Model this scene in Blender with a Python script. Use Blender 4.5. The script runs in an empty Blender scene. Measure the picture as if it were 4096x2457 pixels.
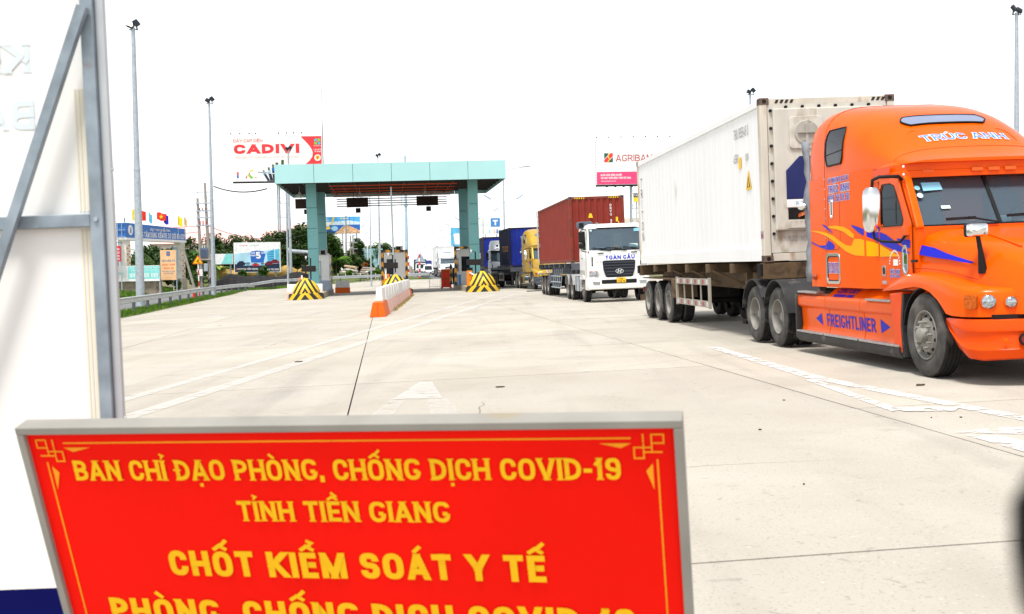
import bpy, math, random, unicodedata
from mathutils import Vector, Matrix, Euler
R = math.radians
scene = bpy.context.scene
C = scene.collection

# ---------------------------------------------------------------- camera
cam = bpy.data.cameras.new('camera')
cam.sensor_width = 36.0
cam.lens = 36.0 * 4533.0 / 4096.0
cam.clip_start = 0.05
cam.clip_end = 6000.0
cam.dof.use_dof = True
cam.dof.focus_distance = 30.0
cam.dof.aperture_fstop = 9.0
cam_o = bpy.data.objects.new('camera', cam)
C.objects.link(cam_o)
_p, _r = R(2.02), R(0.9)
_f = Vector((0, math.cos(_p), -math.sin(_p)))
_x0 = Vector((1, 0, 0)); _u0 = _x0.cross(_f)
_x = _x0 * math.cos(_r) - _u0 * math.sin(_r)
_u = _u0 * math.cos(_r) + _x0 * math.sin(_r)
cam_o.matrix_world = Matrix(((_x.x, _u.x, -_f.x, 0), (_x.y, _u.y, -_f.y, 0), (_x.z, _u.z, -_f.z, 1.45), (0, 0, 0, 1)))
scene.camera = cam_o

# ---------------------------------------------------------------- sky, sun, exposure
SUN = Vector((-0.16, -0.36, 0.95)).normalized()
world = bpy.data.worlds.new('World'); scene.world = world
world.use_nodes = True
_n = world.node_tree.nodes; _l = world.node_tree.links
_bg = _n['Background']
_sky = _n.new('ShaderNodeTexSky'); _sky.sky_type = 'NISHITA'; _sky.sun_disc = False
_sky.sun_elevation = math.asin(SUN.z); _sky.sun_rotation = math.atan2(SUN.x, SUN.y)
_sky.air_density = 1.0; _sky.dust_density = 0.6; _sky.ozone_density = 1.0
_hs = _n.new('ShaderNodeHueSaturation'); _hs.inputs['Saturation'].default_value = 0.12
_l.new(_sky.outputs[0], _hs.inputs['Color']); _l.new(_hs.outputs[0], _bg.inputs['Color'])
_bg.inputs['Strength'].default_value = 0.077
sl = bpy.data.lights.new('sun', 'SUN'); sl.energy = 1.5; sl.angle = R(14); sl.color = (1.0, 0.96, 0.9)
so = bpy.data.objects.new('sun', sl); C.objects.link(so)
so.rotation_euler = SUN.to_track_quat('Z', 'Y').to_euler()
vs = scene.view_settings
vs.view_transform = 'Standard'; vs.look = 'None'; vs.gamma = 1.0; vs.exposure = 1.65
vs.use_curve_mapping = False
scene.cycles.use_denoising = True
scene.cycles.max_bounces = 6
scene.cycles.diffuse_bounces = 3
scene.cycles.transparent_max_bounces = 12

# ---------------------------------------------------------------- helpers
KS = 0.025
def zg(x, y=0.0):
    """height of the pavement: a 2.5 percent crossfall, gently rising beyond the toll plaza"""
    z = KS * (min(max(x, -18.0), 12.0) - 4.0)
    k = min(max((y - 95.0) / 40.0, 0.0), 1.0); k = k*k*(3-2*k)
    s = min(max((x + 26.0) / 8.0, min(max((y - 140.0) / 60.0, 0.0), 1.0)), 1.0)
    k *= s
    return z * (1 - k) + 0.2 * k

def link(o, parent=None):
    C.objects.link(o)
    if parent is not None: o.parent = parent
    return o
def tag(o, label, cat, group=None, kind=None):
    if label: o['label'] = label
    if cat: o['category'] = cat
    if group: o['group'] = group
    if kind: o['kind'] = kind
    return o
def thing(name, label, cat, loc=(0, 0, 0), yaw=0.0, group=None, lean=0.0):
    o = bpy.data.objects.new(name, None); o.empty_display_size = 0.3
    C.objects.link(o)
    o.location = loc
    o.rotation_euler = (Matrix.Rotation(yaw, 3, 'Z') @ Matrix.Rotation(-lean, 3, 'Y')).to_euler()
    return tag(o, label, cat, group)
def copy_tree(o, parent=None):
    c = o.copy(); C.objects.link(c); c.parent = parent
    for ch in o.children: copy_tree(ch, c)
    return c

class MB:
    def __init__(s): s.v = []; s.f = []; s.m = []; s.k = 0
    def add(s, vs, fs):
        b = len(s.v); s.v += [tuple(p) for p in vs]
        for f in fs: s.f.append([b + i for i in f]); s.m.append(s.k)
        return s
    def box(s, x0, x1, y0, y1, z0, z1):
        return s.add([(x0,y0,z0),(x1,y0,z0),(x1,y1,z0),(x0,y1,z0),(x0,y0,z1),(x1,y0,z1),(x1,y1,z1),(x0,y1,z1)],
                     [(3,2,1,0),(4,5,6,7),(0,1,5,4),(1,2,6,5),(2,3,7,6),(3,0,4,7)])
    def cbox(s, c, sz, M=None):
        vs = []
        for dz in (-1, 1):
            for dx, dy in ((-1,-1),(1,-1),(1,1),(-1,1)):
                p = Vector((dx*sz[0]/2, dy*sz[1]/2, dz*sz[2]/2))
                if M is not None: p = M @ p
                vs.append(p + Vector(c))
        return s.add(vs, [(3,2,1,0),(4,5,6,7),(0,1,5,4),(1,2,6,5),(2,3,7,6),(3,0,4,7)])
    def bar(s, a, b, w, h=None, up=(0, 0, 1)):
        a = Vector(a); b = Vector(b); h = h or w
        d = (b - a).normalized(); up = Vector(up)
        if abs(d.dot(up)) > 0.98: up = Vector((0, 1, 0))
        x = d.cross(up).normalized() * w/2; z = x.cross(d).normalized() * h/2
        vs = [a-x-z, a+x-z, a+x+z, a-x+z, b-x-z, b+x-z, b+x+z, b-x+z]
        return s.add(vs, [(0,1,2,3),(7,6,5,4),(0,4,5,1),(1,5,6,2),(2,6,7,3),(3,7,4,0)])
    def cyl(s, a, b, r0, r1=None, n=12, cap=True):
        a = Vector(a); b = Vector(b); r1 = r0 if r1 is None else r1
        d = (b - a).normalized()
        x = d.orthogonal().normalized(); y = d.cross(x)
        vs = []
        for p, r in ((a, r0), (b, r1)):
            for i in range(n):
                t = 2*math.pi*i/n; vs.append(p + x*(math.cos(t)*r) + y*(math.sin(t)*r))
        fs = [(i, (i+1) % n, n+(i+1) % n, n+i) for i in range(n)]
        if cap: fs += [tuple(range(n-1, -1, -1)), tuple(range(n, 2*n))]
        return s.add(vs, fs)
    def tube(s, pts, r, n=8):
        pts = [Vector(p) for p in pts]; rings = []
        x = None
        for i, p in enumerate(pts):
            d = (pts[min(i+1, len(pts)-1)] - pts[max(i-1, 0)]).normalized()
            x = d.orthogonal().normalized() if x is None else (x - d*x.dot(d)).normalized()
            y = d.cross(x); rr = r[i] if isinstance(r, (list, tuple)) else r
            rings.append([p + x*(math.cos(2*math.pi*k/n)*rr) + y*(math.sin(2*math.pi*k/n)*rr) for k in range(n)])
        return s.loft(rings)
    def loft(s, secs, closed=True, cap=True):
        n = len(secs[0]); vs = [p for q in secs for p in q]; fs = []
        m = n if closed else n-1
        for j in range(len(secs)-1):
            for i in range(m):
                fs.append((j*n+i, j*n+(i+1) % n, (j+1)*n+(i+1) % n, (j+1)*n+i))
        if cap and closed:
            fs += [tuple(range(n-1, -1, -1)), tuple(range((len(secs)-1)*n, len(secs)*n))]
        return s.add(vs, fs)
    def prism(s, pts, off):
        off = Vector(off); n = len(pts); pts = [Vector(p) for p in pts]
        vs = pts + [p + off for p in pts]
        fs = [tuple(range(n-1, -1, -1)), tuple(range(n, 2*n))] + [(i, (i+1) % n, n+(i+1) % n, n+i) for i in range(n)]
        return s.add(vs, fs)
    def poly(s, pts): return s.add(pts, [tuple(range(len(pts)))])
    def lathe(s, prof, n=24, M=None, a0=0.0, a1=2*math.pi):
        """prof: (r, h) pairs, turned about the local X axis (h along X)"""
        full = abs(a1-a0) > 6.28; k = n if full else n+1
        vs = []
        for i in range(k):
            t = a0 + (a1-a0)*i/n
            for r, h in prof:
                p = Vector((h, r*math.cos(t), r*math.sin(t)))
                vs.append(M @ p if M is not None else p)
        m = len(prof); fs = []
        for i in range(n):
            j = (i+1) % k
            for q in range(m-1): fs.append((i*m+q, i*m+q+1, j*m+q+1, j*m+q))
        return s.add(vs, fs)
    def xform(s, M):
        s.v = [tuple(M @ Vector(p)) for p in s.v]; return s
    def mesh(s, name, mats, smooth=0):
        me = bpy.data.meshes.new(name); me.from_pydata(s.v, [], s.f)
        mats = mats if isinstance(mats, (list, tuple)) else [mats]
        for m in mats: me.materials.append(m)
        if len(mats) > 1: me.polygons.foreach_set('material_index', s.m)
        me.validate(); me.update()
        if smooth:
            me.polygons.foreach_set('use_smooth', [True]*len(me.polygons))
            me.set_sharp_from_angle(angle=R(smooth))
        return me
    def build(s, name, mats, parent=None, smooth=0, bevel=0, subsurf=0, loc=None):
        o = bpy.data.objects.new(name, s.mesh(name, mats, smooth)); link(o, parent)
        if loc is not None: o.location = loc
        if subsurf:
            md = o.modifiers.new('s', 'SUBSURF'); md.levels = subsurf; md.render_levels = subsurf
        if bevel:
            md = o.modifiers.new('b', 'BEVEL'); md.width = bevel; md.segments = 2; md.limit_method = 'ANGLE'; md.angle_limit = R(40)
        return o
def part(name, mesh, parent, loc=(0, 0, 0), rot=(0, 0, 0), scale=None):
    o = bpy.data.objects.new(name, mesh); link(o, parent); o.location = loc; o.rotation_euler = rot
    if scale: o.scale = scale
    return o
def sheet(name, pts, mat, parent=None):
    return MB().poly(pts).build(name, mat, parent)

# ---------------------------------------------------------------- materials
MATS = {}
def mat(name, col, rough=0.6, metal=0.0, var=0.12, vs=3.0, bump=0.0, bs=40.0, spec=0.2, coat=0.0, dirt=None, stretch=None, emit=0.0):
    """procedural paint / stone / metal: base colour with soft variation, optional dirt patches (colour, amount, scale) and bump"""
    if name in MATS: return MATS[name]
    m = bpy.data.materials.new(name); m.use_nodes = True
    nt = m.node_tree; N = nt.nodes; L = nt.links
    b = N['Principled BSDF']
    b.inputs['Roughness'].default_value = rough; b.inputs['Metallic'].default_value = metal
    b.inputs['Specular IOR Level'].default_value = spec; b.inputs['Coat Weight'].default_value = coat
    b.inputs['Coat Roughness'].default_value = 0.08
    tc = N.new('ShaderNodeTexCoord'); src = tc.outputs['Object']
    if stretch:
        mp = N.new('ShaderNodeMapping'); mp.inputs['Scale'].default_value = stretch; L.new(src, mp.inputs['Vector']); src = mp.outputs[0]
    def noise(scale, detail=5.0, dist=0.0):
        t = N.new('ShaderNodeTexNoise'); t.inputs['Scale'].default_value = scale; t.inputs['Detail'].default_value = detail
        t.inputs['Distortion'].default_value = dist
        L.new(src, t.inputs['Vector']); return t.outputs['Fac']
    def mix(fac, a, c):
        x = N.new('ShaderNodeMix'); x.data_type = 'RGBA'
        if hasattr(fac, 'links'): L.new(fac, x.inputs[0])
        else: x.inputs[0].default_value = fac
        for s_, val in ((x.inputs[6], a), (x.inputs[7], c)):
            if hasattr(val, 'links'): L.new(val, s_)
            else: s_.default_value = (*val, 1.0)
        return x.outputs[2]
    def ramp(fac, p0, p1):
        r = N.new('ShaderNodeMapRange'); r.inputs[1].default_value = p0; r.inputs[2].default_value = p1
        L.new(fac, r.inputs[0]); return r.outputs[0]
    c0 = tuple(max(0.0, c*(1-var)) for c in col); c1 = tuple(min(1.0, c*(1+var)) for c in col)
    out = mix(ramp(noise(vs), 0.3, 0.7), c0, c1)
    if dirt:
        dc, am, ds = dirt
        out = mix(ramp(noise(ds, 8.0, 0.3), 0.72-am*0.45, 0.86-am*0.35), out, dc)
    L.new(out, b.inputs['Base Color'])
    if emit:
        L.new(out, b.inputs['Emission Color']); b.inputs['Emission Strength'].default_value = emit
    if bump:
        bp = N.new('ShaderNodeBump'); bp.inputs['Strength'].default_value = bump; bp.inputs['Distance'].default_value = 0.02
        L.new(noise(bs, 6.0), bp.inputs['Height']); L.new(bp.outputs[0], b.inputs['Normal'])
    MATS[name] = m; return m
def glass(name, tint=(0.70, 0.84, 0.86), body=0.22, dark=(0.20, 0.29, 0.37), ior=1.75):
    if name in MATS: return MATS[name]
    m = bpy.data.materials.new(name); m.use_nodes = True
    nt = m.node_tree; N = nt.nodes; L = nt.links; N.remove(N['Principled BSDF'])
    out = N['Material Output']
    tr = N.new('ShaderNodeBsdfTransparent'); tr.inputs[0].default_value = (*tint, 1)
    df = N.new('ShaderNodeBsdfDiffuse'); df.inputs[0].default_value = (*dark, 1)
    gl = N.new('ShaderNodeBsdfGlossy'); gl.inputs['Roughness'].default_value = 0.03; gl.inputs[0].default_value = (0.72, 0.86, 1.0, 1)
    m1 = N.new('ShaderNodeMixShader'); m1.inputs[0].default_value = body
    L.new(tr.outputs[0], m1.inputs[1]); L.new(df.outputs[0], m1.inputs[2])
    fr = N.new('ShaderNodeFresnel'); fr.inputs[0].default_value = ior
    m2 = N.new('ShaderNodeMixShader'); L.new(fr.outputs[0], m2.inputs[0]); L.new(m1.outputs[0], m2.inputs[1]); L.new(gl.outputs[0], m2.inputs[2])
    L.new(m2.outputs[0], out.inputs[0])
    MATS[name] = m; return m

WHITE = mat('white_paint', (0.80, 0.80, 0.79), 0.35, var=0.04)
BLACK = mat('black_paint', (0.008, 0.008, 0.009), 0.55, var=0.2, spec=.25)
RUBBER = mat('tyre_rubber', (0.022, 0.021, 0.021), 0.9, var=0.3, vs=9, bump=0.15, bs=60, spec=.2, dirt=((0.11, 0.10, 0.095), 0.35, 4))
RIMGREY = mat('rim_grey', (0.25, 0.24, 0.22), 0.6, 0.2, var=0.15, dirt=((0.10, 0.085, 0.07), 0.3, 7))
CHROME = mat('chrome', (0.75, 0.76, 0.77), 0.12, 1.0, var=0.05)
GALV = mat('galvanised_steel', (0.42, 0.47, 0.52), 0.45, 0.45, var=0.14, vs=6)
DARK = mat('dark_underframe', (0.014, 0.013, 0.012), 0.85, var=0.3, spec=.2, dirt=((0.05, 0.033, 0.022), 0.3, 5))
SMOKE = glass('smoked_glass', (0.08, 0.10, 0.12), 0.6, (0.006, 0.008, 0.010), 1.3)
GLASS = glass('windscreen_glass')  # default blue-grey diffuse body paints a sky reflection into the pane
LAMPGL = mat('lamp_lens', (0.42, 0.45, 0.48), 0.12, 0.9, var=0.5, vs=30)
AMBER = mat('amber_lens', (0.45, 0.09, 0.01), 0.2, var=0.4, vs=30)
YELLOW = mat('hazard_yellow', (0.80, 0.52, 0.02), 0.55, var=0.1, dirt=((0.30, 0.20, 0.05), 0.25, 5))
HBLACK = mat('hazard_black', (0.02, 0.02, 0.02), 0.6, var=0.2, dirt=((0.12, 0.10, 0.06), 0.2, 6))
CONC = mat('concrete_grey', (0.36, 0.34, 0.30), 0.9, var=0.18, bump=0.3, bs=20)
INK = mat('ink_blue', (0.03, 0.05, 0.50), 0.5, var=0.03)
PRINTW = mat('print_white', (0.80, 0.80, 0.80), 0.5, var=0.02)

# ---------------------------------------------------------------- lettering: a stroke alphabet drawn here
# every glyph: width, strokes; a stroke is a list of points (x, y[, rounded]) inside the unit box of centre lines
def _g(w, *st): return (w, st)
GL = {
 'A': _g(1.05, [(0,0),(.46,1)], [(.54,1),(1,0)], [(.19,.27),(.81,.27)]),
 'B': _g(.95, [(0,0),(0,1)], [(0,1),(.94,1,1),(.94,.52,1),(0,.52)], [(0,.52),(1,.52,1),(1,0,1),(0,0)]),
 'C': _g(.95, [(1,.66),(1,1,1),(0,1,1),(0,0,1),(1,0,1),(1,.34)]),
 'D': _g(.98, [(0,0),(0,1)], [(0,1),(1,1,1),(1,0,1),(0,0)]),
 'E': _g(.82, [(1,1),(0,1),(0,0),(1,0)], [(0,.5),(.85,.5)]),
 'F': _g(.78, [(1,1),(0,1),(0,0)], [(0,.5),(.85,.5)]),
 'G': _g(1.0, [(1,.78),(1,1,1),(0,1,1),(0,0,1),(1,0,1),(1,.40)], [(.60,.40),(1,.40)]),
 'H': _g(1.0, [(0,0),(0,1)], [(1,0),(1,1)], [(0,.5),(1,.5)]),
 'I': _g(0.0, [(0,0),(0,1)]),
 'J': _g(.7, [(1,1),(1,0,1),(0,0,1),(0,.3)]),
 'K': _g(1.0, [(0,0),(0,1)], [(1,1),(.06,.42)], [(.32,.58),(1,0)]),
 'L': _g(.78, [(0,1),(0,0),(1,0)]),
 'M': _g(1.25, [(0,0),(0,1)], [(1,0),(1,1)], [(.04,1),(.5,0)], [(.96,1),(.5,0)]),
 'N': _g(1.0, [(0,0),(0,1)], [(1,0),(1,1)], [(.03,1),(.97,0)]),
 'O': _g(1.0, [(.5,0),(0,0,1),(0,1,1),(1,1,1),(1,0,1),(.5,0)]),
 'P': _g(.92, [(0,0),(0,1)], [(0,1),(1,1,1),(1,.45,1),(0,.45)]),
 'Q': _g(1.0, [(.5,0),(0,0,1),(0,1,1),(1,1,1),(1,0,1),(.5,0)], [(.6,.3),(1.05,-.1)]),
 'R': _g(.98, [(0,0),(0,1)], [(0,1),(.95,1,1),(.95,.47,1),(0,.47)], [(.5,.47),(1,0)]),
 'S': _g(.92, [(1,.72),(1,1,1),(0,1,1),(0,.52,1),(1,.52,1),(1,0,1),(0,0,1),(0,.28)]),
 'T': _g(.92, [(0,1),(1,1)], [(.5,1),(.5,0)]),
 'U': _g(1.0, [(0,1),(0,0,1),(1,0,1),(1,1)]),
 'V': _g(1.05, [(0,1),(.46,0)], [(1,1),(.54,0)]),
 'W': _g(1.5, [(0,1),(.25,0),(.5,.85),(.75,0),(1,1)]),
 'X': _g(1.0, [(0,0),(1,1)], [(0,1),(1,0)]),
 'Y': _g(1.05, [(0,1),(.5,.42)], [(1,1),(.5,.42)], [(.5,.47),(.5,0)]),
 'Z': _g(.9, [(0,1),(1,1),(0,0),(1,0)]),
 '0': _g(.9, [(.5,0),(0,0,1),(0,1,1),(1,1,1),(1,0,1),(.5,0)]),
 '1': _g(.5, [(0,.80),(.7,1)], [(.7,1),(.7,0)]),
 '2': _g(.85, [(0,.72),(0,1,1),(1,1,1),(1,.55,1),(0,.12),(0,0),(1,0)]),
 '3': _g(.85, [(0,.78),(0,1,1),(1,1,1),(1,.52,1),(.35,.52)], [(.35,.52),(1,.52,1),(1,0,1),(0,0,1),(0,.22)]),
 '4': _g(.9, [(.75,0),(.75,1),(0,.28),(1,.28)]),
 '5': _g(.85, [(1,1),(0,1),(0,.58),(1,.58,1),(1,0,1),(0,0,1),(0,.2)]),
 '6': _g(.88, [(1,.76),(1,1,1),(0,1,1),(0,0,1),(.5,0)], [(.5,0),(1,0,1),(1,.55,1),(0,.55)]),
 '7': _g(.85, [(0,1),(1,1),(.35,0)]),
 '8': _g(.88, [(.5,.52),(0,.52,1),(0,1,1),(1,1,1),(1,.52,1),(.5,.52)], [(.5,.52),(0,.52,1),(0,0,1),(1,0,1),(1,.52,1),(.5,.52)]),
 '9': _g(.88, [(0,.24),(0,0,1),(1,0,1),(1,1,1),(.5,1)], [(.5,1),(0,1,1),(0,.45,1),(1,.45)]),
 '-': _g(.5, [(0,.42),(1,.42)]), '.': _g(0.0, [(0,0),(0,.02)]), ',': _g(0.0, [(0,.04),(0,-.12)]),
 '&': _g(1.0, [(1,0),(.15,.75),(.2,1,1),(.7,1,1),(.7,.7),(0,.35),(0,0,1),(.7,0,1),(1,.45)]),
 ':': _g(0.0, [(0,0),(0,.02)], [(0,.6),(0,.62)]), '/': _g(.6, [(0,0),(1,1)]),
 '>': _g(.8, [(0,.8),(1,.5),(0,.2)]),
}
def _round(pts, t):
    """round the flagged corners of a mapped polyline"""
    out = []
    for i, p in enumerate(pts):
        if len(p) > 2 and p[2] and 0 < i < len(pts)-1:
            P = Vector(p[:2]); A = Vector(pts[i-1][:2]); B = Vector(pts[i+1][:2])
            la = (A-P).length; lb = (B-P).length
            ra = la*(0.5 if len(pts[i-1]) > 2 and pts[i-1][2] else 0.9); rb = lb*(0.5 if len(pts[i+1]) > 2 and pts[i+1][2] else 0.9)
            r = min(ra, rb)
            a = P + (A-P).normalized()*min(ra, r*1.5); b = P + (B-P).normalized()*min(rb, r*1.5)
            for k in range(6):
                u = k/5.0; q = a*(1-u)**2 + P*2*u*(1-u)*0.93 + b*u*u + P*2*u*(1-u)*0.07
                out.append(q)
        else: out.append(Vector(p[:2]))
    res = [out[0]]
    for q in out[1:]:
        if (q-res[-1]).length > 1e-5: res.append(q)
    return res
def _strip(pts, t, cap=True):
    n = len(pts); L = []; Rr = []
    if cap:
        pts = list(pts)
        if (pts[0]-pts[-1]).length > 1e-4:
            pts[0] = pts[0] - (pts[1]-pts[0]).normalized()*t/2; pts[-1] = pts[-1] + (pts[-1]-pts[-2]).normalized()*t/2
    closed = (pts[0]-pts[-1]).length < 1e-4
    for i, p in enumerate(pts):
        a = pts[i-1] if i else (pts[-2] if closed else None); b = pts[i+1] if i < n-1 else (pts[1] if closed else None)
        d0 = (p-a).normalized() if a is not None else None; d1 = (b-p).normalized() if b is not None else None
        if d0 is None: d0 = d1
        if d1 is None: d1 = d0
        n0 = Vector((-d0.y, d0.x)); n1 = Vector((-d1.y, d1.x)); m = n0+n1
        if m.length < 1e-4: m = n0
        m.normalize(); k = 1.0/max(m.dot(n0), 0.42)
        L.append(p + m*(t/2*k)); Rr.append(p - m*(t/2*k))
    return L, Rr
def letters(text, h, wt=0.16, wf=0.62, sp=0.14, slab=False, grow=0.0, italic=0.0, vstretch=None):
    """2D strokes for a line of text; returns a list of quads-strips and the total width (units of metres)"""
    t = wt*h; x = 0.0; out = []
    for ch in text:
        if ch == ' ': x += h*(0.28*wf+0.16); continue
        dec = unicodedata.normalize('NFD', ch.upper()); base = dec[0]; marks = dec[1:]
        bar = False
        if base in ('Đ', 'đ'): base = 'D'; bar = True
        if base not in GL: continue
        w, st = GL[base]; W = w*wf*h
        W = max(W, t*1.0) if w else t
        def mp(p):
            q = (x + t/2 + p[0]*max(W-t, 0), t/2 + p[1]*(h-t)) + tuple(p[2:]); return q
        for s in st:
            pts = _round([mp(p) for p in s], t)
            L, Rr = _strip(pts, t+2*grow, base not in 'CGSJ235690')
            if len(s) == 2 and abs(s[0][1]-s[1][1]) > .3 and abs(s[0][0]-s[1][0]) > .01:
                for side in (L, Rr):          # cut slanted strokes level at the top and the base
                    a, b = side[0].copy(), side[-1].copy(); k_ = (b.x-a.x)/(b.y-a.y)
                    for idx, gp in ((0, s[0]), (-1, s[1])):
                        if gp[1] in (0, 1):
                            yy = -grow if gp[1] == 0 else h+grow; side[idx].x = a.x + k_*(yy-a.y); side[idx].y = yy
            for q in L+Rr: q.y = min(max(q.y, -grow if base != ',' else -9), h+grow)
            out.append((L, Rr))
            if slab:
                for p, q in ((s[0], s[1]), (s[-1], s[-2])):
                    if p[1] in (0, 1) and base in 'AHIKMNFPRTXYVW1D' and not (base in 'NM' and p[0] not in (0, 1)) and abs(q[1]-p[1]) > .2:
                        c = mp(p); yy = 0.0 if p[1] == 0 else h; d = 1 if p[1] == 0 else -1
                        c0 = Vector((c[0]-t*0.78-grow, yy+d*t*0.17)); c1 = Vector((c[0]+t*0.78+grow, yy+d*t*0.17))
                        out.append(_strip([c0, c1], t*0.34+2*grow, False))
        cx = x + W/2; tm = t*0.62+2*grow; yb = h*1.10
        if bar: out.append(_strip([Vector((x-t*.45, h*.52)), Vector((x+t*1.35, h*.52))], t*.5+2*grow, False))
        hat = '\u0302' in marks
        for mk in marks:
            if mk == '\u0302': out.append(_strip([Vector((cx-.17*h, yb)), Vector((cx, yb+.13*h)), Vector((cx+.17*h, yb))], tm))
            oy = yb + (.16*h if hat else 0.0); ox = cx + (.12*h if hat else 0)
            if mk == '\u0301': out.append(_strip([Vector((ox-.04*h, oy)), Vector((ox+.10*h, oy+.14*h))], tm))
            if mk == '\u0300': out.append(_strip([Vector((ox+.04*h, oy)), Vector((ox-.10*h, oy+.14*h))], tm))
            if mk == '\u0309': out.append(_strip([Vector((ox-.02*h, oy-.02*h)), Vector((ox, oy+.05*h)), Vector((ox+.07*h, oy+.10*h)), Vector((ox-.05*h, oy+.16*h))], tm*.8))
            if mk == '\u0303': out.append(_strip([Vector((cx-.16*h, oy)), Vector((cx-.06*h, oy+.09*h)), Vector((cx+.06*h, oy)), Vector((cx+.16*h, oy+.09*h))], tm*.8))
            if mk == '\u0306': out.append(_strip([Vector((cx-.15*h, yb+.11*h)), Vector((cx-.07*h, yb)), Vector((cx+.07*h, yb)), Vector((cx+.15*h, yb+.11*h))], tm*.8))
            if mk == '\u0323': out.append(_strip([Vector((cx, -.22*h)), Vector((cx, -.21*h))], t*.8+2*grow))
            if mk == '\u031b': out.append(_strip([Vector((x+W-t*.3, h*.93)), Vector((x+W+t*.35, h*.97)), Vector((x+W+t*.45, h*1.1))], tm*.8))
        x += W + sp*h
    x -= sp*h
    if italic:
        for L, Rr in out:
            for p in L+Rr: p.x += p.y*italic
    return out, x
def lettering(name, text, h, material, parent, fn, width=None, align='C', z=0.0, **kw):
    """flat print; fn maps (u, v, lift) on the surface to a point in the parent's space; u is centred or starts at 0"""
    st, w = letters(text, h, **kw)
    k = (width/w) if width else 1.0
    off = {'C': -w/2, 'L': 0.0, 'R': -w}[align]
    mb = MB()
    for i, (L, Rr) in enumerate(st):
        lift = z + 0.0003*(i % 7); n = len(L)
        mb.add([fn((p.x+off)*k, p.y, lift) for p in L] + [fn((p.x+off)*k, p.y, lift) for p in Rr],
               [(j, n+j, n+j+1, j+1) for j in range(n-1)])
    return mb.build(name, material, parent)
def plane_fn(o, ux, uy):
    o = Vector(o); ux = Vector(ux).normalized(); uy = Vector(uy).normalized(); un = ux.cross(uy)
    return lambda u, v, l: o + ux*u + uy*v + un*l
def small_print(name, text, h, material, parent, fn, width, z=0.0):
    """small running text from Blender's own font, flattened to a mesh"""
    cu = bpy.data.curves.new(name, 'FONT'); cu.body = text; cu.size = 1.0; cu.resolution_u = 2
    t = bpy.data.objects.new(name, cu); C.objects.link(t)
    dg = bpy.context.evaluated_depsgraph_get(); me = bpy.data.meshes.new_from_object(t.evaluated_get(dg))
    bpy.data.objects.remove(t); bpy.data.curves.remove(cu)
    xs = [v.co.x for v in me.vertices] or [0, 1]
    k = width/max(max(xs)-min(xs), 1e-3); x0 = min(xs)
    for v in me.vertices:
        v.co = fn((v.co.x-x0)*k, v.co.y*h/0.7, z)
    me.materials.clear(); me.materials.append(material)
    o = bpy.data.objects.new(name, me); return link(o, parent)
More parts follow.
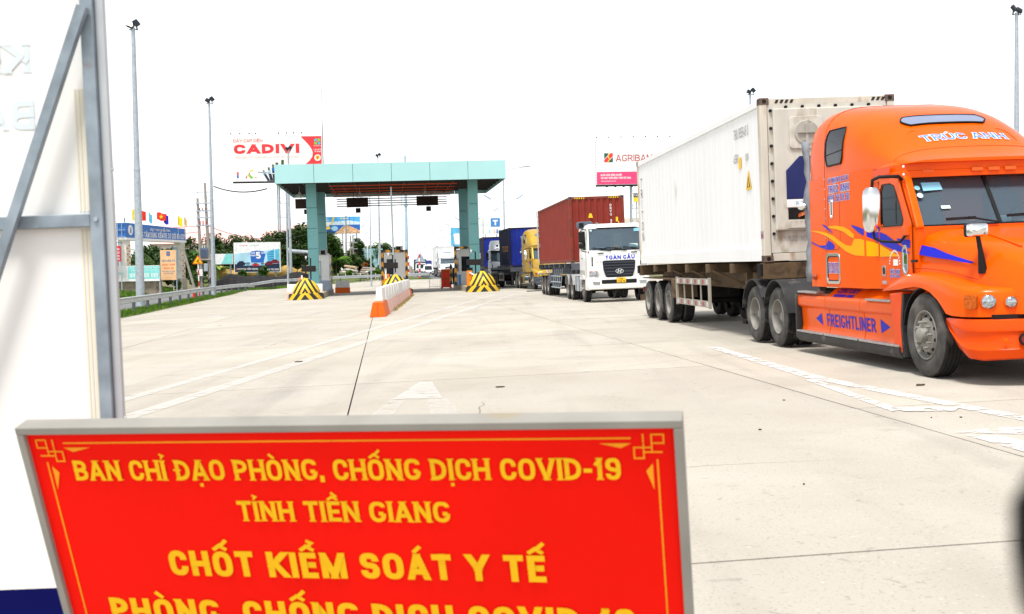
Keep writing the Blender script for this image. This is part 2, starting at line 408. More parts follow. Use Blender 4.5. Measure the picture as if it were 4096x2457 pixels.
# ================================================================= SETTING
AX = R(6.4)                       # direction of the slab joints and of the plaza
def UV(u, v):                     # plaza coordinates (u across, v along) to the ground
    return (u*math.cos(AX) - v*math.sin(AX), u*math.sin(AX) + v*math.cos(AX))
def concrete_mat():
    m = bpy.data.materials.new('apron_concrete'); m.use_nodes = True
    nt = m.node_tree; N = nt.nodes; L = nt.links; b = N['Principled BSDF']
    geo = N.new('ShaderNodeNewGeometry'); oi = N.new('ShaderNodeObjectInfo')
    def noise(scale, detail, dist=0.0, stretch=None):
        t = N.new('ShaderNodeTexNoise'); t.inputs['Scale'].default_value = scale; t.inputs['Detail'].default_value = detail; t.inputs['Distortion'].default_value = dist
        if stretch:
            mp = N.new('ShaderNodeMapping'); mp.inputs['Scale'].default_value = stretch; mp.inputs['Rotation'].default_value = (0, 0, -AX)
            L.new(geo.outputs['Position'], mp.inputs[0]); L.new(mp.outputs[0], t.inputs['Vector'])
        else: L.new(geo.outputs['Position'], t.inputs['Vector'])
        return t.outputs['Fac']
    def rng(f, a, c, lo=0.0, hi=1.0):
        r = N.new('ShaderNodeMapRange'); r.inputs[1].default_value = a; r.inputs[2].default_value = c; r.inputs[3].default_value = lo; r.inputs[4].default_value = hi
        L.new(f, r.inputs[0]); return r.outputs[0]
    def mix(f, a, c):
        x = N.new('ShaderNodeMix'); x.data_type = 'RGBA'; L.new(f, x.inputs[0])
        for s, val in ((x.inputs[6], a), (x.inputs[7], c)):
            if hasattr(val, 'links'): L.new(val, s)
            else: s.default_value = (*val, 1)
        return x.outputs[2]
    c = mix(rng(noise(0.35, 6, 0.4), 0.3, 0.7), (0.40, 0.365, 0.305), (0.49, 0.46, 0.40))
    c = mix(rng(oi.outputs['Random'], 0, 1, 0.0, 0.5), c, (0.36, 0.335, 0.295))
    c = mix(rng(noise(0.9, 7, 0.6), 0.50, 0.74, 0.0, 0.40), c, (0.31, 0.275, 0.225))           # stains
    c = mix(rng(noise(1.0, 5, 0.2, (1.6, 0.07, 1)), 0.54, 0.74, 0.0, 0.42), c, (0.25, 0.23, 0.21))   # tyre tracks
    c = mix(rng(noise(60, 3), 0.58, 0.70, 0.0, 0.6), c, (0.20, 0.18, 0.16))                 # grit
    c = mix(rng(noise(30, 2), 0.66, 0.74, 0.0, 0.5), c, (0.58, 0.55, 0.50))
    c = mix(rng(noise(0.22, 3, 1.5), 0.62, 0.70, 0.0, 0.22), c, (0.26, 0.245, 0.23))        # old spills
    c = mix(rng(noise(7, 9, 1.2), 0.64, 0.70, 0.0, 0.45), c, (0.22, 0.20, 0.18))            # specks
    vo = N.new('ShaderNodeTexVoronoi'); vo.feature = 'DISTANCE_TO_EDGE'; vo.inputs['Scale'].default_value = 0.23
    wn = N.new('ShaderNodeTexNoise'); wn.inputs['Scale'].default_value = 2.5; wn.inputs['Detail'].default_value = 6; L.new(geo.outputs['Position'], wn.inputs['Vector'])
    wm = N.new('ShaderNodeMix'); wm.data_type = 'VECTOR'; wm.inputs[0].default_value = 0.12; L.new(geo.outputs['Position'], wm.inputs[4]); L.new(wn.outputs['Color'], wm.inputs[5]); L.new(wm.outputs[1], vo.inputs['Vector'])
    ck = rng(vo.outputs['Distance'], 0.0, 0.0022, 1.0, 0.0); gate = rng(noise(0.15, 2), 0.50, 0.56); mu = N.new('ShaderNodeMath'); mu.operation = 'MULTIPLY'; L.new(ck, mu.inputs[0]); L.new(gate, mu.inputs[1])
    c = mix(mu.outputs[0], c, (0.14, 0.125, 0.11))                                          # hairline cracks
    L.new(c, b.inputs['Base Color']); b.inputs['Roughness'].default_value = 0.85; b.inputs['Specular IOR Level'].default_value = 0.3
    bp = N.new('ShaderNodeBump'); bp.inputs['Strength'].default_value = 0.25; bp.inputs['Distance'].default_value = 0.01
    L.new(noise(45, 6), bp.inputs['Height']); L.new(bp.outputs[0], b.inputs['Normal'])
    return m
APRON = concrete_mat()
EARTH = mat('earth', (0.20, 0.16, 0.11), 0.95, var=0.3, vs=0.6, dirt=((0.08, 0.13, 0.03), 0.6, 0.3))
ASPH = mat('asphalt', (0.17, 0.17, 0.175), 0.9, var=0.2, vs=1.5, bump=0.2, bs=60)
JOINT = mat('joint_filler', (0.05, 0.045, 0.04), 0.95)

def grid_sheet(name, xs, ys, mat_, dz=0.0, xf=None):
    mb = MB(); vs = []
    for y in ys:
        for x in xs:
            X, Y = xf(x, y) if xf else (x, y)
            vs.append((X, Y, zg(X, Y) + dz))
    n = len(xs); fs = [(j*n+i, j*n+i+1, (j+1)*n+i+1, (j+1)*n+i) for j in range(len(ys)-1) for i in range(n-1)]
    return mb.add(vs, fs).build(name, mat_)
_ys = [-40, 0, 20, 40, 60, 80, 90, 95, 100, 105, 110, 115, 120, 125, 130, 135, 140, 160, 180, 200, 300, 500, 900, 1800, 3500]
ground = tag(grid_sheet('ground', [-2500, -800, -300, -120, -60, -40, -34, -30, -28, -26, -24, -22, -20, -18, -14, -10, -5, 0, 6, 12, 30, 80, 300, 900, 2500], _ys, EARTH, -0.09), None, None, kind='structure')
apron = tag(grid_sheet('apron_bed', [-22, -17, -11.5, -6.1, -0.43, 4.65, 10, 15, 26], [-8, 10, 30, 50, 70, 80, 86, 91, 95, 100, 105, 110, 115, 120, 125, 130, 134.5], JOINT, -0.02, UV), None, None, kind='structure')
US = [-22, -16.9, -11.6, -6.15, -0.43, 4.65, 9.85, 15.1, 20.4, 26]
VSS = [0.4 - 5.2 + 5.2*i for i in range(28)]
rnd = random.Random(4)
pave = tag(bpy.data.objects.new('concrete_pavement', None), None, None, kind='structure'); C.objects.link(pave)
for j in range(len(VSS)-1):
    for i in range(len(US)-1):
        g = 0.009
        p = [UV(US[i]+g, VSS[j]+g), UV(US[i+1]-g, VSS[j]+g), UV(US[i+1]-g, VSS[j+1]-g), UV(US[i]+g, VSS[j+1]-g)]
        dz = rnd.uniform(-0.002, 0.002)
        top = [Vector((x, y, zg(x, y)+dz)) for x, y in p]
        MB().prism([q - Vector((0, 0, .03)) for q in top], (0, 0, .03)).build('concrete_slab', APRON, pave)
# the road beyond the plaza
def ROADF(u, v): return UV(u, v)
road = tag(grid_sheet('road', [-9.5, -3, 3, 10], [134.0, 140, 150, 160, 180, 200, 300, 600, 1200, 2500], ASPH, 0.004, UV), None, None, kind='structure')
# side road and verges left of the rail
def left_line(t):  # along the guard rail, t in metres of Y
    return -18.8 - (t-54.9)*0.1444
def strip(name, o0, o1, y0, y1, m, dz, n=14):
    mb = MB(); vs = []
    for k in range(n+1):
        y = y0 + (y1-y0)*k/n; x = left_line(y)
        for o in (o0, o1): vs.append((x+o, y, zg(x+o, y)+dz))
    mb.add(vs, [(2*k, 2*k+1, 2*k+3, 2*k+2) for k in range(n)])
    return tag(mb.build(name, m), None, None, kind='structure')
SOIL = mat('verge_soil', (0.10, 0.13, 0.035), 0.95, var=0.35, vs=2, dirt=((0.25, 0.18, 0.10), 0.25, 1.2))
strip('verge', -1.0, 0.9, 12, 118, SOIL, 0.012)
strip('side_road', -7.0, -1.0, 12, 135, ASPH, 0.012)
def bank_z(o):                    # the bank climbs half a metre towards the gate
    return 0.03 + .55*min(max((-o-7.0)/4.0, 0), 1)
mb = MB(); vs = []; OO = (-7.0, -9.0, -11.0, -30.0)
for k in range(15):
    y = 12 + (128-12)*k/14; x = left_line(y)
    for o in OO: vs.append((x+o, y, zg(x+o, y)+bank_z(o)))
mb.add(vs, [(4*k+q, 4*k+q+1, 4*k+q+5, 4*k+q+4) for k in range(14) for q in range(3)])
tag(mb.build('grass_bank', SOIL), None, None, kind='structure')
# raised ground behind the far guard rail
mb = MB(); mb.add([(-34, 121, .05), (-26.5, 119.0, -.35), (-13.5, 134.5, .05), (-9.5, 138, .2), (-40, 145, .9), (-28, 142, .9), (-17.5, 144, .8), (-14.5, 150, .5), (-60, 260, 1.0), (-45, 260, 1.0), (-32, 260, .9), (-26.5, 260, .3)], [(0, 1, 5, 4), (1, 2, 6, 5), (2, 3, 7, 6), (4, 5, 9, 8), (5, 6, 10, 9), (6, 7, 11, 10)])
tag(mb.build('embankment', SOIL), None, None, kind='structure')

# ---- painted markings (worn road paint, real sheets on the slabs)
def worn_paint(name, wear, top=1.0, col=(0.72, 0.71, 0.69)):
    m = bpy.data.materials.new(name); m.use_nodes = True
    nt = m.node_tree; N = nt.nodes; L = nt.links; b = N['Principled BSDF']; out = N['Material Output']
    geo = N.new('ShaderNodeNewGeometry'); t = N.new('ShaderNodeTexNoise'); t.inputs['Scale'].default_value = 5.0; t.inputs['Detail'].default_value = 12; t.inputs['Roughness'].default_value = .68; t.inputs['Distortion'].default_value = 0.3
    L.new(geo.outputs['Position'], t.inputs['Vector'])
    r = N.new('ShaderNodeMapRange'); r.inputs[1].default_value = wear-0.05; r.inputs[2].default_value = wear+0.05; r.inputs[4].default_value = top; L.new(t.outputs['Fac'], r.inputs[0])
    b.inputs['Base Color'].default_value = (*col, 1); b.inputs['Roughness'].default_value = 0.7
    tr = N.new('ShaderNodeBsdfTransparent'); mx = N.new('ShaderNodeMixShader')
    L.new(r.outputs[0], mx.inputs[0]); L.new(tr.outputs[0], mx.inputs[1]); L.new(b.outputs[0], mx.inputs[2]); L.new(mx.outputs[0], out.inputs[0])
    return m
PAINT = worn_paint('road_paint', 0.42, .42); PAINTW = worn_paint('road_paint_worn', 0.50, .55); PAINTN = worn_paint('road_paint_thick', 0.46, .85); PAINTF = worn_paint('road_paint_faint', 0.42, .18)
marks = tag(bpy.data.objects.new('road_markings', None), None, None, kind='structure'); C.objects.link(marks)
def on_ground(pts, m, dz=0.008, name='painted_marking'):
    return MB().poly([(x, y, zg(x, y)+dz) for x, y in pts]).build(name, m, marks)
def line(p, q, w, m=PAINT, dz=0.008, w2=None):
    p = Vector(p); q = Vector(q); d = (q-p).normalized(); nrm = Vector((-d.y, d.x)); w2 = w2 or w
    n = max(1, int((q-p).length/6)); 
    for k in range(n):
        a = p + (q-p)*(k/n); b = p + (q-p)*((k+1)/n); wa = w+(w2-w)*k/n; wb = w+(w2-w)*(k+1)/n
        on_ground([a-nrm*wa/2, b-nrm*wb/2, b+nrm*wb/2, a+nrm*wa/2], m, dz)
line((-5.6, 9.5), (-4.28, 25.45), 0.20, PAINT); line((-4.28, 25.45), (-0.99, 64.85), 0.24, PAINT)
line((-4.75, 9.5), (-2.97, 29.07), 0.26, PAINT); line((-2.97, 29.07), (0.05, 63.12), 0.30, PAINT)
line((-1.9, 67.0), (-0.99, 64.85), 0.3, PAINT); line((-0.6, 66.5), (0.05, 63.12), 0.3, PAINT)
line((3.51, 19.7), (3.80, 14.2), 0.19, PAINTN, w2=0.24); line((3.80, 14.2), (4.62, 9.95), 0.2, PAINTN); line((3.68, 14.0), (3.72, 10.9), 0.13, PAINTN)
on_ground([(3.72, 11.2), (3.66, 10.9), (4.2, 10.75), (4.35, 11.0)], PAINTN, 0.012)
on_ground([(3.70, 9.5), (4.1, 9.65), (4.9, 9.55), (4.9, 9.2), (4.15, 9.3)], PAINTN, 0.008)
on_ground([(3.74, 9.35), (3.98, 9.25), (4.2, 8.2), (3.86, 8.2)], PAINTN, 0.008)
# big lane arrow near the camera, and faint ones near the islands
def arrow(x, y, s, m, ang=AX, flip=1):
    pts = [(-.11, -2.2), (.11, -2.2), (.11, .2), (.42, .2), (0, 1.9), (-.42, .2), (-.11, .2)]
    on_ground([(x + s*(a*math.cos(ang) - b*flip*math.sin(ang)), y + s*(a*math.sin(ang) + b*flip*math.cos(ang))) for a, b in pts], m)
on_ground([(-1.46, 13.7), (-0.86, 13.62), (-1.12, 15.6), (-1.30, 15.62)], PAINT)
on_ground([(-1.02, 13.55), (-0.80, 13.55), (-0.50, 11.6), (-0.86, 11.6)], PAINTF); on_ground([(-1.5, 13.55), (-1.3, 13.55), (-1.3, 11.6), (-1.55, 11.6)], PAINTF)
arrow(0.2, 56.0, 1.3, PAINTW, AX+0.2, -1); arrow(1.7, 53.5, 1.1, PAINTW, AX-1.1); arrow(-12.5, 46.0, 1.6, PAINTW, AX-0.5)
rnd = random.Random(9)
for v in (33.5, 37, 40.5, 44, 48, 52, 56, 60.5, 65, 70):
    for u in [-14.6+1.9*k for k in range(13)]:
        if -1.5 < u < 0.9 and v < 70: continue
        if rnd.random() < 0.45: continue
        if v < 40 and -9 < u: continue
        x, y = UV(u + (2.4 if u > 0 else 0), v)
        c, s = math.cos(AX), math.sin(AX)
        q = [(-.55, -.09), (.55, -.09), (.55, .09), (-.55, .09)]
        on_ground([(x+a*c-b*s, y+a*s+b*c) for a, b in q], PAINTW if rnd.random() < .5 else PAINT)
for x0, y0, w in ((1.05, 20.2, .26), (0.1, 27.5, .2), (1.0, 16.3, .12)):
    on_ground([(x0, y0), (x0+w, y0+.02), (x0+w-.02, y0+.25), (x0+.03, y0+.22)], PAINTW)
# ================================================================= VEHICLE KIT
# vehicles are modelled with x to their own left as seen from the front, y rearwards, z up, front axle at y = 0
SIDEW = mat('tyre_sidewall', (0.075, 0.072, 0.07), 0.9, var=0.3, vs=6, spec=.1, dirt=((0.15, 0.145, 0.135), 0.4, 3), bump=.1, bs=30)
def tyre_mesh():
    mb = MB(); r = 0.515; w = 0.135
    prof = [(0.30, -w*.80), (0.33, -w*.95), (0.42, -w*1.02), (0.475, -w*.98), (0.505, -w*.80)]
    for k in range(4):
        a = -w*.72 + k*w*.36
        prof += [(r, a), (r, a+w*.27), (r-.012, a+w*.28), (r-.012, a+w*.35)]
    prof += [(r, w*.72), (0.505, w*.80), (0.475, w*.98), (0.42, w*1.02), (0.33, w*.95), (0.30, w*.80)]
    mb.lathe(prof, 36); m = len(prof)-1
    mb.m = [1 if (i % m) < 4 or (i % m) > m-6 else 0 for i in range(len(mb.f))]
    return mb.mesh('tyre', [RUBBER, SIDEW], 40)
def rim_mesh(kind):
    mb = MB()
    if kind == 'steer':          # convex disc with hand holes and a proud hub
        mb.lathe([(0.305, -.115), (0.30, -.13), (0.285, -.12), (0.27, -.07), (0.25, -.055), (0.205, -.115), (0.13, -.125), (0.0, -.125)], 30)
        mb.cyl((-.12, 0, 0), (-.20, 0, 0), .095, .088, 20); mb.cyl((-.20, 0, 0), (-.225, 0, 0), .088, .05, 20)
        for k in range(10):
            t = 2*math.pi*k/10; mb.cyl((-.12, .165*math.cos(t), .165*math.sin(t)), (-.175, .165*math.cos(t), .165*math.sin(t)), .02, .017, 6)
        mb.k = 1
        for k in range(10):
            t = 2*math.pi*(k+.5)/10; c = Vector((-.093, .225*math.cos(t), .225*math.sin(t)))
            d = Vector((-.84, .54*math.cos(t), .54*math.sin(t))).normalized(); mb.cyl(c, c+d*.012, .022, .022, 10)
    else:                         # deep dished drive / trailer rim
        mb.lathe([(0.305, -.115), (0.298, -.13), (0.285, -.12), (0.27, -.03), (0.255, .03), (0.20, .045), (0.13, .03), (0.125, -.02), (0.0, -.03)], 30)
        mb.cyl((-.03, 0, 0), (-.06, 0, 0), .08, .07, 16)
        for k in range(10):
            t = 2*math.pi*k/10; mb.cyl((.035, .165*math.cos(t), .165*math.sin(t)), (-.005, .165*math.cos(t), .165*math.sin(t)), .018, .016, 6)
        mb.k = 1
        for k in range(8):
            t = 2*math.pi*(k+.5)/8; c = Vector((.036, .225*math.cos(t), .225*math.sin(t))); mb.cyl(c, c+Vector((-.008, 0, 0)), .026, .026, 10)
    return mb.mesh('rim', [RIMGREY, BLACK], 35)
TYRE = tyre_mesh(); RIM_S = rim_mesh('steer'); RIM_D = rim_mesh('drive')
def wheel(parent, x, y, kind='drive', r=0.515, z=None):
    """one wheel; outer face looks away from the truck's middle"""
    s = r/0.515
    w = part('wheel', TYRE, parent, (x, y, z if z is not None else r), (random.Random(int(x*91+y*37)).uniform(0, 6), 0, math.pi if x > 0 else 0), (s, s, s))
    part('rim', RIM_S if kind == 'steer' else RIM_D, w)
    return w
def axle_duals(parent, y, half=1.09, r=0.5):
    for sx in (-1, 1):
        wheel(parent, sx*half, y, 'drive', r)
        wheel(parent, sx*(half-0.31), y, 'drive', r)
CASTING = MB().box(-.085, .085, -.085, .085, -.06, .06).mesh('casting', DARK)
def casting_mesh():
    mb = MB(); mb.box(-.082, .082, -.089, .089, -.059, .059); mb.k = 1
    mb.cyl((-.084, 0, 0), (-.0825, 0, 0), .034, n=12); mb.cyl((.0825, 0, 0), (.084, 0, 0), .034, n=12)
    mb.cyl((0, -.091, 0), (0, -.0895, 0), .038, n=12); mb.cyl((0, .0895, 0), (0, .091, 0), .038, n=12)
    return mb
def corrugated(mb, a, b, z0, z1, nrm, pitch=.28, depth=.036):
    """trapezoid sheet from a to b (ground points) between two heights, waves towards -nrm"""
    a = Vector(a); b = Vector(b); L_ = (b-a).length; d = (b-a).normalized(); n = max(1, round(L_/pitch)); p = L_/n
    pts = []
    for k in range(n):
        for f, q in ((0, 0), (.28, 0), (.5, 1), (.78, 1)): pts.append(a + d*((k+f)*p) - Vector(nrm)*depth*q)
    pts.append(b)
    mb.add([(q.x, q.y, z0) for q in pts] + [(q.x, q.y, z1) for q in pts],
           [(i, i+1, len(pts)+i+1, len(pts)+i) for i in range(len(pts)-1)])
def container(name, label, loc, yaw, L_, H_, m_side, m_post, m_front=None, group=None, rear_open=False, reefer=False, lean=math.atan(KS), group_z=0.0):
    """origin: bottom of the front end, on the centre line; the box runs to +y"""
    W = 2.438; w = W/2
    t = thing(name, label, 'container', loc, yaw, group, lean)
    m_front = m_front or m_side
    for sx in (-1, 1):
        mb = MB()
        if reefer: # flat sheet of pressed panels with narrow raised ribs
            n = 27; y0 = .12; p = (L_-.24)/n
            for k in range(n):
                o_ = MB(); xx = sx*(w-.03)
                o_.box(min(xx, xx-sx*.03), max(xx, xx-sx*.03), y0+k*p+.006, y0+(k+1)*p-.006, .26, H_-.14)
                o_.build('side_panel', m_side, t)
            mb.box(min(sx*(w-.05), sx*(w-.07)), max(sx*(w-.05), sx*(w-.07)), .1, L_-.1, .2, H_-.1)
            for k in range(1, n):
                xx = sx*(w-.026); mb.box(min(xx, xx-sx*.01), max(xx, xx-sx*.01), y0+k*p-.018, y0+k*p+.018, .27, H_-.15)
            mb.build('side_ribs', m_side, t)
        else:
            corrugated(mb, (sx*(w-.012), .1, 0), (sx*(w-.012), L_-.1, 0), .14, H_-.08, (sx, 0, 0)); mb.build('side_panel', m_side, t)
        for yy in (0.089, L_-0.089):
            MB().box(sx*w-(.13 if sx > 0 else 0), sx*w+(.13 if sx < 0 else 0), yy-.085, yy+.085, .1, H_-.1).build('corner_post', m_post, t, bevel=.012)
            for z in (.06, H_-.06): part('corner_casting', CASTM, t, (sx*(w-.08), yy, z))
        MB().box(sx*w-(.06 if sx > 0 else 0), sx*w+(.06 if sx < 0 else 0), .17, L_-.17, .02, .26 if reefer else .17).build('bottom_rail', m_side if reefer else m_post, t, bevel=.006)
        MB().box(sx*w-(.06 if sx > 0 else 0), sx*w+(.06 if sx < 0 else 0), .17, L_-.17, H_-(.14 if reefer else .1), H_-.02).build('top_rail', m_side if reefer else m_post, t, bevel=.006)
    for yy in (.02, L_-.09):
        MB().box(-w+.16, w-.16, yy, yy+.07, H_-.12, H_-.015).build('header_beam', m_post, t, bevel=.006)
        MB().box(-w+.16, w-.16, yy, yy+.07, .015, .15).build('sill_beam', m_post, t, bevel=.006)
    MB().box(-w+.05, w-.05, .05, L_-.05, .12, .16).build('floor_deck', DARK, t)
    rf = MB(); corrugated(rf, (-w+.06, .1, 0), (-w+.06, L_-.1, 0), 0, W-.12, (0, 0, 0), .3, 0)
    MB().box(-w+.05, w-.05, .09, L_-.09, H_-.05, H_-.028).build('roof_panel', m_side, t)
    if not reefer:
        mb = MB(); corrugated(mb, (w-.13, .03, 0), (-w+.13, .03, 0), .14, H_-.11, (0, -1, 0), .29, .045); mb.build('front_panel', m_front, t)
    if rear_open:
        mb = MB(); mb.box(-w+.04, w-.04, L_-.5, L_-.48, .16, H_-.1); mb.build('dark_inside', BLACK, t)
    else:
        for sx in (-1, 1):
            d = MB().box(min(0.01*sx, sx*(w-.12)), max(0.01*sx, sx*(w-.12)), L_-.06, L_-.02, .15, H_-.12).build('rear_door', m_side, t)
            for q in (.3, .8): MB().cyl((sx*q, L_+.01, .1), (sx*q, L_+.01, H_-.1), .018, n=8).build('lock_rod', GALV, d)
    return t
CASTM = casting_mesh().mesh('corner_casting', [mat('casting_steel', (0.10, 0.075, 0.06), 0.8, var=.3, dirt=((.25, .10, .04), .4, 12)), BLACK])

def fender_arc(mb, x0, x1, yc, zc, r, a0, a1, n=10, th=.012):
    outer = []; inner = []
    for k in range(n+1):
        t = R(a0 + (a1-a0)*k/n); outer.append((yc + r*math.cos(t), zc + r*math.sin(t))); inner.append((yc + (r-th)*math.cos(t), zc + (r-th)*math.sin(t)))
    loop = outer + inner[::-1]
    mb.prism([(x0, y, z) for y, z in loop], (x1-x0, 0, 0))
def chassis(t, y0, y1, z=.75, m=DARK, half=.42):
    mb = MB()
    for sx in (-1, 1): mb.box(sx*half-.04, sx*half+.04, y0, y1, z, z+.28)
    for k in range(5):
        y = y0 + (y1-y0)*(k+.5)/5; mb.box(-half, half, y-.05, y+.05, z+.04, z+.22)
    return mb.build('chassis_frame', m, t)
def trailer(name, label, loc, yaw, L_, axles, deck, m_frame, group=None, lean=math.atan(KS), guard='box', flatbed=False, m_mud=None, half=1.09, gy=(4.6, 7.3)):
    """semi trailer: origin on the ground under the front of the load; deck = height of the load's bottom"""
    t = thing(name, label, 'trailer', loc, yaw, group, lean)
    mb = MB()
    for sx in (-1, 1):
        mb.prism([(sx*.48-.07, .15, deck-.06), (sx*.48-.07, .15, deck-.26), (sx*.48-.07, 2.4, deck-.26), (sx*.48-.07, 3.2, deck-.56), (sx*.48-.07, L_-.1, deck-.50), (sx*.48-.07, L_-.1, deck-.06)], (.14, 0, 0))
    mb.build('main_beam', m_frame, t)
    for k, y in enumerate([.12, 2.2, 4.2, 6.2, 8.2, 10.0, L_-.12] if L_ > 9 else [.12, 2, 4, L_-.12]):
        end = y < .5 or y > L_-.5
        MB().box(-1.21, 1.21, y-.11, y+.11, deck-(.30 if end else .2), deck-.012).build('cross_bolster', m_frame, t, bevel=.01)
        for sx in (-1, 1):
            if end: MB().box(sx*1.20-.06, sx*1.20+.06, y-.1, y+.1, deck-.24, deck-.02).build('twist_lock', DARK, t, bevel=.01)
    for y in (3.6, 5.6, 7.6):
        for sx in (-1, 1): MB().bar((sx*.5, y, deck-.5), (sx*1.1, y+.5, deck-.16), .05).build('brace', m_frame, t); MB().bar((sx*.5, y+1.2, deck-.16), (sx*1.1, y+.5, deck-.16), .05).build('brace', m_frame, t)
    if flatbed:
        MB().box(-1.22, 1.22, 0, L_, deck-.15, deck-.005).build('load_deck', m_frame, t)
    for y in axles:
        axle_duals(t, y, half)
        MB().cyl((-.9, y, .5), (.9, y, .5), .07).build('axle', DARK, t)
    y0, y1 = axles[0]-.62, axles[-1]+.62
    if m_mud:
        for sx in (-1, 1):
            xa, xb = (sx*1.24, sx*.62)
            mb = MB(); x0, x1 = min(xa, xb), max(xa, xb)
            mb.prism([(x0, y0-.02, .62), (x0, y0+.10, 1.06), (x0, y0+.22, 1.10), (x0, y1, 1.10), (x0, y1, 1.07), (x0, y0+.24, 1.07), (x0, y0+.13, 1.03), (x0, y0+.01, .62)], (x1-x0, 0, 0))
            mb.build('mudguard', m_mud, t)
    for y in axles: MB().box(-.55, .55, y-.3, y+.3, .58, .9).build('suspension', DARK, t)
    for sx in (-1, 1):                                   # landing legs
        MB().box(sx*.75-.06, sx*.75+.06, 2.5, 2.62, .28, deck-.2).build('landing_leg', m_frame, t)
        MB().box(sx*.75-.13, sx*.75+.13, 2.43, 2.69, .22, .28).build('landing_foot', DARK, t)
    if guard == 'box':
        for sx in (-1, 1):
            g = MB(); xx = sx*1.2
            g.box(xx-.02, xx+.02, gy[0], gy[1], .98, 1.12); g.box(xx-.02, xx+.02, gy[0], gy[1], .50, .64)
            for y in (gy[0]+.03, gy[1]-.05): g.box(xx-.025, xx+.025, y-.05, y+.07, .48, 1.14)
            for k in range(1, 4): y = gy[0] + (gy[1]-gy[0])*k/4; g.box(xx-.015, xx+.015, y-.02, y+.02, .6, 1.0); 
            go = g.build('side_guard', GUARD, t, bevel=.006)
            for k in range(9):
                y = gy[0] + .2 + (gy[1]-gy[0]-.4)*k/8
                MB().box(xx+sx*.0205-.001, xx+sx*.0205+.001, y-.09, y+.09, 1.0, 1.10).build('reflective_strip', REDTAPE if k % 2 else GREYTAPE, go)
                MB().box(xx+sx*.0205-.001, xx+sx*.0205+.001, y-.09, y+.09, .52, .62).build('reflective_strip', REDTAPE if k % 2 else GREYTAPE, go)
    elif guard == 'rails':
        for sx in (-1, 1):
            g = MB(); xx = sx*1.18
            for z in (.45, .72, 1.0): g.cyl((xx, gy[0], z), (xx, gy[1], z), .025, n=6)
            for k in range(5): y = gy[0] + (gy[1]-gy[0])*(k+.3)/5; g.bar((xx, y, .42), (xx-sx*.12, y, deck-.25), .04)
            g.build('side_guard', GALV, t)
    MB().box(-1.2, 1.2, L_-.08, L_-.02, .45, .6).build('rear_bumper', m_frame, t)
    for sx in (-1, 1):
        MB().box(sx*.9-.2, sx*.9+.2, L_-.02, L_+.02, .68, .82).build('tail_lamp', REDTAPE, t)
    return t
GUARD = mat('guard_tan', (0.33, 0.30, 0.26), 0.6, .2, dirt=((.12, .08, .05), .35, 6))
REDTAPE = mat('red_tape', (0.28, 0.05, 0.05), 0.4); GREYTAPE = mat('grey_tape', (0.5, 0.5, 0.48), 0.4)

def seat(t, x, y, z, m):
    mb = MB(); mb.box(x-.24, x+.24, y-.22, y+.26, z, z+.14); mb.prism([(x-.24, y+.18, z+.1), (x-.24, y+.34, z+.1), (x-.24, y+.44, z+.75), (x-.24, y+.32, z+.75)], (.48, 0, 0)); mb.box(x-.13, x+.13, y+.34, y+.44, z+.76, z+.95)
    return mb.build('seat', m, t, bevel=.04)
def steering_wheel(t, x, y, z, tilt=35):
    mb = MB(); pts = []
    M = Matrix.Rotation(R(tilt), 3, 'X')
    for k in range(21):
        a = 2*math.pi*k/20; pts.append(Vector((x, y, z)) + M @ Vector((.22*math.cos(a), 0, .22*math.sin(a))))
    mb.tube(pts, .016, 6); mb.bar(Vector((x, y, z))+M @ Vector((-.2, 0, 0)), Vector((x, y, z))+M @ Vector((.2, 0, 0)), .05, .02); mb.bar((x, y, z), (x, y-.25, z-.35), .05)
    return mb.build('steering_wheel', BLACK, t, 40)
# ================================================================= ORANGE TRACTOR
def car_paint(name, col, dirt=None):
    return mat(name, col, 0.22, 0.0, var=0.07, vs=1.5, spec=0.12, coat=0.05, dirt=dirt)
ORANGE = car_paint('orange_paint', (0.80, 0.098, 0.001), ((0.62, 0.085, 0.012), 0.10, 3))
ORANGE_D = car_paint('orange_paint_scuffed', (0.72, 0.065, 0.002), ((0.18, 0.09, 0.05), 0.22, 5))
FLAME_Y = mat('flame_yellow', (0.88, 0.38, 0.002), 0.4, var=.03, spec=.05); FLAME_B = mat('flame_blue', (0.014, 0.02, 0.46), 0.35, var=.03, spec=.1)
RUBFLAP = mat('rubber_flap', (0.22, 0.24, 0.27), 0.7, var=.25, vs=4, bump=.3, bs=8)
PLASTIC = mat('black_plastic', (0.03, 0.03, 0.032), 0.55, var=.2, dirt=((.13, .12, .11), .3, 5))
TREAD = mat('alu_tread', (0.40, 0.40, 0.39), 0.4, .7, var=.25, vs=30, bump=.4, bs=60)
CURTAIN = mat('cab_curtain', (0.16, 0.20, 0.24), 0.9, var=.2, vs=8, stretch=(8, 8, .5)); SEATM = mat('seat_cloth', (0.12, 0.13, 0.14), 0.9)
DASH = mat('dashboard', (0.07, 0.075, 0.08), 0.7)
STICK = mat('sticker_blue', (0.25, 0.55, 0.75), .5); STICKG = mat('sticker_pale', (0.55, 0.72, 0.72), .5)

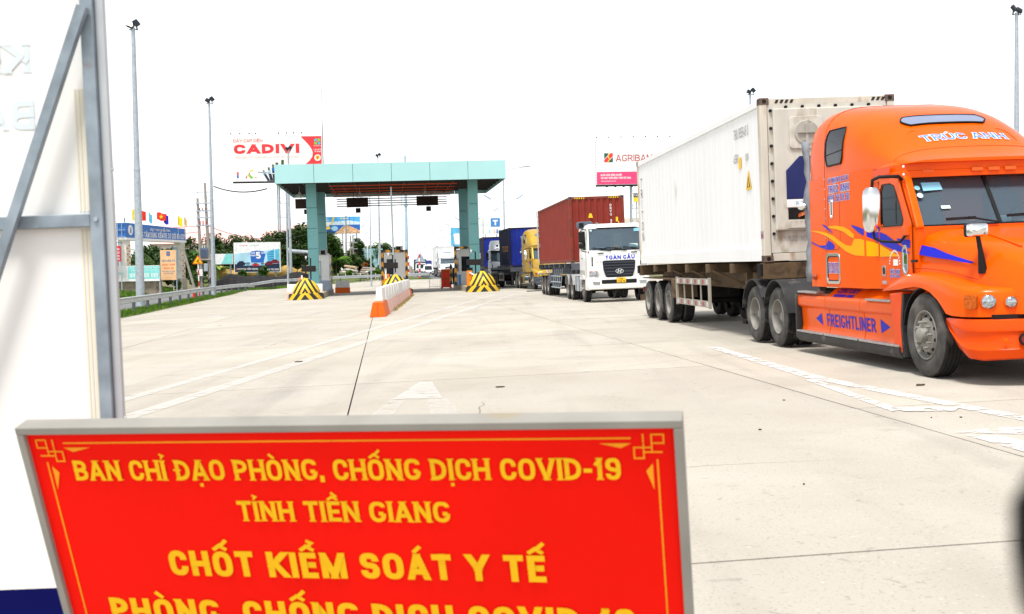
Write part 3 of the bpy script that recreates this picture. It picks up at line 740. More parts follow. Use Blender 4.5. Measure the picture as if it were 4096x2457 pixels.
def ring(mb, outer, inner, off):
    """a plate with a hole: outer and inner loops with equal point counts, thickened by off"""
    off = Vector(off); n = len(outer); o = [Vector(p) for p in outer]; i = [Vector(p) for p in inner]
    vs = o + i + [p+off for p in o] + [p+off for p in i]; fs = []
    for k in range(n):
        j = (k+1) % n
        fs += [(k, j, n+j, n+k), (2*n+k, 3*n+k, 3*n+j, 2*n+j), (k, 2*n+k, 2*n+j, j), (n+k, n+j, 3*n+j, 3*n+k)]
    return mb.add(vs, fs)
def rrect(a0, a1, b0, b1, r, n=4):
    pts = []
    for cx, cy, s in ((a1-r, b1-r, 0), (a0+r, b1-r, 90), (a0+r, b0+r, 180), (a1-r, b0+r, 270)):
        for k in range(n+1):
            t = R(s + 90*k/n); pts.append((cx + r*math.cos(t), cy + r*math.sin(t)))
    return pts
def build_orange(loc, yaw):
    t = thing('tractor_truck', 'orange long nosed tractor truck with blue and yellow flame stripes, nearest to the camera', 'truck', loc, yaw, None, math.atan(KS))
    # ---------- lower cab and sleeper shell
    half = [(1.17, 3.88), (1.22, 3.80), (1.22, 1.74), (1.145, 1.52), (1.135, .46), (1.10, .36)]
    foot = [(-x, y) for x, y in half] + [(x, y) for x, y in half[::-1]]
    mb = MB(); mb.loft([[(x, y, z) for x, y in foot] for z in (1.05, 1.12, 1.84)], cap=False)
    half2 = [(1.17, 3.88), (1.22, 3.80), (1.22, 1.74), (1.145, 1.52), (1.14, 1.42)]
    foot2 = [(-x, y) for x, y in half2] + [(x, y) for x, y in half2[::-1]]
    mb.loft([[(x, y, z) for x, y in foot2] for z in (1.84, 2.67)], cap=False)
    mb.poly([(x, y, 1.05) for x, y in foot])
    body = mb.build('cab_shell', ORANGE, t, 30)
    MB().box(-1.12, 1.12, .42, 1.3, 1.80, 1.835).build('dashboard', DASH, t, bevel=.01)
    mb = MB(); mb.box(-1.13, 1.13, 1.44, 1.46, 1.84, 2.66); mb.build('cab_curtain', CURTAIN, t)
    for sx in (-.55, .55): seat(t, sx, 1.0, 1.55, SEATM)
    steering_wheel(t, .5, .72, 1.93)
    MB().box(.35, .75, .48, .62, 1.84, 1.90).build('dash_papers', mat('paper', (.6, .7, .6), .8, var=.3, vs=9), t)
    MB().cyl((-.35, .55, 1.837), (-.35, .55, 1.90), .09, .13, 16).build('dash_bowl', mat('pale_plastic', (.45, .6, .7), .4), t, 40)
    MB().box(.02, .22, .52, .66, 1.837, 1.95).build('dash_box', MATS['pale_plastic'], t, bevel=.02)
    # ---------- doors with windows
    for sx in (-1, 1):
        out = [(.44, 1.10), (.44, 1.88), (.62, 2.18), (.78, 2.47), (1.0, 2.50), (1.34, 2.50), (1.40, 2.3), (1.40, 1.9), (1.40, 1.10)]
        inn = [(.70, 1.88), (.66, 1.95), (.76, 2.16), (.90, 2.38), (1.02, 2.42), (1.26, 2.42), (1.32, 2.34), (1.32, 1.95), (1.28, 1.88)]
        mb = MB(); X = sx*1.137; ring(mb, [(X, y, z) for y, z in out], [(X, y, z) for y, z in inn], (sx*.018, 0, 0))
        d = mb.build('door', ORANGE, t, bevel=.006)
        gap = MB(); cy_, cz_ = .95, 1.75
        ring(gap, [(sx*1.1385, cy_+(y-cy_)*1.022, cz_+(z-cz_)*1.014) for y, z in out], [(sx*1.1385, y, z) for y, z in out], (sx*.0025, 0, 0)); gap.build('door_gap', BLACK, d)
        ring(gap2 := MB(), [(X+sx*.019, 1.0+(y-1.0)*1.05, 2.15+(z-2.15)*1.05) for y, z in inn], [(X+sx*.019, y, z) for y, z in inn], (sx*.005, 0, 0)); gap2.build('window_seal', BLACK, d)
        MB().prism([(X+sx*.006, y, z) for y, z in inn], (sx*.004, 0, 0)).build('door_window', SMOKE, d)
        MB().box(X+sx*.004-.01, X+sx*.004+.012, .86, .89, 1.9, 2.36).build('window_divider', PLASTIC, d)
        for z0, z1, y0, y1 in ((1.22, 1.36, 1.20, 1.32),):
            ring_ = MB(); ring(ring_, [(X+sx*.018, y, z) for y, z in rrect(y0, y1, z0, z1, .02)], [(X+sx*.018, y, z) for y, z in rrect(y0+.02, y1-.02, z0+.02, z1-.02, .01)], (sx*.012, 0, 0)); ring_.build('door_handle', CHROME, d, bevel=.003)
            MB().box(X+sx*.02-.003, X+sx*.02+.003, y0+.03, y1-.03, z0+.03, z1-.03).build('handle_paddle', BLACK, d)
        mb = MB(); lo = [(.53, 1.30), (.57, 1.24), (.64, 1.24), (.69, 1.32), (.69, 1.56), (.64, 1.62), (.57, 1.62), (.53, 1.50)]
        c = Vector((0, .61, 1.43)); li = [((y-.61)*.72+.61, (z-1.43)*.82+1.43) for y, z in lo]
        ring(mb, [(X+sx*.018, y, z) for y, z in lo], [(X+sx*.018, y, z) for y, z in li], (sx*.014, 0, 0)); mb.build('peep_window_rim', CHROME, d, bevel=.004)
        MB().prism([(X+sx*.02, y, z) for y, z in li], (sx*.003, 0, 0)).build('peep_window', SMOKE, d)
        MB().box(X+sx*.021-.002, X+sx*.021+.002, 1.20, 1.32, 1.12, 1.16).build('maker_plate', GALV, d)
        # windscreen pillar
        MB().bar((sx*1.07, .38, 1.80), (sx*1.02, .84, 2.5), .10, .12).build('windscreen_pillar', ORANGE, t, bevel=.02)
        MB().bar((sx*1.09, .46, 1.84), (sx*1.07, .86, 2.48), .05, .07).build('pillar_trim', ORANGE, t)
    # ---------- windscreen
    for sx in (-1, 1):
        mb = MB(); rows = []
        for k in range(5):
            f = k/4; z = 1.84 + .66*f; yb = .40 + .44*f
            rows.append([(sx*(.015 + (1.00-.045*f)*q/5), yb + .03*(q/5)**2, z) for q in range(6)])
        if sx < 0: rows = [r_[::-1] for r_ in rows]
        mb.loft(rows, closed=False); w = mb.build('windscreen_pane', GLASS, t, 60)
    MB().bar((0, .385, 1.82), (0, .825, 2.5), .045, .03).build('windscreen_divider', BLACK, t)
    mb = MB(); mb.box(-1.04, 1.04, .385, .41, 1.80, 1.86); mb.bar((-1.03, .42, 1.85), (-.99, .87, 2.5), .05, .03); mb.bar((1.03, .42, 1.85), (.99, .87, 2.5), .05, .03)
    mb.build('windscreen_seal', BLACK, t)
    for (x0, y0, z0), (x1, y1, z1) in (((-.05, .33, 1.86), (-.72, .37, 1.93)), ((.62, .33, 1.86), (.08, .37, 1.95))):
        mb = MB(); mb.bar((x0, y0, z0), (x1*.6+x0*.4, (y0+y1)/2, z1+.01), .03, .02); mb.bar((x0*.55+x1*.45, y1-.02, z1), (x1, y1+.02, z1-.01), .02, .035); mb.build('wiper', BLACK, t)
    ws = lambda x, z: (x, .385+.44*(z-1.84)/.66, z)
    for x, z, w_, h_, m_ in ((-.93, 2.34, .075, .075, STICK), (-.925, 2.24, .08, .08, STICKG)):
        MB().cyl(ws(x, z), Vector(ws(x, z))+Vector((0, -.004, .003)), w_/2, n=14).build('round_sticker', m_, t)
    MB().poly([ws(-.86, 2.30), ws(-.60, 2.31), ws(-.61, 2.41), ws(-.86, 2.41)]).build('badge_sticker', STICK, t)
    MB().poly([ws(-.70, 2.06), ws(-.58, 2.06), ws(-.58, 2.10), ws(-.70, 2.10)]).build('small_sticker', STICKG, t)
    # ---------- sun visor band
    def visor_loop(z, g):
        pts = []
        for x, y in ((1.16, 1.74), (1.15, 1.2), (1.13, .95), (1.06, .78), (.85, .70), (.45, .665), (0, .655)):
            pts.append((x+g, y-g*(1 if y < 1 else 0)))
        return [(-x, y, z) for x, y in pts] + [(x, y, z) for x, y in pts[:-1][::-1]]
    mb = MB(); mb.loft([visor_loop(2.50, -.03), visor_loop(2.475, -.005), visor_loop(2.48, .0), visor_loop(2.56, .0), visor_loop(2.57, -.012), visor_loop(2.66, -.012), visor_loop(2.70, -.04)], cap=True)
    vis = mb.build('sun_visor', ORANGE, t, 30)
    for x in (-.78, -.16, 0.06, .28, .86):
        y = .648 + (.06 if abs(x) > .7 else 0); MB().box(x-.075, x+.075, y-.02, y+.02, 2.525, 2.575).build('marker_lamp', mat('marker_orange', (.75, .12, .02), .3), vis, bevel=.01)
    for z in (2.52, 2.62): MB().cyl((-1.10, .70, z), (-1.12, .68, z), .016, n=8).build('bolt', CHROME, vis)
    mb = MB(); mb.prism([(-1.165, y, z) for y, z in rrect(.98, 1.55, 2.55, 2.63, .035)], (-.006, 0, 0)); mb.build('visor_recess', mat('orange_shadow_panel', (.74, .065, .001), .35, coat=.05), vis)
    # ---------- raised roof
    RY = [.60, .8, 1.1, 1.4, 1.75, 2.1, 2.5, 2.9, 3.2, 3.5, 3.72, 3.88]; RZ = [2.70, 2.77, 2.92, 3.10, 3.31, 3.47, 3.60, 3.68, 3.72, 3.72, 3.66, 3.54]
    RW = [1.0, 1.07, 1.11, 1.14, 1.18, 1.21, 1.22, 1.22, 1.22, 1.22, 1.21, 1.17]; RN = [2.4, 2.5, 2.6, 2.8, 3.0, 3.3, 3.6, 4.0, 4.4, 4.6, 4.6, 4.2]
    def itp(A, y):
        if y <= RY[0]: return A[0]
        for k in range(len(RY)-1):
            if y <= RY[k+1]:
                f = (y-RY[k])/(RY[k+1]-RY[k]); return A[k]*(1-f)+A[k+1]*f
        return A[-1]
    zb = 2.66
    def roof_sec(y, n=20):
        zt, hw, e = itp(RZ, y), itp(RW, y), itp(RN, y); pts = []
        for k in range(n+1):
            a = math.pi*k/n; c, s = math.cos(a), math.sin(a)
            pts.append((-hw*math.copysign(abs(c)**(2/e), c), y, zb + (zt-zb)*abs(s)**(2/e)))
        return pts
    ys = sorted(set([.6 + .13*k for k in range(26)] + [3.88]))
    secs = [roof_sec(y) for y in ys if y <= 3.88]
    mb = MB(); mb.loft(secs); rf = mb.build('roof_fairing', ORANGE, t, 50)
    def roof_z(x, y):
        zt, hw, e = itp(RZ, y), itp(RW, y), itp(RN, y); q = min(abs(x)/hw, .999); return zb + (zt-zb)*(1-q**e)**(1/e)
    def roof_side(y, z):
        zt, hw, e = itp(RZ, y), itp(RW, y), itp(RN, y); q = min(max((z-zb)/(zt-zb), 0), .99); return -hw*(1-q**e)**(1/e)
    def roof_fn(xc, yc, k=.9):   # print on the sloping roof front: u across, v up the slope
        def fn(u, v, l):
            y = yc + v*k; x = xc+u; return Vector((x, y-l*.5-.004, roof_z(x, y)+l+.006))
        return fn
    mb = MB(); loop = rrect(-.74, .74, 1.14, 1.52, .09, 5)     # raised panel around the name
    g_ = [[(x, y, roof_z(x, y)+h) for x, y in rrect(-.74+e, .74-e, 1.10+e, 1.56-e, .12, 5)] for e, h in ((-.02, -.004), (0, .004), (.03, .005))]
    for a, b in zip(g_[:-1], g_[1:]): mb.loft([a, b], cap=False)
    mb.build('name_panel_edge', ORANGE, rf, 60)
    BLUEN = mat('name_blue', (.08, .22, .62), .4)
    lettering('name_outline', 'TRÚC ANH', .17, PRINTW, rf, roof_fn(0, 1.22), width=1.16, wt=.15, wf=.80, slab=True, grow=.011)
    lettering('name_lettering', 'TRÚC ANH', .17, BLUEN, rf, roof_fn(0, 1.22), width=1.16, z=.003, wt=.15, wf=.80, slab=True)
    def skp(u, v):        # u, v in 0..1 over the skylight, following the roof
        y = 1.66 + .27*v; x0 = -.52 - .12*math.sin(math.pi*min(v*.8+.1, 1)); x1 = .46 + .10*math.sin(math.pi*min(v*.9, 1)); x = x0 + (x1-x0)*u
        return Vector((x, y-.012, roof_z(x, y)+.014))
    MB().loft([[skp(i/16, j/5) for i in range(17)] for j in range(6)], closed=False).build('skylight', GLASSP, rf, 60)
    loop = [skp(i/16, 0) for i in range(17)] + [skp(1, j/5) for j in range(1, 6)] + [skp(1-i/16, 1) for i in range(1, 17)] + [skp(0, 1-j/5) for j in range(1, 6)]
    MB().tube(loop, .011, 6).build('skylight_seal', BLACK, rf)
    for yy in (1.02, 3.15):          # joints of the moulded roof
        MB().tube([Vector(p)+Vector((0, -.001, .001)) for p in roof_sec(yy, 28)], .004, 5).build('roof_joint', mat('seam_shadow', (.25, .03, .005), .6), rf)
    # sleeper window in the roof side
    win = [(2.42, 2.90), (2.50, 2.82), (2.98, 2.84), (3.06, 2.92), (3.08, 3.25), (3.0, 3.38), (2.62, 3.34), (2.48, 3.24), (2.43, 3.05)]
    for sx in (1, -1):
        def wp(u, v):      # rounded window following the roof side
            z = 2.83 + .52*v; e = abs(2*v-1)**4*.07; y0 = 2.43 + e + .05*v; y1 = 3.08 - e; y = y0 + (y1-y0)*u
            return Vector((sx*(roof_side(y, z)-.008), y, z))
        MB().loft([[wp(i/8, j/8) for i in range(9)] for j in range(9)], closed=False).build('sleeper_window', DARKGL, rf, 60)
        lp = [wp(i/8, 0) for i in range(9)] + [wp(1, j/8) for j in range(1, 9)] + [wp(1-i/8, 1) for i in range(1, 9)] + [wp(0, 1-j/8) for j in range(1, 9)]
        mb = MB(); mb.tube(lp, .013, 6)
        mb.bar((sx*(roof_side(2.43, 3.0)-.01), 2.44, 3.02), (sx*(roof_side(3.06, 3.0)-.01), 3.07, 2.99), .012); mb.build('window_seal', BLACK, rf)
    rv = MB().cyl((0, 0, 0), (.007, 0, 0), .011, .007, 6).mesh('rivet', CHROME)
    for sx in (-1, 1):
        for k in range(11): part('rivet', rv, t, (sx*1.221, 3.16, 1.2 + .145*k), (0, 0, 0 if sx > 0 else math.pi))
        MB().box(sx*1.2215-.0012, sx*1.2215+.0012, 3.145, 3.15, 1.06, 2.66).build('panel_seam', BLACK, t)
    # rear flap
    for sx in (-1, 1):
        mb = MB(); n = 14
        for k in range(n): pass
        rr = random.Random(3); a = []; b = []
        for k in range(n+1):
            z = 1.12 + (3.30-1.12)*k/n; w_ = .13 + .05*math.sin(k*1.1) + rr.uniform(-.015, .015)
            a.append((sx*1.19, 3.86, z)); b.append((sx*(1.20+rr.uniform(0, .05)), 3.88+w_, z))
        mb.loft([a, b], closed=False); o = mb.build('rear_flap', RUBFLAP, t, 50); md = o.modifiers.new('t', 'SOLIDIFY'); md.thickness = .012
    # horn-shaped marker at the rear edge and low side lamp
    MB().tube([(-1.24, 3.92, 2.30), (-1.27, 3.97, 2.30), (-1.28, 4.05, 2.30)], [.03, .07, .055], 12).build('work_lamp', CHROME, t, 50)
    MB().tube([(-1.22, 3.62, 1.20), (-1.26, 3.60, 1.20), (-1.275, 3.58, 1.20)], [.05, .045, .02], 10).build('side_lamp', mat('dark_amber', (.30, .06, .03), .3), t, 50)
    # luggage hatch with chrome frame, sleeper door grip
    mb = MB(); lo = rrect(2.62, 3.16, 1.10, 1.55, .08); li = rrect(2.66, 3.12, 1.14, 1.51, .06)
    ring(mb, [(-1.221, y, z) for y, z in lo], [(-1.221, y, z) for y, z in li], (-.014, 0, 0)); hatch = mb.build('hatch_frame', CHROME, t, bevel=.004)
    mb = MB(); ring(mb, [(-1.2215, y, z) for y, z in li], [(-1.2215, y, z) for y, z in rrect(2.675, 3.105, 1.155, 1.495, .05)], (-.006, 0, 0)); mb.build('hatch_seal', BLACK, hatch)
    mb = MB(); ring(mb, [(-1.221, y, z) for y, z in rrect(2.84, 2.95, 2.06, 2.34, .05)], [(-1.221, y, z) for y, z in rrect(2.865, 2.925, 2.09, 2.31, .028)], (-.012, 0, 0)); gr = mb.build('grip_rim', CHROME, t, bevel=.003)
    MB().prism([(-1.2215, y, z) for y, z in rrect(2.865, 2.925, 2.09, 2.31, .028)], (-.004, 0, 0)).build('grip_recess', mat('grip_dark', (.1, .1, .1), .2, .8), gr)
    mb = MB(); lo = rrect(2.60, 3.06, 1.60, 2.44, .12); ring(mb, [(-1.2212, y, z) for y, z in lo], [(-1.2212, y, z) for y, z in rrect(2.606, 3.054, 1.606, 2.434, .115)], (-.0015, 0, 0)); mb.build('hatch_line', BLACK, t)
    # ---------- flames
    def side_x(y): return -1.2245 if y > 1.75 else (-1.2245 + .078*(1.75-y)/.23 if y > 1.52 else -1.160)
    def flame(name, rows, m, xf=side_x):
        mb = MB(); fine = []
        for (y0, a0, b0), (y1, a1, b1) in zip(rows[:-1], rows[1:]):
            for k in range(3): f = k/3; fine.append((y0+(y1-y0)*f, a0+(a1-a0)*f, b0+(b1-b0)*f))
        fine.append(rows[-1])
        mb.loft([[(xf(y), y, a) for y, a, b in fine], [(xf(y), y, b) for y, a, b in fine]], closed=False)
        return mb.build(name, m, t)
    flame('flame_stripe', [(3.75, 1.9, 1.91), (3.42, 1.86, 1.89), (3.15, 1.81, 1.86), (2.89, 1.74, 1.81), (2.64, 1.65, 1.73), (2.4, 1.57, 1.66), (2.2, 1.53, 1.64), (2.08, 1.51, 1.74), (1.85, 1.5, 1.73), (1.62, 1.49, 1.69), (1.42, 1.485, 1.65)], FLAME_Y)
    flame('flame_stripe', [(3.05, 1.93, 1.95), (2.75, 1.9, 1.95), (2.46, 1.85, 1.92), (2.26, 1.78, 1.87), (2.09, 1.745, 1.80)], FLAME_Y)
    flame('flame_stripe', [(1.38, 1.48, 1.64), (1.19, 1.48, 1.59), (0.98, 1.48, 1.53), (0.75, 1.478, 1.48)], FLAME_Y)
    flame('flame_stripe', [(2.17, 1.92, 1.94), (1.94, 1.825, 1.9), (1.68, 1.755, 1.85), (1.42, 1.67, 1.815)], FLAME_B)
    flame('flame_stripe', [(1.38, 1.66, 1.81), (1.18, 1.61, 1.77), (0.98, 1.57, 1.7), (0.71, 1.53, 1.6), (0.46, 1.51, 1.512)], FLAME_B)
    flame('flame_stripe', [(0.85, 1.7, 1.71), (0.7, 1.63, 1.7), (0.60, 1.60, 1.69), (0.46, 1.575, 1.68)], FLAME_B)
    flame('flame_stripe', [(3.77, 1.72, 1.74), (3.44, 1.65, 1.67), (3.17, 1.61, 1.67), (3.06, 1.6, 1.74), (2.9, 1.6, 1.7), (2.82, 1.63, 1.66)], FLAME_B)
    flame('flame_stripe', [(3.3, 1.98, 1.99), (3.14, 1.92, 1.96), (2.89, 1.84, 1.85)], FLAME_B)
    # ---------- side lettering
    sfn = lambda y0, z0: (lambda u, v, l: Vector((-1.2235-l, y0-u, z0+v)))
    def outlined(name, s, h, y0, z0, w_, x=-1.2235, par=t, ink=INK, **kw):
        f = lambda u, v, l: Vector((x-l, y0-u, z0+v))
        lettering(name+'_outline', s, h, PRINTW, par, f, width=w_, grow=h*.07, **kw)
        lettering(name, s, h, ink, par, f, width=w_, z=.003, **kw)
    outlined('company_lettering', 'CTY TNHH TM SC & DV VT', .075, 2.62, 2.575, .80, wt=.14, wf=.5)
    outlined('company_lettering', 'TRÚC ANH', .11, 2.62, 2.43, .80, wt=.16, wf=.62, slab=True)
    outlined('phone_lettering', '0912 28 29 26', .10, 2.62, 2.30, .80, wt=.15, wf=.6)
    outlined('plate_lettering', '51C-395.56', .15, 2.89, 1.26, .40, wt=.13, wf=.45)
    outlined('phone_lettering', '0912 28 29 26', .035, .93, 1.205, .30, x=-1.158, wt=.17, wf=.6)
    outlined('company_lettering', 'TRÚC ANH', .055, .93, 1.255, .30, x=-1.158, wt=.17, wf=.62)
    mb = MB()
    for k in range(15):
        a = R(8 + 164*k/14); c = Vector((-1.160, .93-.155*math.cos(math.pi-a), 1.36+.19*math.sin(a))); mb.cbox(c, (.002, .018, .028), Matrix.Rotation(a-math.pi/2, 3, 'X'))
    mb.build('arc_lettering', PRINTW, t)
    MB().box(-1.1605, -1.158, .83, .97, 1.36, 1.44).build('notice_sticker', PRINTW, t)
    # ---------- hood
    HY = [.42, .2, -.1, -.4, -.7, -1.0, -1.2, -1.32, -1.38]
    zt = [1.82, 1.79, 1.74, 1.69, 1.63, 1.56, 1.48, 1.38, 1.22]; hs = [.98, .95, .90, .84, .78, .71, .66, .60, .55]
    zs_ = [1.74, 1.70, 1.65, 1.60, 1.54, 1.47, 1.40, 1.31, 1.18]; hv = [1.11, 1.08, 1.04, 1.0, .95, .88, .80, .72, .62]; zv = [1.22, 1.22, 1.20, 1.16, 1.10, 1.05, 1.02, 1.0, .95]
    secs = []
    for k, y in enumerate(HY):
        hh = [(0, zt[k]), (hs[k]*.45, zt[k]-.005), (hs[k]*.80, zt[k]-.03), (hs[k], zs_[k]), (hs[k]+.035, zs_[k]-.06), ((hs[k]+hv[k])/2+.02, (zs_[k]+zv[k])/2), (hv[k], zv[k]), (hv[k], .80)]
        secs.append([(-x, y, z) for x, z in hh[::-1]] + [(x, y, z) for x, z in hh[1:]])
    mb = MB(); mb.loft(secs, closed=False); mb.add([p for p in secs[-1]], [tuple(range(len(secs[-1])))])
    hood = mb.build('hood', ORANGE, t, 50)
    def hood_side(y):
        for k in range(len(HY)-1):
            if HY[k+1] <= y <= HY[k]:
                f = (y-HY[k])/(HY[k+1]-HY[k]); L_ = lambda A: A[k]*(1-f)+A[k+1]*f
                return L_(hs)+.035, L_(zs_)-.06, L_(hv), L_(zv)
        return hs[0]+.035, zs_[0]-.06, hv[0], zv[0]
    def hood_x(y, z):
        a, za, b, zb_ = hood_side(y); f = min(max((z-za)/(zb_-za), 0), 1); return -(a+(b-a)*f) - .03*math.sin(f*math.pi) - .022
    rows = [(0.41, 1.50, 1.62), (0.1, 1.46, 1.57), (-0.19, 1.43, 1.49), (-0.46, 1.39, 1.43), (-0.73, 1.36, 1.37)]
    mb = MB(); fine = []
    for (y0, a0, b0), (y1, a1, b1) in zip(rows[:-1], rows[1:]):
        for k in range(3): f = k/3; fine.append((y0+(y1-y0)*f, a0+(a1-a0)*f, b0+(b1-b0)*f))
    mb.loft([[(hood_x(y, a), y, a) for y, a, b in fine], [(hood_x(y, (a+b)/2), y, (a+b)/2) for y, a, b in fine], [(hood_x(y, b), y, b) for y, a, b in fine]], closed=False); mb.build('flame_stripe', FLAME_B, hood)
    mb = MB(); mb.box(-1.165, -1.14, .30, .44, 1.40, 1.43); mb.build('hood_latch', BLACK, hood)
    for sx in (-1, 1):
        seam = [Vector((sx*(hood_side(y)[2]+.004), y, hood_side(y)[3]+.10)) for y in (.40, .2, 0, -.2, -.4, -.6, -.8)]
        seam = [Vector((-sx*abs(hood_x(p.y, p.z))*-1, p.y, p.z)) for p in seam]
        MB().tube(seam, .004, 5).build('hood_seam', mat('seam_shadow', (.25, .03, .005), .6), hood)
        MB().tube([Vector((sx*.52, y, 0)) + Vector((0, 0, z)) for y, z in ((.40, 1.818), (.1, 1.775), (-.3, 1.705), (-.7, 1.622), (-1.0, 1.552))], .012, 6).build('hood_crease', ORANGE, hood, 60)
    # grille
    mb = MB(); lo = [(x, z) for x, z in rrect(-.56, .56, .86, 1.50, .2, 5)]; li = [(x, z) for x, z in rrect(-.48, .48, .92, 1.43, .15, 5)]
    ring(mb, [(x, -1.38, z) for x, z in lo], [(x, -1.40, z) for x, z in li], (0, -.05, 0)); gr = mb.build('grille_surround', CHROME, t, bevel=.012)
    MB().prism([(x, -1.36, z) for x, z in li], (0, -.01, 0)).build('grille_back', BLACK, gr)
    for k in range(9): MB().box(-.48+.055*0, .48, -1.40, -1.38, .95+.055*k, .965+.055*k).build('grille_bar', CHROME, gr)
    # ---------- fenders with lamps
    FY = [1.38, 1.2, 1.0, .8, .62, .45, .2, 0, -.2, -.4, -.52, -.62, -.75, -.95, -1.08, -1.18, -1.26]
    FZ = [1.04, 1.10, 1.16, 1.21, 1.25, 1.27, 1.28, 1.275, 1.26, 1.23, 1.21, 1.19, 1.16, 1.13, 1.11, 1.10, 1.08]
    FB = [1.02, 1.03, 1.04, 1.05, 1.06, 1.08, 1.10, 1.09, 1.05, .96, .88, .80, .78, .775, .775, .775, .775]
    FX = [1.15, 1.19, 1.22, 1.235, 1.245, 1.25, 1.25, 1.25, 1.25, 1.25, 1.25, 1.25, 1.245, 1.22, 1.17, 1.06, .80]
    FI = [1.12, 1.08, 1.06, 1.04, 1.02, 1.0, .98, .96, .94, .92, .9, .88, .86, .82, .76, .70, .60]
    for sx in (-1, 1):
        secs = []
        for y, zt_, zb_, xo, xi in zip(FY, FZ, FB, FX, FI):
            d = max(zt_-zb_, .01); top = min(.07, d*.5)
            secs.append([(sx*xi, y, zb_), (sx*xi, y, zt_-.03), (sx*(xi*.6+xo*.4), y, zt_), (sx*(xo-.05), y, zt_-top*.35), (sx*(xo-.012), y, zt_-top), (sx*xo, y, zt_-top-d*.25), (sx*(xo-.004), y, zb_)])
        mb = MB(); mb.loft(secs); fo = mb.build('front_fender', ORANGE, t, 50)
        MB().box(sx*1.0-.22, sx*1.0+.22, -.85, 1.0, .98, 1.02)
        # lamps
        for (x, y, z, r_, nx) in ((1.02, -1.17, .945, .082, .35), (.80, -1.235, .935, .068, .15)):
            c = Vector((sx*x, y, z)); d = Vector((sx*nx, -1, 0)).normalized()
            mb = MB(); mb.cyl(c-d*.03, c+d*.035, r_*1.18, r_*1.08, 20); h_ = mb.build('headlamp_bezel', ORANGE, fo, 40)
            mb = MB(); mb.lathe([(r_, 0), (r_*.95, .012), (r_*.7, .022), (r_*.35, .028), (.001, .03)], 20, Matrix.Translation(c+d*.034) @ d.to_track_quat('X', 'Z').to_matrix().to_4x4()); mb.build('headlamp_lens', LAMPGL, h_, 50)
            MB().cyl(c+d*.03, c+d*.062, r_*.2, r_*.16, 12).build('headlamp_bulb', STICKG, h_)
        c0 = Vector((sx*1.165, -1.085, .95)); d = Vector((sx*.95, -.55, 0)).normalized(); u = Vector((0, 0, 1)).cross(d)
        M = Matrix((u, Vector((0, 0, 1)), d)).transposed()
        mb = MB(); pts = [c0 + M @ Vector((a, b, .0)) for a, b in rrect(-.075, .075, -.08, .08, .03)]; mb.prism(pts, d*.045); mb.build('turn_signal', AMBER, fo)
        mb = MB()
        for k in range(5): mb.cbox(c0+d*.047+Vector((0, 0, -.06+.03*k)), (.13, .003, .01), M.to_3x3() @ Matrix.Rotation(0, 3, 'X')) if False else None
        fo2 = MB(); fender_arc(fo2, sx*1.2-.02 if sx > 0 else -1.22, sx*1.2+.02 if sx > 0 else -.7, 0, .5, .60, 10, 150, 12, .015); fo2.build('wheel_arch_liner', BLACK, t)
    # ---------- bumper
    BP = [(-1.19, -.52, .70, .745), (-1.215, -.66, .56, .75), (-1.225, -.85, .40, .75), (-1.20, -1.02, .30, .75), (-1.12, -1.20, .285, .75), (-.95, -1.34, .30, .75), (-.65, -1.44, .31, .75), (-.3, -1.49, .32, .75)]
    BP = BP + [(-x, y, a, b) for x, y, a, b in BP[::-1]]
    secs = []
    for k, (x, y, a, b) in enumerate(BP):
        n = Vector((x*.9, y+.2, 0)).normalized(); P = Vector((x, y, 0)); h = b-a
        prof = [(-.12, b), (0, b), (.012, b-.02), (.014, a+h*.72), (-.01, a+h*.66), (-.012, a+h*.34), (.012, a+h*.26), (-.02, a+.02), (-.06, a), (-.12, a)]
        secs.append([(P + n*o + Vector((0, 0, z))) for o, z in prof])
    mb = MB(); mb.loft(secs); bo = mb.build('bumper', ORANGE_D, t, 40)
    for sx in (-1, 1):
        c = Vector((sx*.74, -1.425, .53)); d = Vector((sx*.25, -1, 0)).normalized()
        mb = MB(); mb.cyl(c, c+d*.03, .072, .064, 18); h_ = mb.build('fog_lamp_ring', BLACK, bo, 40)
        MB().cyl(c+d*.02, c+d*.034, .055, .05, 18).build('fog_lamp_lens', mat('fog_red', (.16, .02, .02), .3, var=.5, vs=60), h_, 40)
        MB().cyl(c+Vector((sx*.2, .05, 0)), c+Vector((sx*.2, .05, 0))+d*.012, .025, n=12).build('bumper_plug', ORANGE, bo)
    MB().box(-1.0, 1.0, -1.28, -.6, .74, .80).build('bumper_mount', DARK, t)
    # ---------- side skirts with steps
    for sx in (-1, 1):
        for i, (y0, y1) in enumerate(((.66, 1.98), (2.0, 3.30), (3.32, 4.50))):
            top = 1.03 if i != 2 else .93
            prof = [(1.0, top), (1.02, top), (1.19, .90), (1.215, .86), (1.215, .76), (1.205, .74), (1.15, .70), (1.135, .42), (1.15, .36), (1.16, .30), (1.0, .30)]
            mb = MB(); mb.loft([[(sx*x, y, z) for x, z in prof] for y in (y0, y1)]); pn = mb.build('side_skirt', ORANGE, t, 30, bevel=.006)
            s = MB(); s.box(sx*1.19-.065, sx*1.19+.065, y0+.02, y1-.02, .315, .345); s.build('running_step', TREAD, pn, bevel=.006)
            s = MB(); s.loft([[(sx*x, y, z) for x, z in ((1.0, .31), (1.26, .31), (1.255, .24), (1.20, .17), (1.0, .17))] for y in (y0-.01, y1+.01)]); s.build('skirt_bottom', PLASTIC, pn, 30)
        e = MB(); e.prism([(sx*1.0, .62, .24), (sx*1.0, .84, .24), (sx*1.0, .98, 1.0), (sx*1.0, .60, 1.03), (sx*1.0, .66, .6)], (sx*.225, 0, 0)); e.build('skirt_front_end', ORANGE_D, t, bevel=.02)
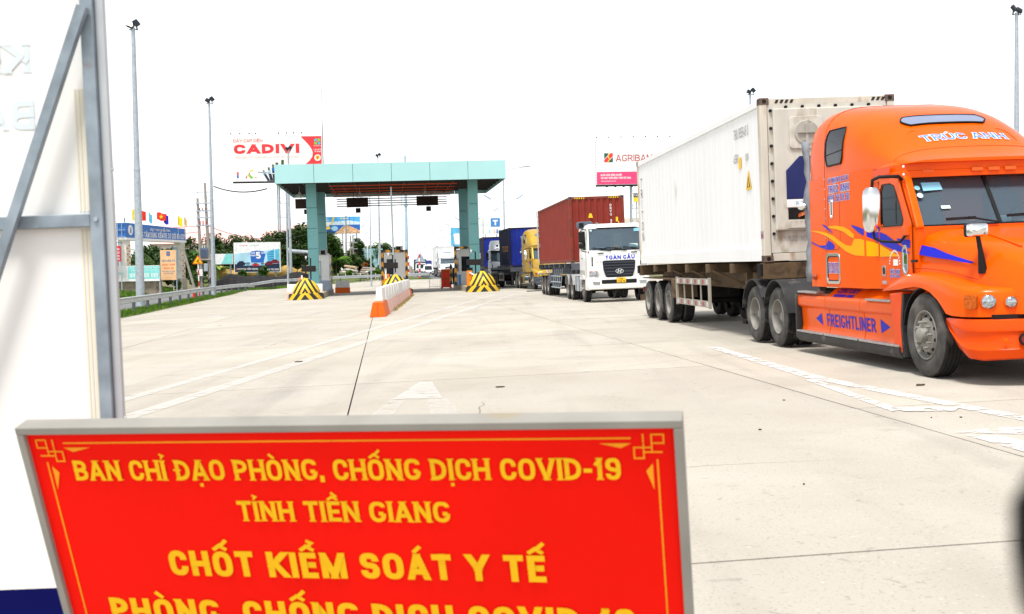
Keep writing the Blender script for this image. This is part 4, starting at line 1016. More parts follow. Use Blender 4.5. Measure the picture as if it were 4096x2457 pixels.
        e = MB(); e.prism([(sx*1.0, .57, .2), (sx*1.0, .64, .2), (sx*1.0, .68, .6), (sx*1.0, .60, 1.0), (sx*1.0, .55, 1.0), (sx*1.0, .62, .6)], (sx*.22, 0, 0)); e.build('skirt_edge_guard', PLASTIC, t)
        e = MB(); e.box(sx*1.12-.12, sx*1.12+.12, 4.5, 4.56, .26, .95); e.build('skirt_end_cap', PLASTIC, t, bevel=.01)
        for y0, y1, z in ((.95, 1.75, .885), (3.65, 4.45, .94)): MB().box(sx*1.16-.075, sx*1.16+.075, y0, y1, z, z+.03).build('entry_step', TREAD, t, bevel=.006)
        for z_, y_ in ((.5, .3),): pass
    def skirt_fn(y0, z0):
        def fn(u, v, l):
            z = z0+v; f = (z-.42)/.28; return Vector((-(1.135+.015*f)-.004-l, y0-u, z))
        return fn
    lettering('maker_lettering', 'FREIGHTLINER', .19, FLAME_B, t, skirt_fn(2.52, .45), width=1.80, wt=.17, wf=.62)
    MB().poly([skirt_fn(0, 0)(-3.88, .545, 0), skirt_fn(0, 0)(-3.60, .45, 0), skirt_fn(0, 0)(-3.63, .64, 0)]).build('arrow_mark', FLAME_B, t)
    MB().poly([skirt_fn(0, 0)(-1.45, .45, 0), skirt_fn(0, 0)(-1.15, .545, 0), skirt_fn(0, 0)(-1.45, .64, 0)]).build('arrow_mark', FLAME_B, t)
    def slope_fn(y0, z0):
        def fn(u, v, l):
            z = z0+v*.6; x = 1.02 + (1.03-z)*(.17/.13); return Vector((-x-.004-l, y0-u, z+l*.6+.003))
        return fn
    lettering('model_lettering', 'CENTURY', .10, FLAME_B, t, slope_fn(2.68, .955), width=.78, wt=.18, wf=.8)
    MB().poly([slope_fn(0, 0)(-3.06, .905/.6, 0), slope_fn(0, 0)(-2.62, .905/.6, 0), slope_fn(0, 0)(-2.62, .94/.6, 0), slope_fn(0, 0)(-3.06, .94/.6, 0)]).build('underline_mark', FLAME_B, t)
    MB().poly([slope_fn(0, 0)(-2.58, .905/.6, 0), slope_fn(0, 0)(-2.32, .905/.6, 0), slope_fn(0, 0)(-2.32, .94/.6, 0), slope_fn(0, 0)(-2.58, .94/.6, 0)]).build('underline_mark', FLAME_B, t)
    # ---------- mirrors
    for sx in (-1, 1):
        mb = MB(); secs = []
        for z, k in ((1.80, .55), (1.83, .85), (1.90, 1), (2.26, 1), (2.33, .9), (2.37, .6)):
            secs.append([(sx*1.50 + k*dx, .78 + k*dy, z) for dx, dy in ((-.11, -.04), (-.06, -.085), (.06, -.085), (.11, -.04), (.11, .05), (-.11, .05))])
        mb.loft(secs); mo = mb.build('door_mirror', CHROME, t, 50)
        MB().tube([(sx*1.50, .78, 2.36), (sx*1.50, .76, 2.46), (sx*1.42, .74, 2.50), (sx*1.16, .74, 2.50), (sx*1.10, .78, 2.46)], .022, 8).build('mirror_arm', BLACK, mo, 50)
        MB().tube([(sx*1.50, .78, 1.81), (sx*1.49, .76, 1.72), (sx*1.42, .72, 1.68), (sx*1.22, .62, 1.66), (sx*1.16, .55, 1.76)], .018, 8).build('mirror_arm', BLACK, mo, 50)
        MB().box(sx*1.165-.03, sx*1.165+.03, .46, .62, 1.74, 1.86).build('mirror_bracket', ORANGE, mo, bevel=.01)
        mb = MB(); mb.tube([(sx*.86, -.78, 1.27), (sx*.88, -.79, 1.34), (sx*.90, -.80, 1.50), (sx*.93, -.80, 1.69)], [.06, .045, .03, .025], 10); st = mb.build('hood_mirror_stalk', BLACK, t, 50)
        mb = MB(); secs = []
        for y, k in ((-.88, .7), (-.865, .95), (-.82, 1), (-.79, 1), (-.78, .95)): secs.append([(sx*.95 + k*a, y, 1.755 + k*b) for a, b in rrect(-.115, .115, -.075, .075, .03)])
        mb.loft(secs); mb.build('hood_mirror', CHROME, st, 50)
        MB().prism([(sx*.95+a, -.78, 1.755+b) for a, b in rrect(-.118, .118, -.078, .078, .03)], (0, .05, 0)).build('hood_mirror_back', BLACK, st, bevel=.01)
    # ---------- running gear
    chassis(t, -.9, 7.5, .62)
    for sx in (-1, 1): wheel(t, sx*1.09, 0, 'steer', .515)
    MB().cyl((-.95, 0, .5), (.95, 0, .5), .07).build('front_axle', DARK, t)
    for y in (5.56, 6.82):
        axle_duals(t, y, 1.08, .505); MB().cyl((-.9, y, .5), (.9, y, .5), .1).build('rear_axle', DARK, t)
        for sx in (-1, 1):
            mb = MB(); x0, x1 = sorted((sx*.62, sx*1.25)); fender_arc(mb, x0, x1, y, .5, .64, 8 if y > 6 else 20, 172 if y < 6 else 150, 12, .02); mb.build('rear_mudguard', PLASTIC, t, 40)
    MB().box(-.5, .5, 5.7, 6.7, .98, 1.12).build('fifth_wheel', DARK, t, bevel=.03)
    MB().box(-.6, .6, 1.0, 4.2, .35, .9).build('engine_block', DARK, t)
    return t
GLASSP = mat('roof_glass', (0.20, 0.24, 0.36), 0.08, 0.0, var=.05, spec=.5)
DARKGL = mat('tinted_glass', (0.012, 0.016, 0.024), 0.08, var=.1, spec=.35)
orange = build_orange((6.245, 13.889, .06), R(5.2))

# ---------- white refrigerated container on a skeleton trailer
REEFW = mat('reefer_white', (0.80, 0.81, 0.82), 0.5, var=.03, vs=1.0, dirt=((.55, .50, .42), .10, 2.0), stretch=(1, 1, .35))
REEFP = mat('reefer_post', (0.55, 0.52, 0.45), 0.6, var=.12, vs=3, dirt=((.30, .15, .06), .35, 3.5), stretch=(1, 1, .3))
TAN = mat('trailer_tan', (0.12, 0.08, 0.045), 0.75, var=.25, dirt=((.03, .02, .015), .5, 3))
wy = R(3.9); wf0 = (4.49 + 1.22*math.cos(wy), 20.1 + 1.22*math.sin(wy))
wz = zg(wf0[0])
reef = container('refrigerated_container', 'long dirty white refrigerated container behind the orange tractor', (wf0[0], wf0[1], wz+1.45), wy, 12.19, 2.896, REEFW, REEFP, reefer=True)
def reefer_front(t):
    GREYP = mat('reefer_unit_white', (0.54, 0.525, 0.47), .55, var=.12, dirt=((.24, .18, .11), .36, 3), stretch=(1, 1, .4))
    MB().box(-1.08, 1.08, .02, .05, .16, 2.78).build('front_panel', GREYP, t)
    u = MB().box(-1.0, 1.0, -.05, .02, .55, 2.70).build('cooling_unit', GREYP, t, bevel=.02)
    for x in (-1.03, 1.03):
        for k in range(8): MB().cyl((x, .02, .5+.31*k), (x, -.02, .5+.31*k), .03, .024, 8).build('unit_bolt', DARK, u)
    for k in range(6): MB().cyl((-.75+.3*k, .02, 2.73), (-.75+.3*k, -.02, 2.73), .03, .024, 8).build('unit_bolt', DARK, u)
    p = MB().prism([(a, -.06, b) for a, b in rrect(-.72, -.12, 1.98, 2.55, .06)], (0, -.02, 0)).build('fan_hatch', GREYP, u, bevel=.01)
    mb = MB(); mb.cyl((-.42, -.08, 2.26), (-.42, -.10, 2.26), .22, .21, 24)
    mb.bar((-.58, -.11, 2.26), (-.26, -.11, 2.26), .05, .02); mb.bar((-.42, -.11, 2.10), (-.42, -.11, 2.42), .05, .02); mb.build('fan_cover', mat('fan_cover_grey', (.36, .35, .31), .6, var=.2, dirt=((.15, .12, .09), .3, 6)), p, 40)
    mb = MB(); mb.prism([(-.80, -.055, 1.10), (.80, -.055, 1.10), (.80, -.055, 1.65), (.60, -.055, 1.85), (-.55, -.055, 1.85), (-.80, -.055, 1.60)], (0, -.012, 0)); cb = mb.build('unit_housing', mat('unit_blue', (.02, .03, .12), .4), u)
    MB().prism([(a, -.069, b) for a, b in rrect(-.42, -.25, 1.40, 1.55, .03)], (0, -.005, 0)).build('gauge_plate', PRINTW, cb)
    MB().box(-.80, .80, -.07, -.05, .95, 1.09).build('label_panel', REEFW, u, bevel=.008)
    lettering('gas_lettering', 'R-134A', .07, mat('pale_blue_ink', (.2, .5, .7), .5), u, lambda a, b, l: Vector((-.5+a, -.073-l, .985+b)), wt=.14, wf=.7)
    MB().box(-.78, .78, -.06, -.04, .74, .94).build('service_recess', BLACK, u)
    for k in range(3): MB().tube([(-.6, -.06, .78+.02*k), (-.45, -.10, .84+.02*k), (-.2, -.1, .86), (.1, -.07, .84)], .012, 6).build('power_cable', AMBER, u, 60)
    MB().box(-.78, .78, -.075, -.05, .58, .73).build('service_door', GREYP, u, bevel=.01)
    # print on the side and the posts
    xs = -1.219-.002
    f = lambda y0, z0: (lambda a, b, l: Vector((-1.1905-.012-l, y0-a, z0+b)))
    GREYI = mat('worn_ink', (.22, .22, .24), .6); BRN = mat('brown_ink', (.20, .13, .11), .6)
    lettering('serial_lettering', 'TRIU 895649 0', .19, GREYI, t, f(1.35, 2.35), width=1.0, wt=.09, wf=.5)
    lettering('serial_lettering', '45R1', .17, GREYI, t, f(1.75, 1.90), width=.34, wt=.10, wf=.5)
    for k, ch in enumerate('TRITON'): lettering('line_lettering', ch, .24, BRN, t, f(11.65, 2.15-.30*k), wt=.13, wf=1.0, slab=True)
    W_ = mat('warn_yellow', (.85, .52, .02), .5)
    MB().prism([(-1.203, 1.10, 1.35), (-1.203, .74, 1.35), (-1.203, .92, 1.72)], (-.002, 0, 0)).build('warning_sticker', W_, t)
    MB().prism([(-1.2055, 1.02, 1.39), (-1.2055, .82, 1.39), (-1.2055, .92, 1.62)], (-.001, 0, 0)).build('warning_mark', BLACK, t); MB().prism([(-1.207, .96, 1.40), (-1.207, .88, 1.40), (-1.207, .92, 1.56)], (-.001, 0, 0)).build('warning_mark', W_, t)
    MB().box(-1.205, -1.203, 1.38, 1.56, 1.78, 1.99).build('height_sticker', W_, t); MB().box(-1.205, -1.203, .92, 1.08, 1.90, 2.02).build('code_sticker', GREYTAPE, t)
    mb = MB()
    for k in range(4):
        for x0 in (-.95, .80): x = x0 + .09*k; mb.prism([(x, .018, 2.80), (x+.05, .018, 2.80), (x+.08, .018, 2.86), (x+.03, .018, 2.86)], (0, -.003, 0))
    mb.build('hazard_stripe', HBLACK, t); MB().box(-1.0, -.56, .0192, .0195, 2.79, 2.87)
    PURP = mat('purple_chalk', (.25, .02, .16), .7)
    fr = lambda a, b, l: Vector((-1.19+a, .0035-l, .42+b)); lettering('chalk_mark', 'M', .14, PURP, t, lambda a, b, l: Vector((-1.225-l, .09-a, .42+b)), wt=.14, wf=.8)
    lettering('chalk_mark', 'M02 10/17', .09, GREYI, t, lambda a, b, l: Vector((-.55+a, .0155-l, .36+b)), wt=.06, wf=.8)
reefer_front(reef)
trl = trailer('container_trailer', 'tan three axle skeleton trailer carrying the white refrigerated container', (wf0[0], wf0[1], wz), wy, 12.25, [8.25, 9.6, 10.95], 1.445, TAN, guard='box', m_mud=TAN, gy=(4.0, 7.3))
# ================================================================= CAB-OVER TRUCKS
def cab_loop(z, yf, hw, yb, r=.22, n=4):
    """plan of the cab at one height, rounded front corners; starts at the rear left"""
    pts = [(-hw, yb)]
    for k in range(n+1):
        a = R(90*k/n); pts.append((-hw + r*(1-math.cos(a)), yf + r*(1-math.sin(a))))
    pts += [(-x, y) for x, y in pts[::-1]]
    return [(x, y, z) for x, y in pts]
def build_cabover(label, loc, yaw, paint, detail=True, spoiler=False, group=None, axles=(3.5, 4.85), bump=None):
    t = thing('cab_over_truck', label, 'truck', loc, yaw, group, math.atan(KS))
    bump = bump or paint
    hw = 1.235
    lo = [(.92, -1.42, hw, .72), (1.0, -1.46, hw, .72), (1.6, -1.48, hw, .72), (2.05, -1.44, hw-.005, .72), (2.07, -1.42, hw-.01, .72)]
    mb = MB(); mb.loft([cab_loop(z, yf, w, yb) for z, yf, w, yb in lo], cap=False)
    # the wheel arch is cut by leaving the lower sides out behind y = -.55
    sh = mb.build('cab_shell', paint, t, 40)
    mb = MB(); mb.loft([cab_loop(2.93, -1.23, hw-.02, .72), cab_loop(3.0, -1.20, hw-.03, .72), cab_loop(3.08, -1.08, hw-.08, .68), cab_loop(3.13, -.85, hw-.2, .6)]); mb.build('cab_roof', paint, t, 50)
    MB().box(-hw+.02, hw-.02, .66, .72, 2.06, 2.95).build('rear_wall', mat('cab_lining', (.35, .36, .36), .8), t)
    MB().box(-hw+.03, hw-.03, -1.38, -.75, 1.96, 2.03).build('dashboard', DASH, t, bevel=.02)
    MB().box(-hw+.03, hw-.03, -.75, .66, 1.2, 1.25).build('cab_floor', DASH, t)
    for sx in (-1, 1):
        MB().bar((sx*(hw-.05), -1.36, 2.04), (sx*(hw-.08), -1.14, 2.95), .08, .10).build('windscreen_pillar', paint, t, bevel=.02)
        out = [(-1.2, 2.06), (-1.08, 2.5), (-1.0, 2.93), (-.4, 2.95), (.3, 2.95), (.70, 2.95), (.70, 2.5), (.70, 2.06), (0, 2.06)]
        inn = [(-1.05, 2.12), (-.98, 2.5), (-.92, 2.84), (-.4, 2.86), (-.05, 2.86), (.0, 2.80), (.02, 2.5), (.0, 2.14), (-.3, 2.10)]
        mb = MB(); X = sx*(hw-.035); ring(mb, [(X, y, z) for y, z in out], [(X, y, z) for y, z in inn], (sx*.03, 0, 0)); d = mb.build('door_frame', paint, t)
        MB().prism([(X+sx*.01, y, z) for y, z in inn], (sx*.004, 0, 0)).build('door_window', SMOKE, d)
        if detail:
            MB().box(sx*(hw+.002)-.002, sx*(hw+.002)+.002, -1.02, -.99, 1.0, 2.06).build('door_seam', mat('seam_grey', (.2, .2, .2), .7), d)
            MB().box(sx*(hw+.01)-.012, sx*(hw+.01)+.012, -.12, .02, 1.75, 1.80).build('door_handle', BLACK, d, bevel=.004)
            for z in (.55, .85): MB().box(sx*1.16-.08, sx*1.16+.08, -1.05, -.62, z, z+.04).build('cab_step', TREAD, t, bevel=.006)
            MB().box(sx*1.19-.045, sx*1.19+.045, -1.28, -.66, .5, .96).build('step_panel', paint, t, bevel=.02)
    # windscreen
    rows = []
    for k in range(5):
        f = k/4; z = 2.07+.87*f; yb = -1.425+.20*f; row = []
        for q in range(11):
            u = -1+2*q/10; row.append((u*(hw-.08-.03*f), yb + .10*abs(u)**4, z))
        rows.append(row)
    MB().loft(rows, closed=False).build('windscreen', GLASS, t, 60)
    mb = MB(); a = [Vector(p)+Vector((0, -.006, 0)) for p in rows[0]] + [Vector(r_[-1])+Vector((0, -.006, 0)) for r_ in rows[1:]] + [Vector(p)+Vector((0, -.006, 0)) for p in rows[-1][::-1][1:]] + [Vector(r_[0])+Vector((0, -.006, 0)) for r_ in rows[::-1][1:]]
    mb.tube(a, .03, 6); mb.build('windscreen_seal', BLACK, t)
    # bumper and lamps
    mb = MB(); mb.loft([cab_loop(z, yf, hw+.015, -.66, .25) for z, yf in ((.52, -1.44), (.55, -1.50), (.72, -1.53), (.98, -1.50), (1.02, -1.44))]); bp = mb.build('bumper', bump, t, 40)
    mb = MB(); mb.box(-.72, .68, -1.545, -1.50, .74, .90); mb.build('bumper_slot', BLACK, bp, bevel=.02)
    for sx in (-1, 1):
        c = [(sx*1.20, 1.04), (sx*.82, 1.02), (sx*.84, 1.24), (sx*1.19, 1.28)]
        hl = MB().prism([(x, -1.47+.06*(abs(x) > 1.1), z) for x, z in c], (0, -.035, 0)).build('headlamp', mat('headlamp_housing', (.42, .45, .47), .25, .3), t, bevel=.015)
        for dx, rr in ((.94, .075), (1.09, .075)): MB().lathe([(rr, 0), (rr*.7, .015), (.001, .02)], 16, Matrix.Translation((sx*dx, -1.505+.04*(dx > 1), 1.12)) @ Matrix.Rotation(-math.pi/2, 4, 'Z')).build('headlamp_lens', LAMPGL, hl, 50)
        for dx in (.92, 1.12): MB().box(sx*dx-.045, sx*dx+.045, -1.51+.04*(dx > 1), -1.49+.04*(dx > 1), 1.205, 1.25).build('turn_signal', AMBER, hl, bevel=.008)
        MB().prism([(sx*1.06, -1.52, .72), (sx*.80, -1.52, .71), (sx*.78, -1.52, .84), (sx*1.08, -1.52, .84)], (0, -.02, 0)).build('fog_lamp', LAMPGL, bp, bevel=.01)
        MB().box(sx*1.06-.03, sx*1.06+.03, -1.475, -1.455, 1.45, 1.82).build('corner_vent', BLACK, t, bevel=.02)
    # grille
    gl = [(-.66, 1.62), (-.63, 1.30), (-.54, 1.02), (-.45, .985), (.45, .985), (.54, 1.02), (.63, 1.30), (.66, 1.62), (.60, 1.66), (-.60, 1.66)]
    g = MB().prism([(x, -1.47, z) for x, z in gl], (0, -.035, 0)).build('grille', mat('grille_navy', (.018, .02, .032), .45), t, bevel=.015)
    for z, w in ((1.08, .50), (1.19, .55), (1.33, .58), (1.44, .60), (1.55, .60)): MB().box(-w, w, -1.53, -1.50, z, z+.035).build('grille_slat', mat('grille_edge', (.05, .055, .07), .4), g, bevel=.008)
    if detail:
        mb = MB(); o_ = [(.16*math.cos(2*math.pi*k/28), -1.545, 1.225+.095*math.sin(2*math.pi*k/28)) for k in range(28)]; i_ = [(.138*math.cos(2*math.pi*k/28), -1.545, 1.225+.078*math.sin(2*math.pi*k/28)) for k in range(28)]
        ring(mb, o_, i_, (0, -.015, 0)); em = mb.build('oval_emblem', CHROME, g)
        mb = MB(); mb.bar((-.075, -1.553, 1.155), (-.035, -1.553, 1.30), .035, .012, (0, 1, 0)); mb.bar((.03, -1.553, 1.15), (.075, -1.553, 1.295), .035, .012, (0, 1, 0)); mb.bar((-.06, -1.554, 1.215), (.06, -1.554, 1.24), .012, .03); mb.build('emblem_letter', CHROME, em)
        lettering('name_lettering', 'TOÀN CẦU', .155, INK, t, lambda u, v, l: Vector((.05+u, -1.484-l, 1.70+v)), width=1.18, wt=.25, wf=.9, sp=.16)
        lettering('model_lettering', 'GLS', .09, mat('grey_ink', (.3, .3, .32), .5), t, lambda u, v, l: Vector((-.80+u, -1.484-l, 1.56+v)), wt=.12, wf=.8)
        pl = MB().box(-.12, .24, -1.56, -1.535, .77, .97).build('number_plate', mat('plate_yellow', (.85, .50, .02), .4), t, bevel=.004)
        lettering('plate_lettering', '51D', .07, BLACK, pl, lambda u, v, l: Vector((.06+u, -1.562-l, .885+v)), wt=.15, wf=.7)
        lettering('plate_lettering', '378.78', .07, BLACK, pl, lambda u, v, l: Vector((.06+u, -1.562-l, .785+v)), width=.29, wt=.15, wf=.6)
        for x in (-.72, .62): MB().prism([(x+a, -1.475, b) for a, b in rrect(-.13, .13, 1.93, 1.98, .024)], (0, -.02, 0)).build('grab_handle', BLACK, t)
        for x0, x1 in ((-.28, -1.05), (.34, -.5), (.95, .2)):
            mb = MB(); mb.bar((x0, -1.47, 2.02), (x0*.4+x1*.6, -1.46, 2.13), .025, .02); mb.bar((x0*.75+x1*.25, -1.455, 2.13), (x1, -1.45, 2.17), .02, .03); mb.build('wiper', BLACK, t)
        MB().poly([(-1.08, -1.24-.0, 2.83), (-1.0, -1.245, 2.83), (-1.0, -1.235, 2.90), (-1.08, -1.23, 2.90)]).build('round_sticker', STICKG, t)
        MB().box(-.88, -.55, -1.36, -1.355, 2.07, 2.19).build('windscreen_card', STICKG, t)
        MB().box(.45, .80, -1.37, -1.365, 2.10, 2.30).build('windscreen_card', STICKG, t)
        MB().box(.68, .92, -1.26, -1.255, 2.78, 2.90).build('windscreen_card', STICK, t)
    # air horn box / roof unit
    if spoiler:
        mb = MB(); mb.loft([cab_loop(3.05, -.95, 1.12, .7, .3), cab_loop(3.4, -.7, 1.1, .7, .3), cab_loop(3.75, -.3, 1.0, .7, .3), cab_loop(3.82, -.05, .9, .65, .2)]); mb.build('roof_spoiler', paint, t, 50)
        MB().tube([(-.55, -.92, 3.32), (-.55, -.98, 3.36), (-.55, -1.0, 3.36)], [.03, .1, .09], 12).build('roof_lamp', DARK, t, 40)
        MB().box(-1.1, 1.1, -1.36, -1.12, 2.80, 2.98).build('sun_visor', BLACK, t, bevel=.03)
    else:
        rb = MB().prism([(a, -.45, b) for a, b in rrect(-1.42, -.82, 2.98, 3.26, .08)], (0, .55, 0)).build('roof_cooler', mat('cooler_grey', (.10, .12, .16), .5), t, bevel=.03)
        MB().box(-1.38, -1.20, -.475, -.45, 3.02, 3.20).build('cooler_grille', BLACK, rb)
        MB().tube([(-.75, -1.0, 3.10), (-.75, -1.02, 3.16), (-.75, -1.0, 3.19)], [.05, .05, .02], 8).build('roof_lamp', LAMPGL, t, 40)
        MB().tube([(.95, -1.0, 3.10), (.95, -1.02, 3.15), (.95, -1.0, 3.18)], [.05, .05, .02], 8).build('roof_lamp', LAMPGL, t, 40)
    for sx in (-1, 1):
        m1 = MB().cbox((sx*1.44, -1.28, 2.62), (.22, .12, .44)).build('door_mirror', BLACK, t, bevel=.05)
        MB().cbox((sx*1.44, -1.28, 2.27), (.22, .12, .22)).build('wide_mirror', BLACK, m1, bevel=.05)
        MB().tube([(sx*1.22, -1.15, 2.90), (sx*1.40, -1.25, 2.93), (sx*1.45, -1.27, 2.85), (sx*1.45, -1.27, 2.14), (sx*1.38, -1.22, 2.05), (sx*1.22, -1.15, 2.02)], .018, 6).build('mirror_arm', BLACK, m1, 50)
    # running gear
    chassis(t, -1.0, 5.6, .7)
    for sx in (-1, 1):
        wheel(t, sx*1.09, 0, 'steer', .515)
        mb = MB(); x0, x1 = sorted((sx*.7, sx*1.25)); fender_arc(mb, x0, x1, 0, .5, .62, -5, 130, 10, .02); mb.build('front_mudguard', paint, t, 40)
        MB().box(sx*1.2-.035, sx*1.2+.035, -.62, .70, 1.08, 1.3).build('cab_side_sill', paint, t, bevel=.01)
        tank = MB().prism([(sx*.62, y, z) for y, z in rrect(1.0, 2.5, .42, 1.02, .15)], (sx*.58, 0, 0)).build('fuel_tank', GALV, t, 40)
        for y in (1.3, 2.2): MB().prism([(sx*.61, y_, z) for y_, z in rrect(y-.03, y+.03, .40, 1.04, .01)], (sx*.6, 0, 0)).build('tank_strap', DARK, tank)
    MB().cyl((-.95, 0, .5), (.95, 0, .5), .08).build('front_axle', DARK, t)
    for y in axles:
        axle_duals(t, y, 1.08, .5); MB().cyl((-.9, y, .5), (.9, y, .5), .1).build('rear_axle', DARK, t)
        for sx in (-1, 1):
            mb = MB(); x0, x1 = sorted((sx*.62, sx*1.24)); fender_arc(mb, x0, x1, y, .5, .62, 15, 165, 10, .02); mb.build('rear_mudguard', mat('mudguard_grey', (.30, .30, .30), .6, dirt=((.1, .1, .1), .3, 4)), t, 40)
    MB().box(-.5, .5, axles[0], axles[1], .96, 1.2).build('fifth_wheel', DARK, t, bevel=.03)
    for sx in (-.6, .6): seat(t, sx, -.35, 1.35, SEATM)
    steering_wheel(t, .6, -.85, 2.12, 50)
    return t
WPAINT = mat('truck_white', (.80, .80, .78), .35, var=.03, spec=.4, coat=.2)
WT = Vector((4.16, 46.27, zg(4.16))); WY = R(5.0)
white_truck = build_cabover('white cab over truck with blue name on its nose and a yellow number plate', WT, WY, WPAINT)
def on_truck(root, yaw, p):
    return root + Matrix.Rotation(yaw, 3, 'Z') @ (Matrix.Rotation(-math.atan(KS), 3, 'Y') @ Vector(p))
for x, w in ((-.25, .34), (.18, .36)):
    MB().box(x, x+w, .645, .655, 2.25, 2.78).build('rear_pane', mat('rear_pane', (.55, .58, .58), .4), white_truck)
for k in range(3): MB().box(-.62+.24*k, -.42+.24*k, .60, .63, 2.06, 2.82-.05*k).build('hanging_curtain', CURTAIN, white_truck)
# ---------- driver: one continuous body, red shirt, face mask
def build_driver(loc, yaw):
    t = thing('person', 'driver in a dark red shirt and pale blue face mask behind the white truck windscreen', 'person', loc, yaw)
    SKIN = mat('skin', (.40, .22, .14), .6); SHIRT = mat('red_shirt', (.16, .025, .03), .85, var=.2); TROU = mat('trousers', (.03, .035, .05), .9); HAIR = mat('hair', (.012, .01, .01), .8); MASK = mat('face_mask', (.35, .65, .72), .7)
    mb = MB()
    def ringp(c, rx, ry, n=12): return [(c[0]+rx*math.cos(2*math.pi*k/n), c[1]+ry*math.sin(2*math.pi*k/n), c[2]) for k in range(n)]
    prof = [(0, .0, .17, .13), (.10, .0, .18, .13), (.25, -.01, .16, .11), (.40, -.02, .19, .12), (.50, -.02, .21, .11), (.555, -.02, .17, .09), (.58, -.025, .075, .065), (.63, -.03, .055, .058), (.66, -.035, .06, .07), (.69, -.045, .072, .09), (.75, -.05, .078, .098), (.80, -.045, .076, .096), (.85, -.04, .060, .078), (.875, -.04, .03, .04)]
    rings = [ringp((0, y, z), rx, ry) for z, y, rx, ry in prof]
    b = MB(); b.loft(rings)
    n = 12
    b.m = [1 if (i//n) >= 6 else 0 for i in range(len(b.f))]; b.m[-2] = 0; b.m[-1] = 1
    for sx in (-1, 1):
        b.k = 0; b.tube([(sx*.17, -.02, .50), (sx*.23, -.03, .46), (sx*.27, -.08, .32), (sx*.28, -.12, .22), (sx*.25, -.22, .24), (sx*.22, -.32, .28)], [.05, .062, .055, .05, .046, .042], 10)
        b.k = 1; b.tube([(sx*.22, -.31, .28), (sx*.21, -.37, .30), (sx*.20, -.41, .315)], [.032, .042, .03], 10)
        for q in range(4): b.tube([(sx*(.225-.018*q), -.40, .315), (sx*(.225-.018*q), -.45+.004*q, .325), (sx*(.225-.018*q), -.465, .295), (sx*(.22-.018*q), -.445, .28)], [.010, .0095, .009, .007], 6)
        b.tube([(sx*.17, -.37, .30), (sx*.15, -.41, .305), (sx*.145, -.44, .30)], [.012, .011, .008], 6)
        b.k = 2; b.tube([(sx*.09, 0, .04), (sx*.11, -.2, .06), (sx*.12, -.42, .07), (sx*.12, -.45, -.1), (sx*.12, -.46, -.38), (sx*.12, -.56, -.41)], [.09, .085, .07, .06, .05, .04], 10)
        b.k = 1; b.tube([(sx*.074, -.04, .755), (sx*.086, -.03, .76)], [.02, .012], 8)
    b.cyl((0, -.148, .745), (0, -.165, .735), .014, .01, 8)
    b.build('body', [SHIRT, SKIN, TROU], t, 60)
    h = MB(); h.loft([ringp((0, -.03, z), rx, ry) for z, rx, ry in ((.765, .083, .095), (.80, .086, .105), (.85, .068, .085), (.885, .035, .045))]); h.build('hair', HAIR, t, 60)
    m = MB(); rows = []
    for z, d in ((.66, .86), (.70, 1.03), (.745, 1.06)):
        rows.append([(.080*d*math.sin(R(a)), -.05-.106*d*math.cos(R(a)), z) for a in range(-75, 76, 15)])
    m.loft(rows, closed=False); m.build('face_mask', MASK, t, 60)
    for sx in (-1, 1): MB().cyl((sx*.03, -.146, .775), (sx*.03, -.150, .775), .010, n=8).build('eye', HAIR, t)
    return t
build_driver(on_truck(WT, WY, (.62, -.38, 1.50)), WY)
hat = thing('round_hat', 'yellow round hat lying on the dashboard of the white truck', 'hat', on_truck(WT, WY, (-.02, -1.12, 2.03)), WY)
STRAW = mat('straw', (.62, .36, .06), .8, var=.2, vs=20)
mb = MB(); mb.lathe([(.20, .0), (.205, .02), (.17, .05), (.145, .16), (.11, .24), (.05, .28), (.001, .285)], 20, Matrix.Rotation(-math.pi/2, 4, 'Y')); cr = mb.build('hat_crown', STRAW, hat, 50)
MB().lathe([(.205, .015), (.25, .012), (.25, .0), (.205, .0)], 20, Matrix.Rotation(-math.pi/2, 4, 'Y')).build('hat_brim', STRAW, hat, 50)
# ---------- red container and its trailer
REDC = mat('container_red', (.22, .028, .018), .55, var=.12, vs=1.2, dirt=((.16, .05, .035), .3, 2.5))
REDP = mat('container_red_post', (.20, .035, .022), .6, var=.2, dirt=((.10, .05, .03), .45, 4))
cz0 = 1.60
rc = container('freight_container', 'rust red corrugated freight container behind the white cab over truck', on_truck(WT, WY, (0, 3.4, cz0)), WY, 12.19, 2.896, REDC, REDP, rear_open=True)
for sx in (-1,):   # rear door folded back along the side
    d = MB().box(-1.30, -1.25, 12.1, 12.22, .1, 2.85).build('open_door', mat('door_pale', (.5, .52, .53), .5), rc)
    for k in range(9): MB().box(-1.255, -1.235, 12.06, 12.24, .3+.28*k, .34+.28*k).build('door_hinge', DARK, d)
wy_ = mat('warn_yellow', (.85, .52, .02), .5)
ff = lambda x0, z0: (lambda a, b, l: Vector((x0+a, -.012-l, z0+b)))
MB().prism([(-.38, .006, 1.95), (-.18, .006, 1.95), (-.23, .006, 2.14), (-.33, .006, 2.14)], (0, -.004, 0)).build('warning_sticker', wy_, rc)
for k, ch in enumerate('DRYU 997127'):
    if ch != ' ': lettering('serial_lettering', ch, .11, PRINTW, rc, ff(.62, 2.42-.135*k), wt=.17, wf=.75)
MB().box(.83, .93, -.006, -.002, 1.75, 1.95).build('yellow_sticker', wy_, rc); MB().box(.93, .97, -.006, -.002, 1.68, 1.76).build('yellow_sticker', wy_, rc)
for x0 in (-.95, .55):
    s_ = MB().box(x0, x0+.42, .014, .018, 2.785, 2.85).build('hazard_strip', YELLOW, rc)
    for k in range(4): x = x0+.02+.1*k; MB().prism([(x, .0135, 2.785), (x+.045, .0135, 2.785), (x+.075, .0135, 2.85), (x+.03, .0135, 2.85)], (0, -.002, 0)).build('hazard_bar', HBLACK, s_)
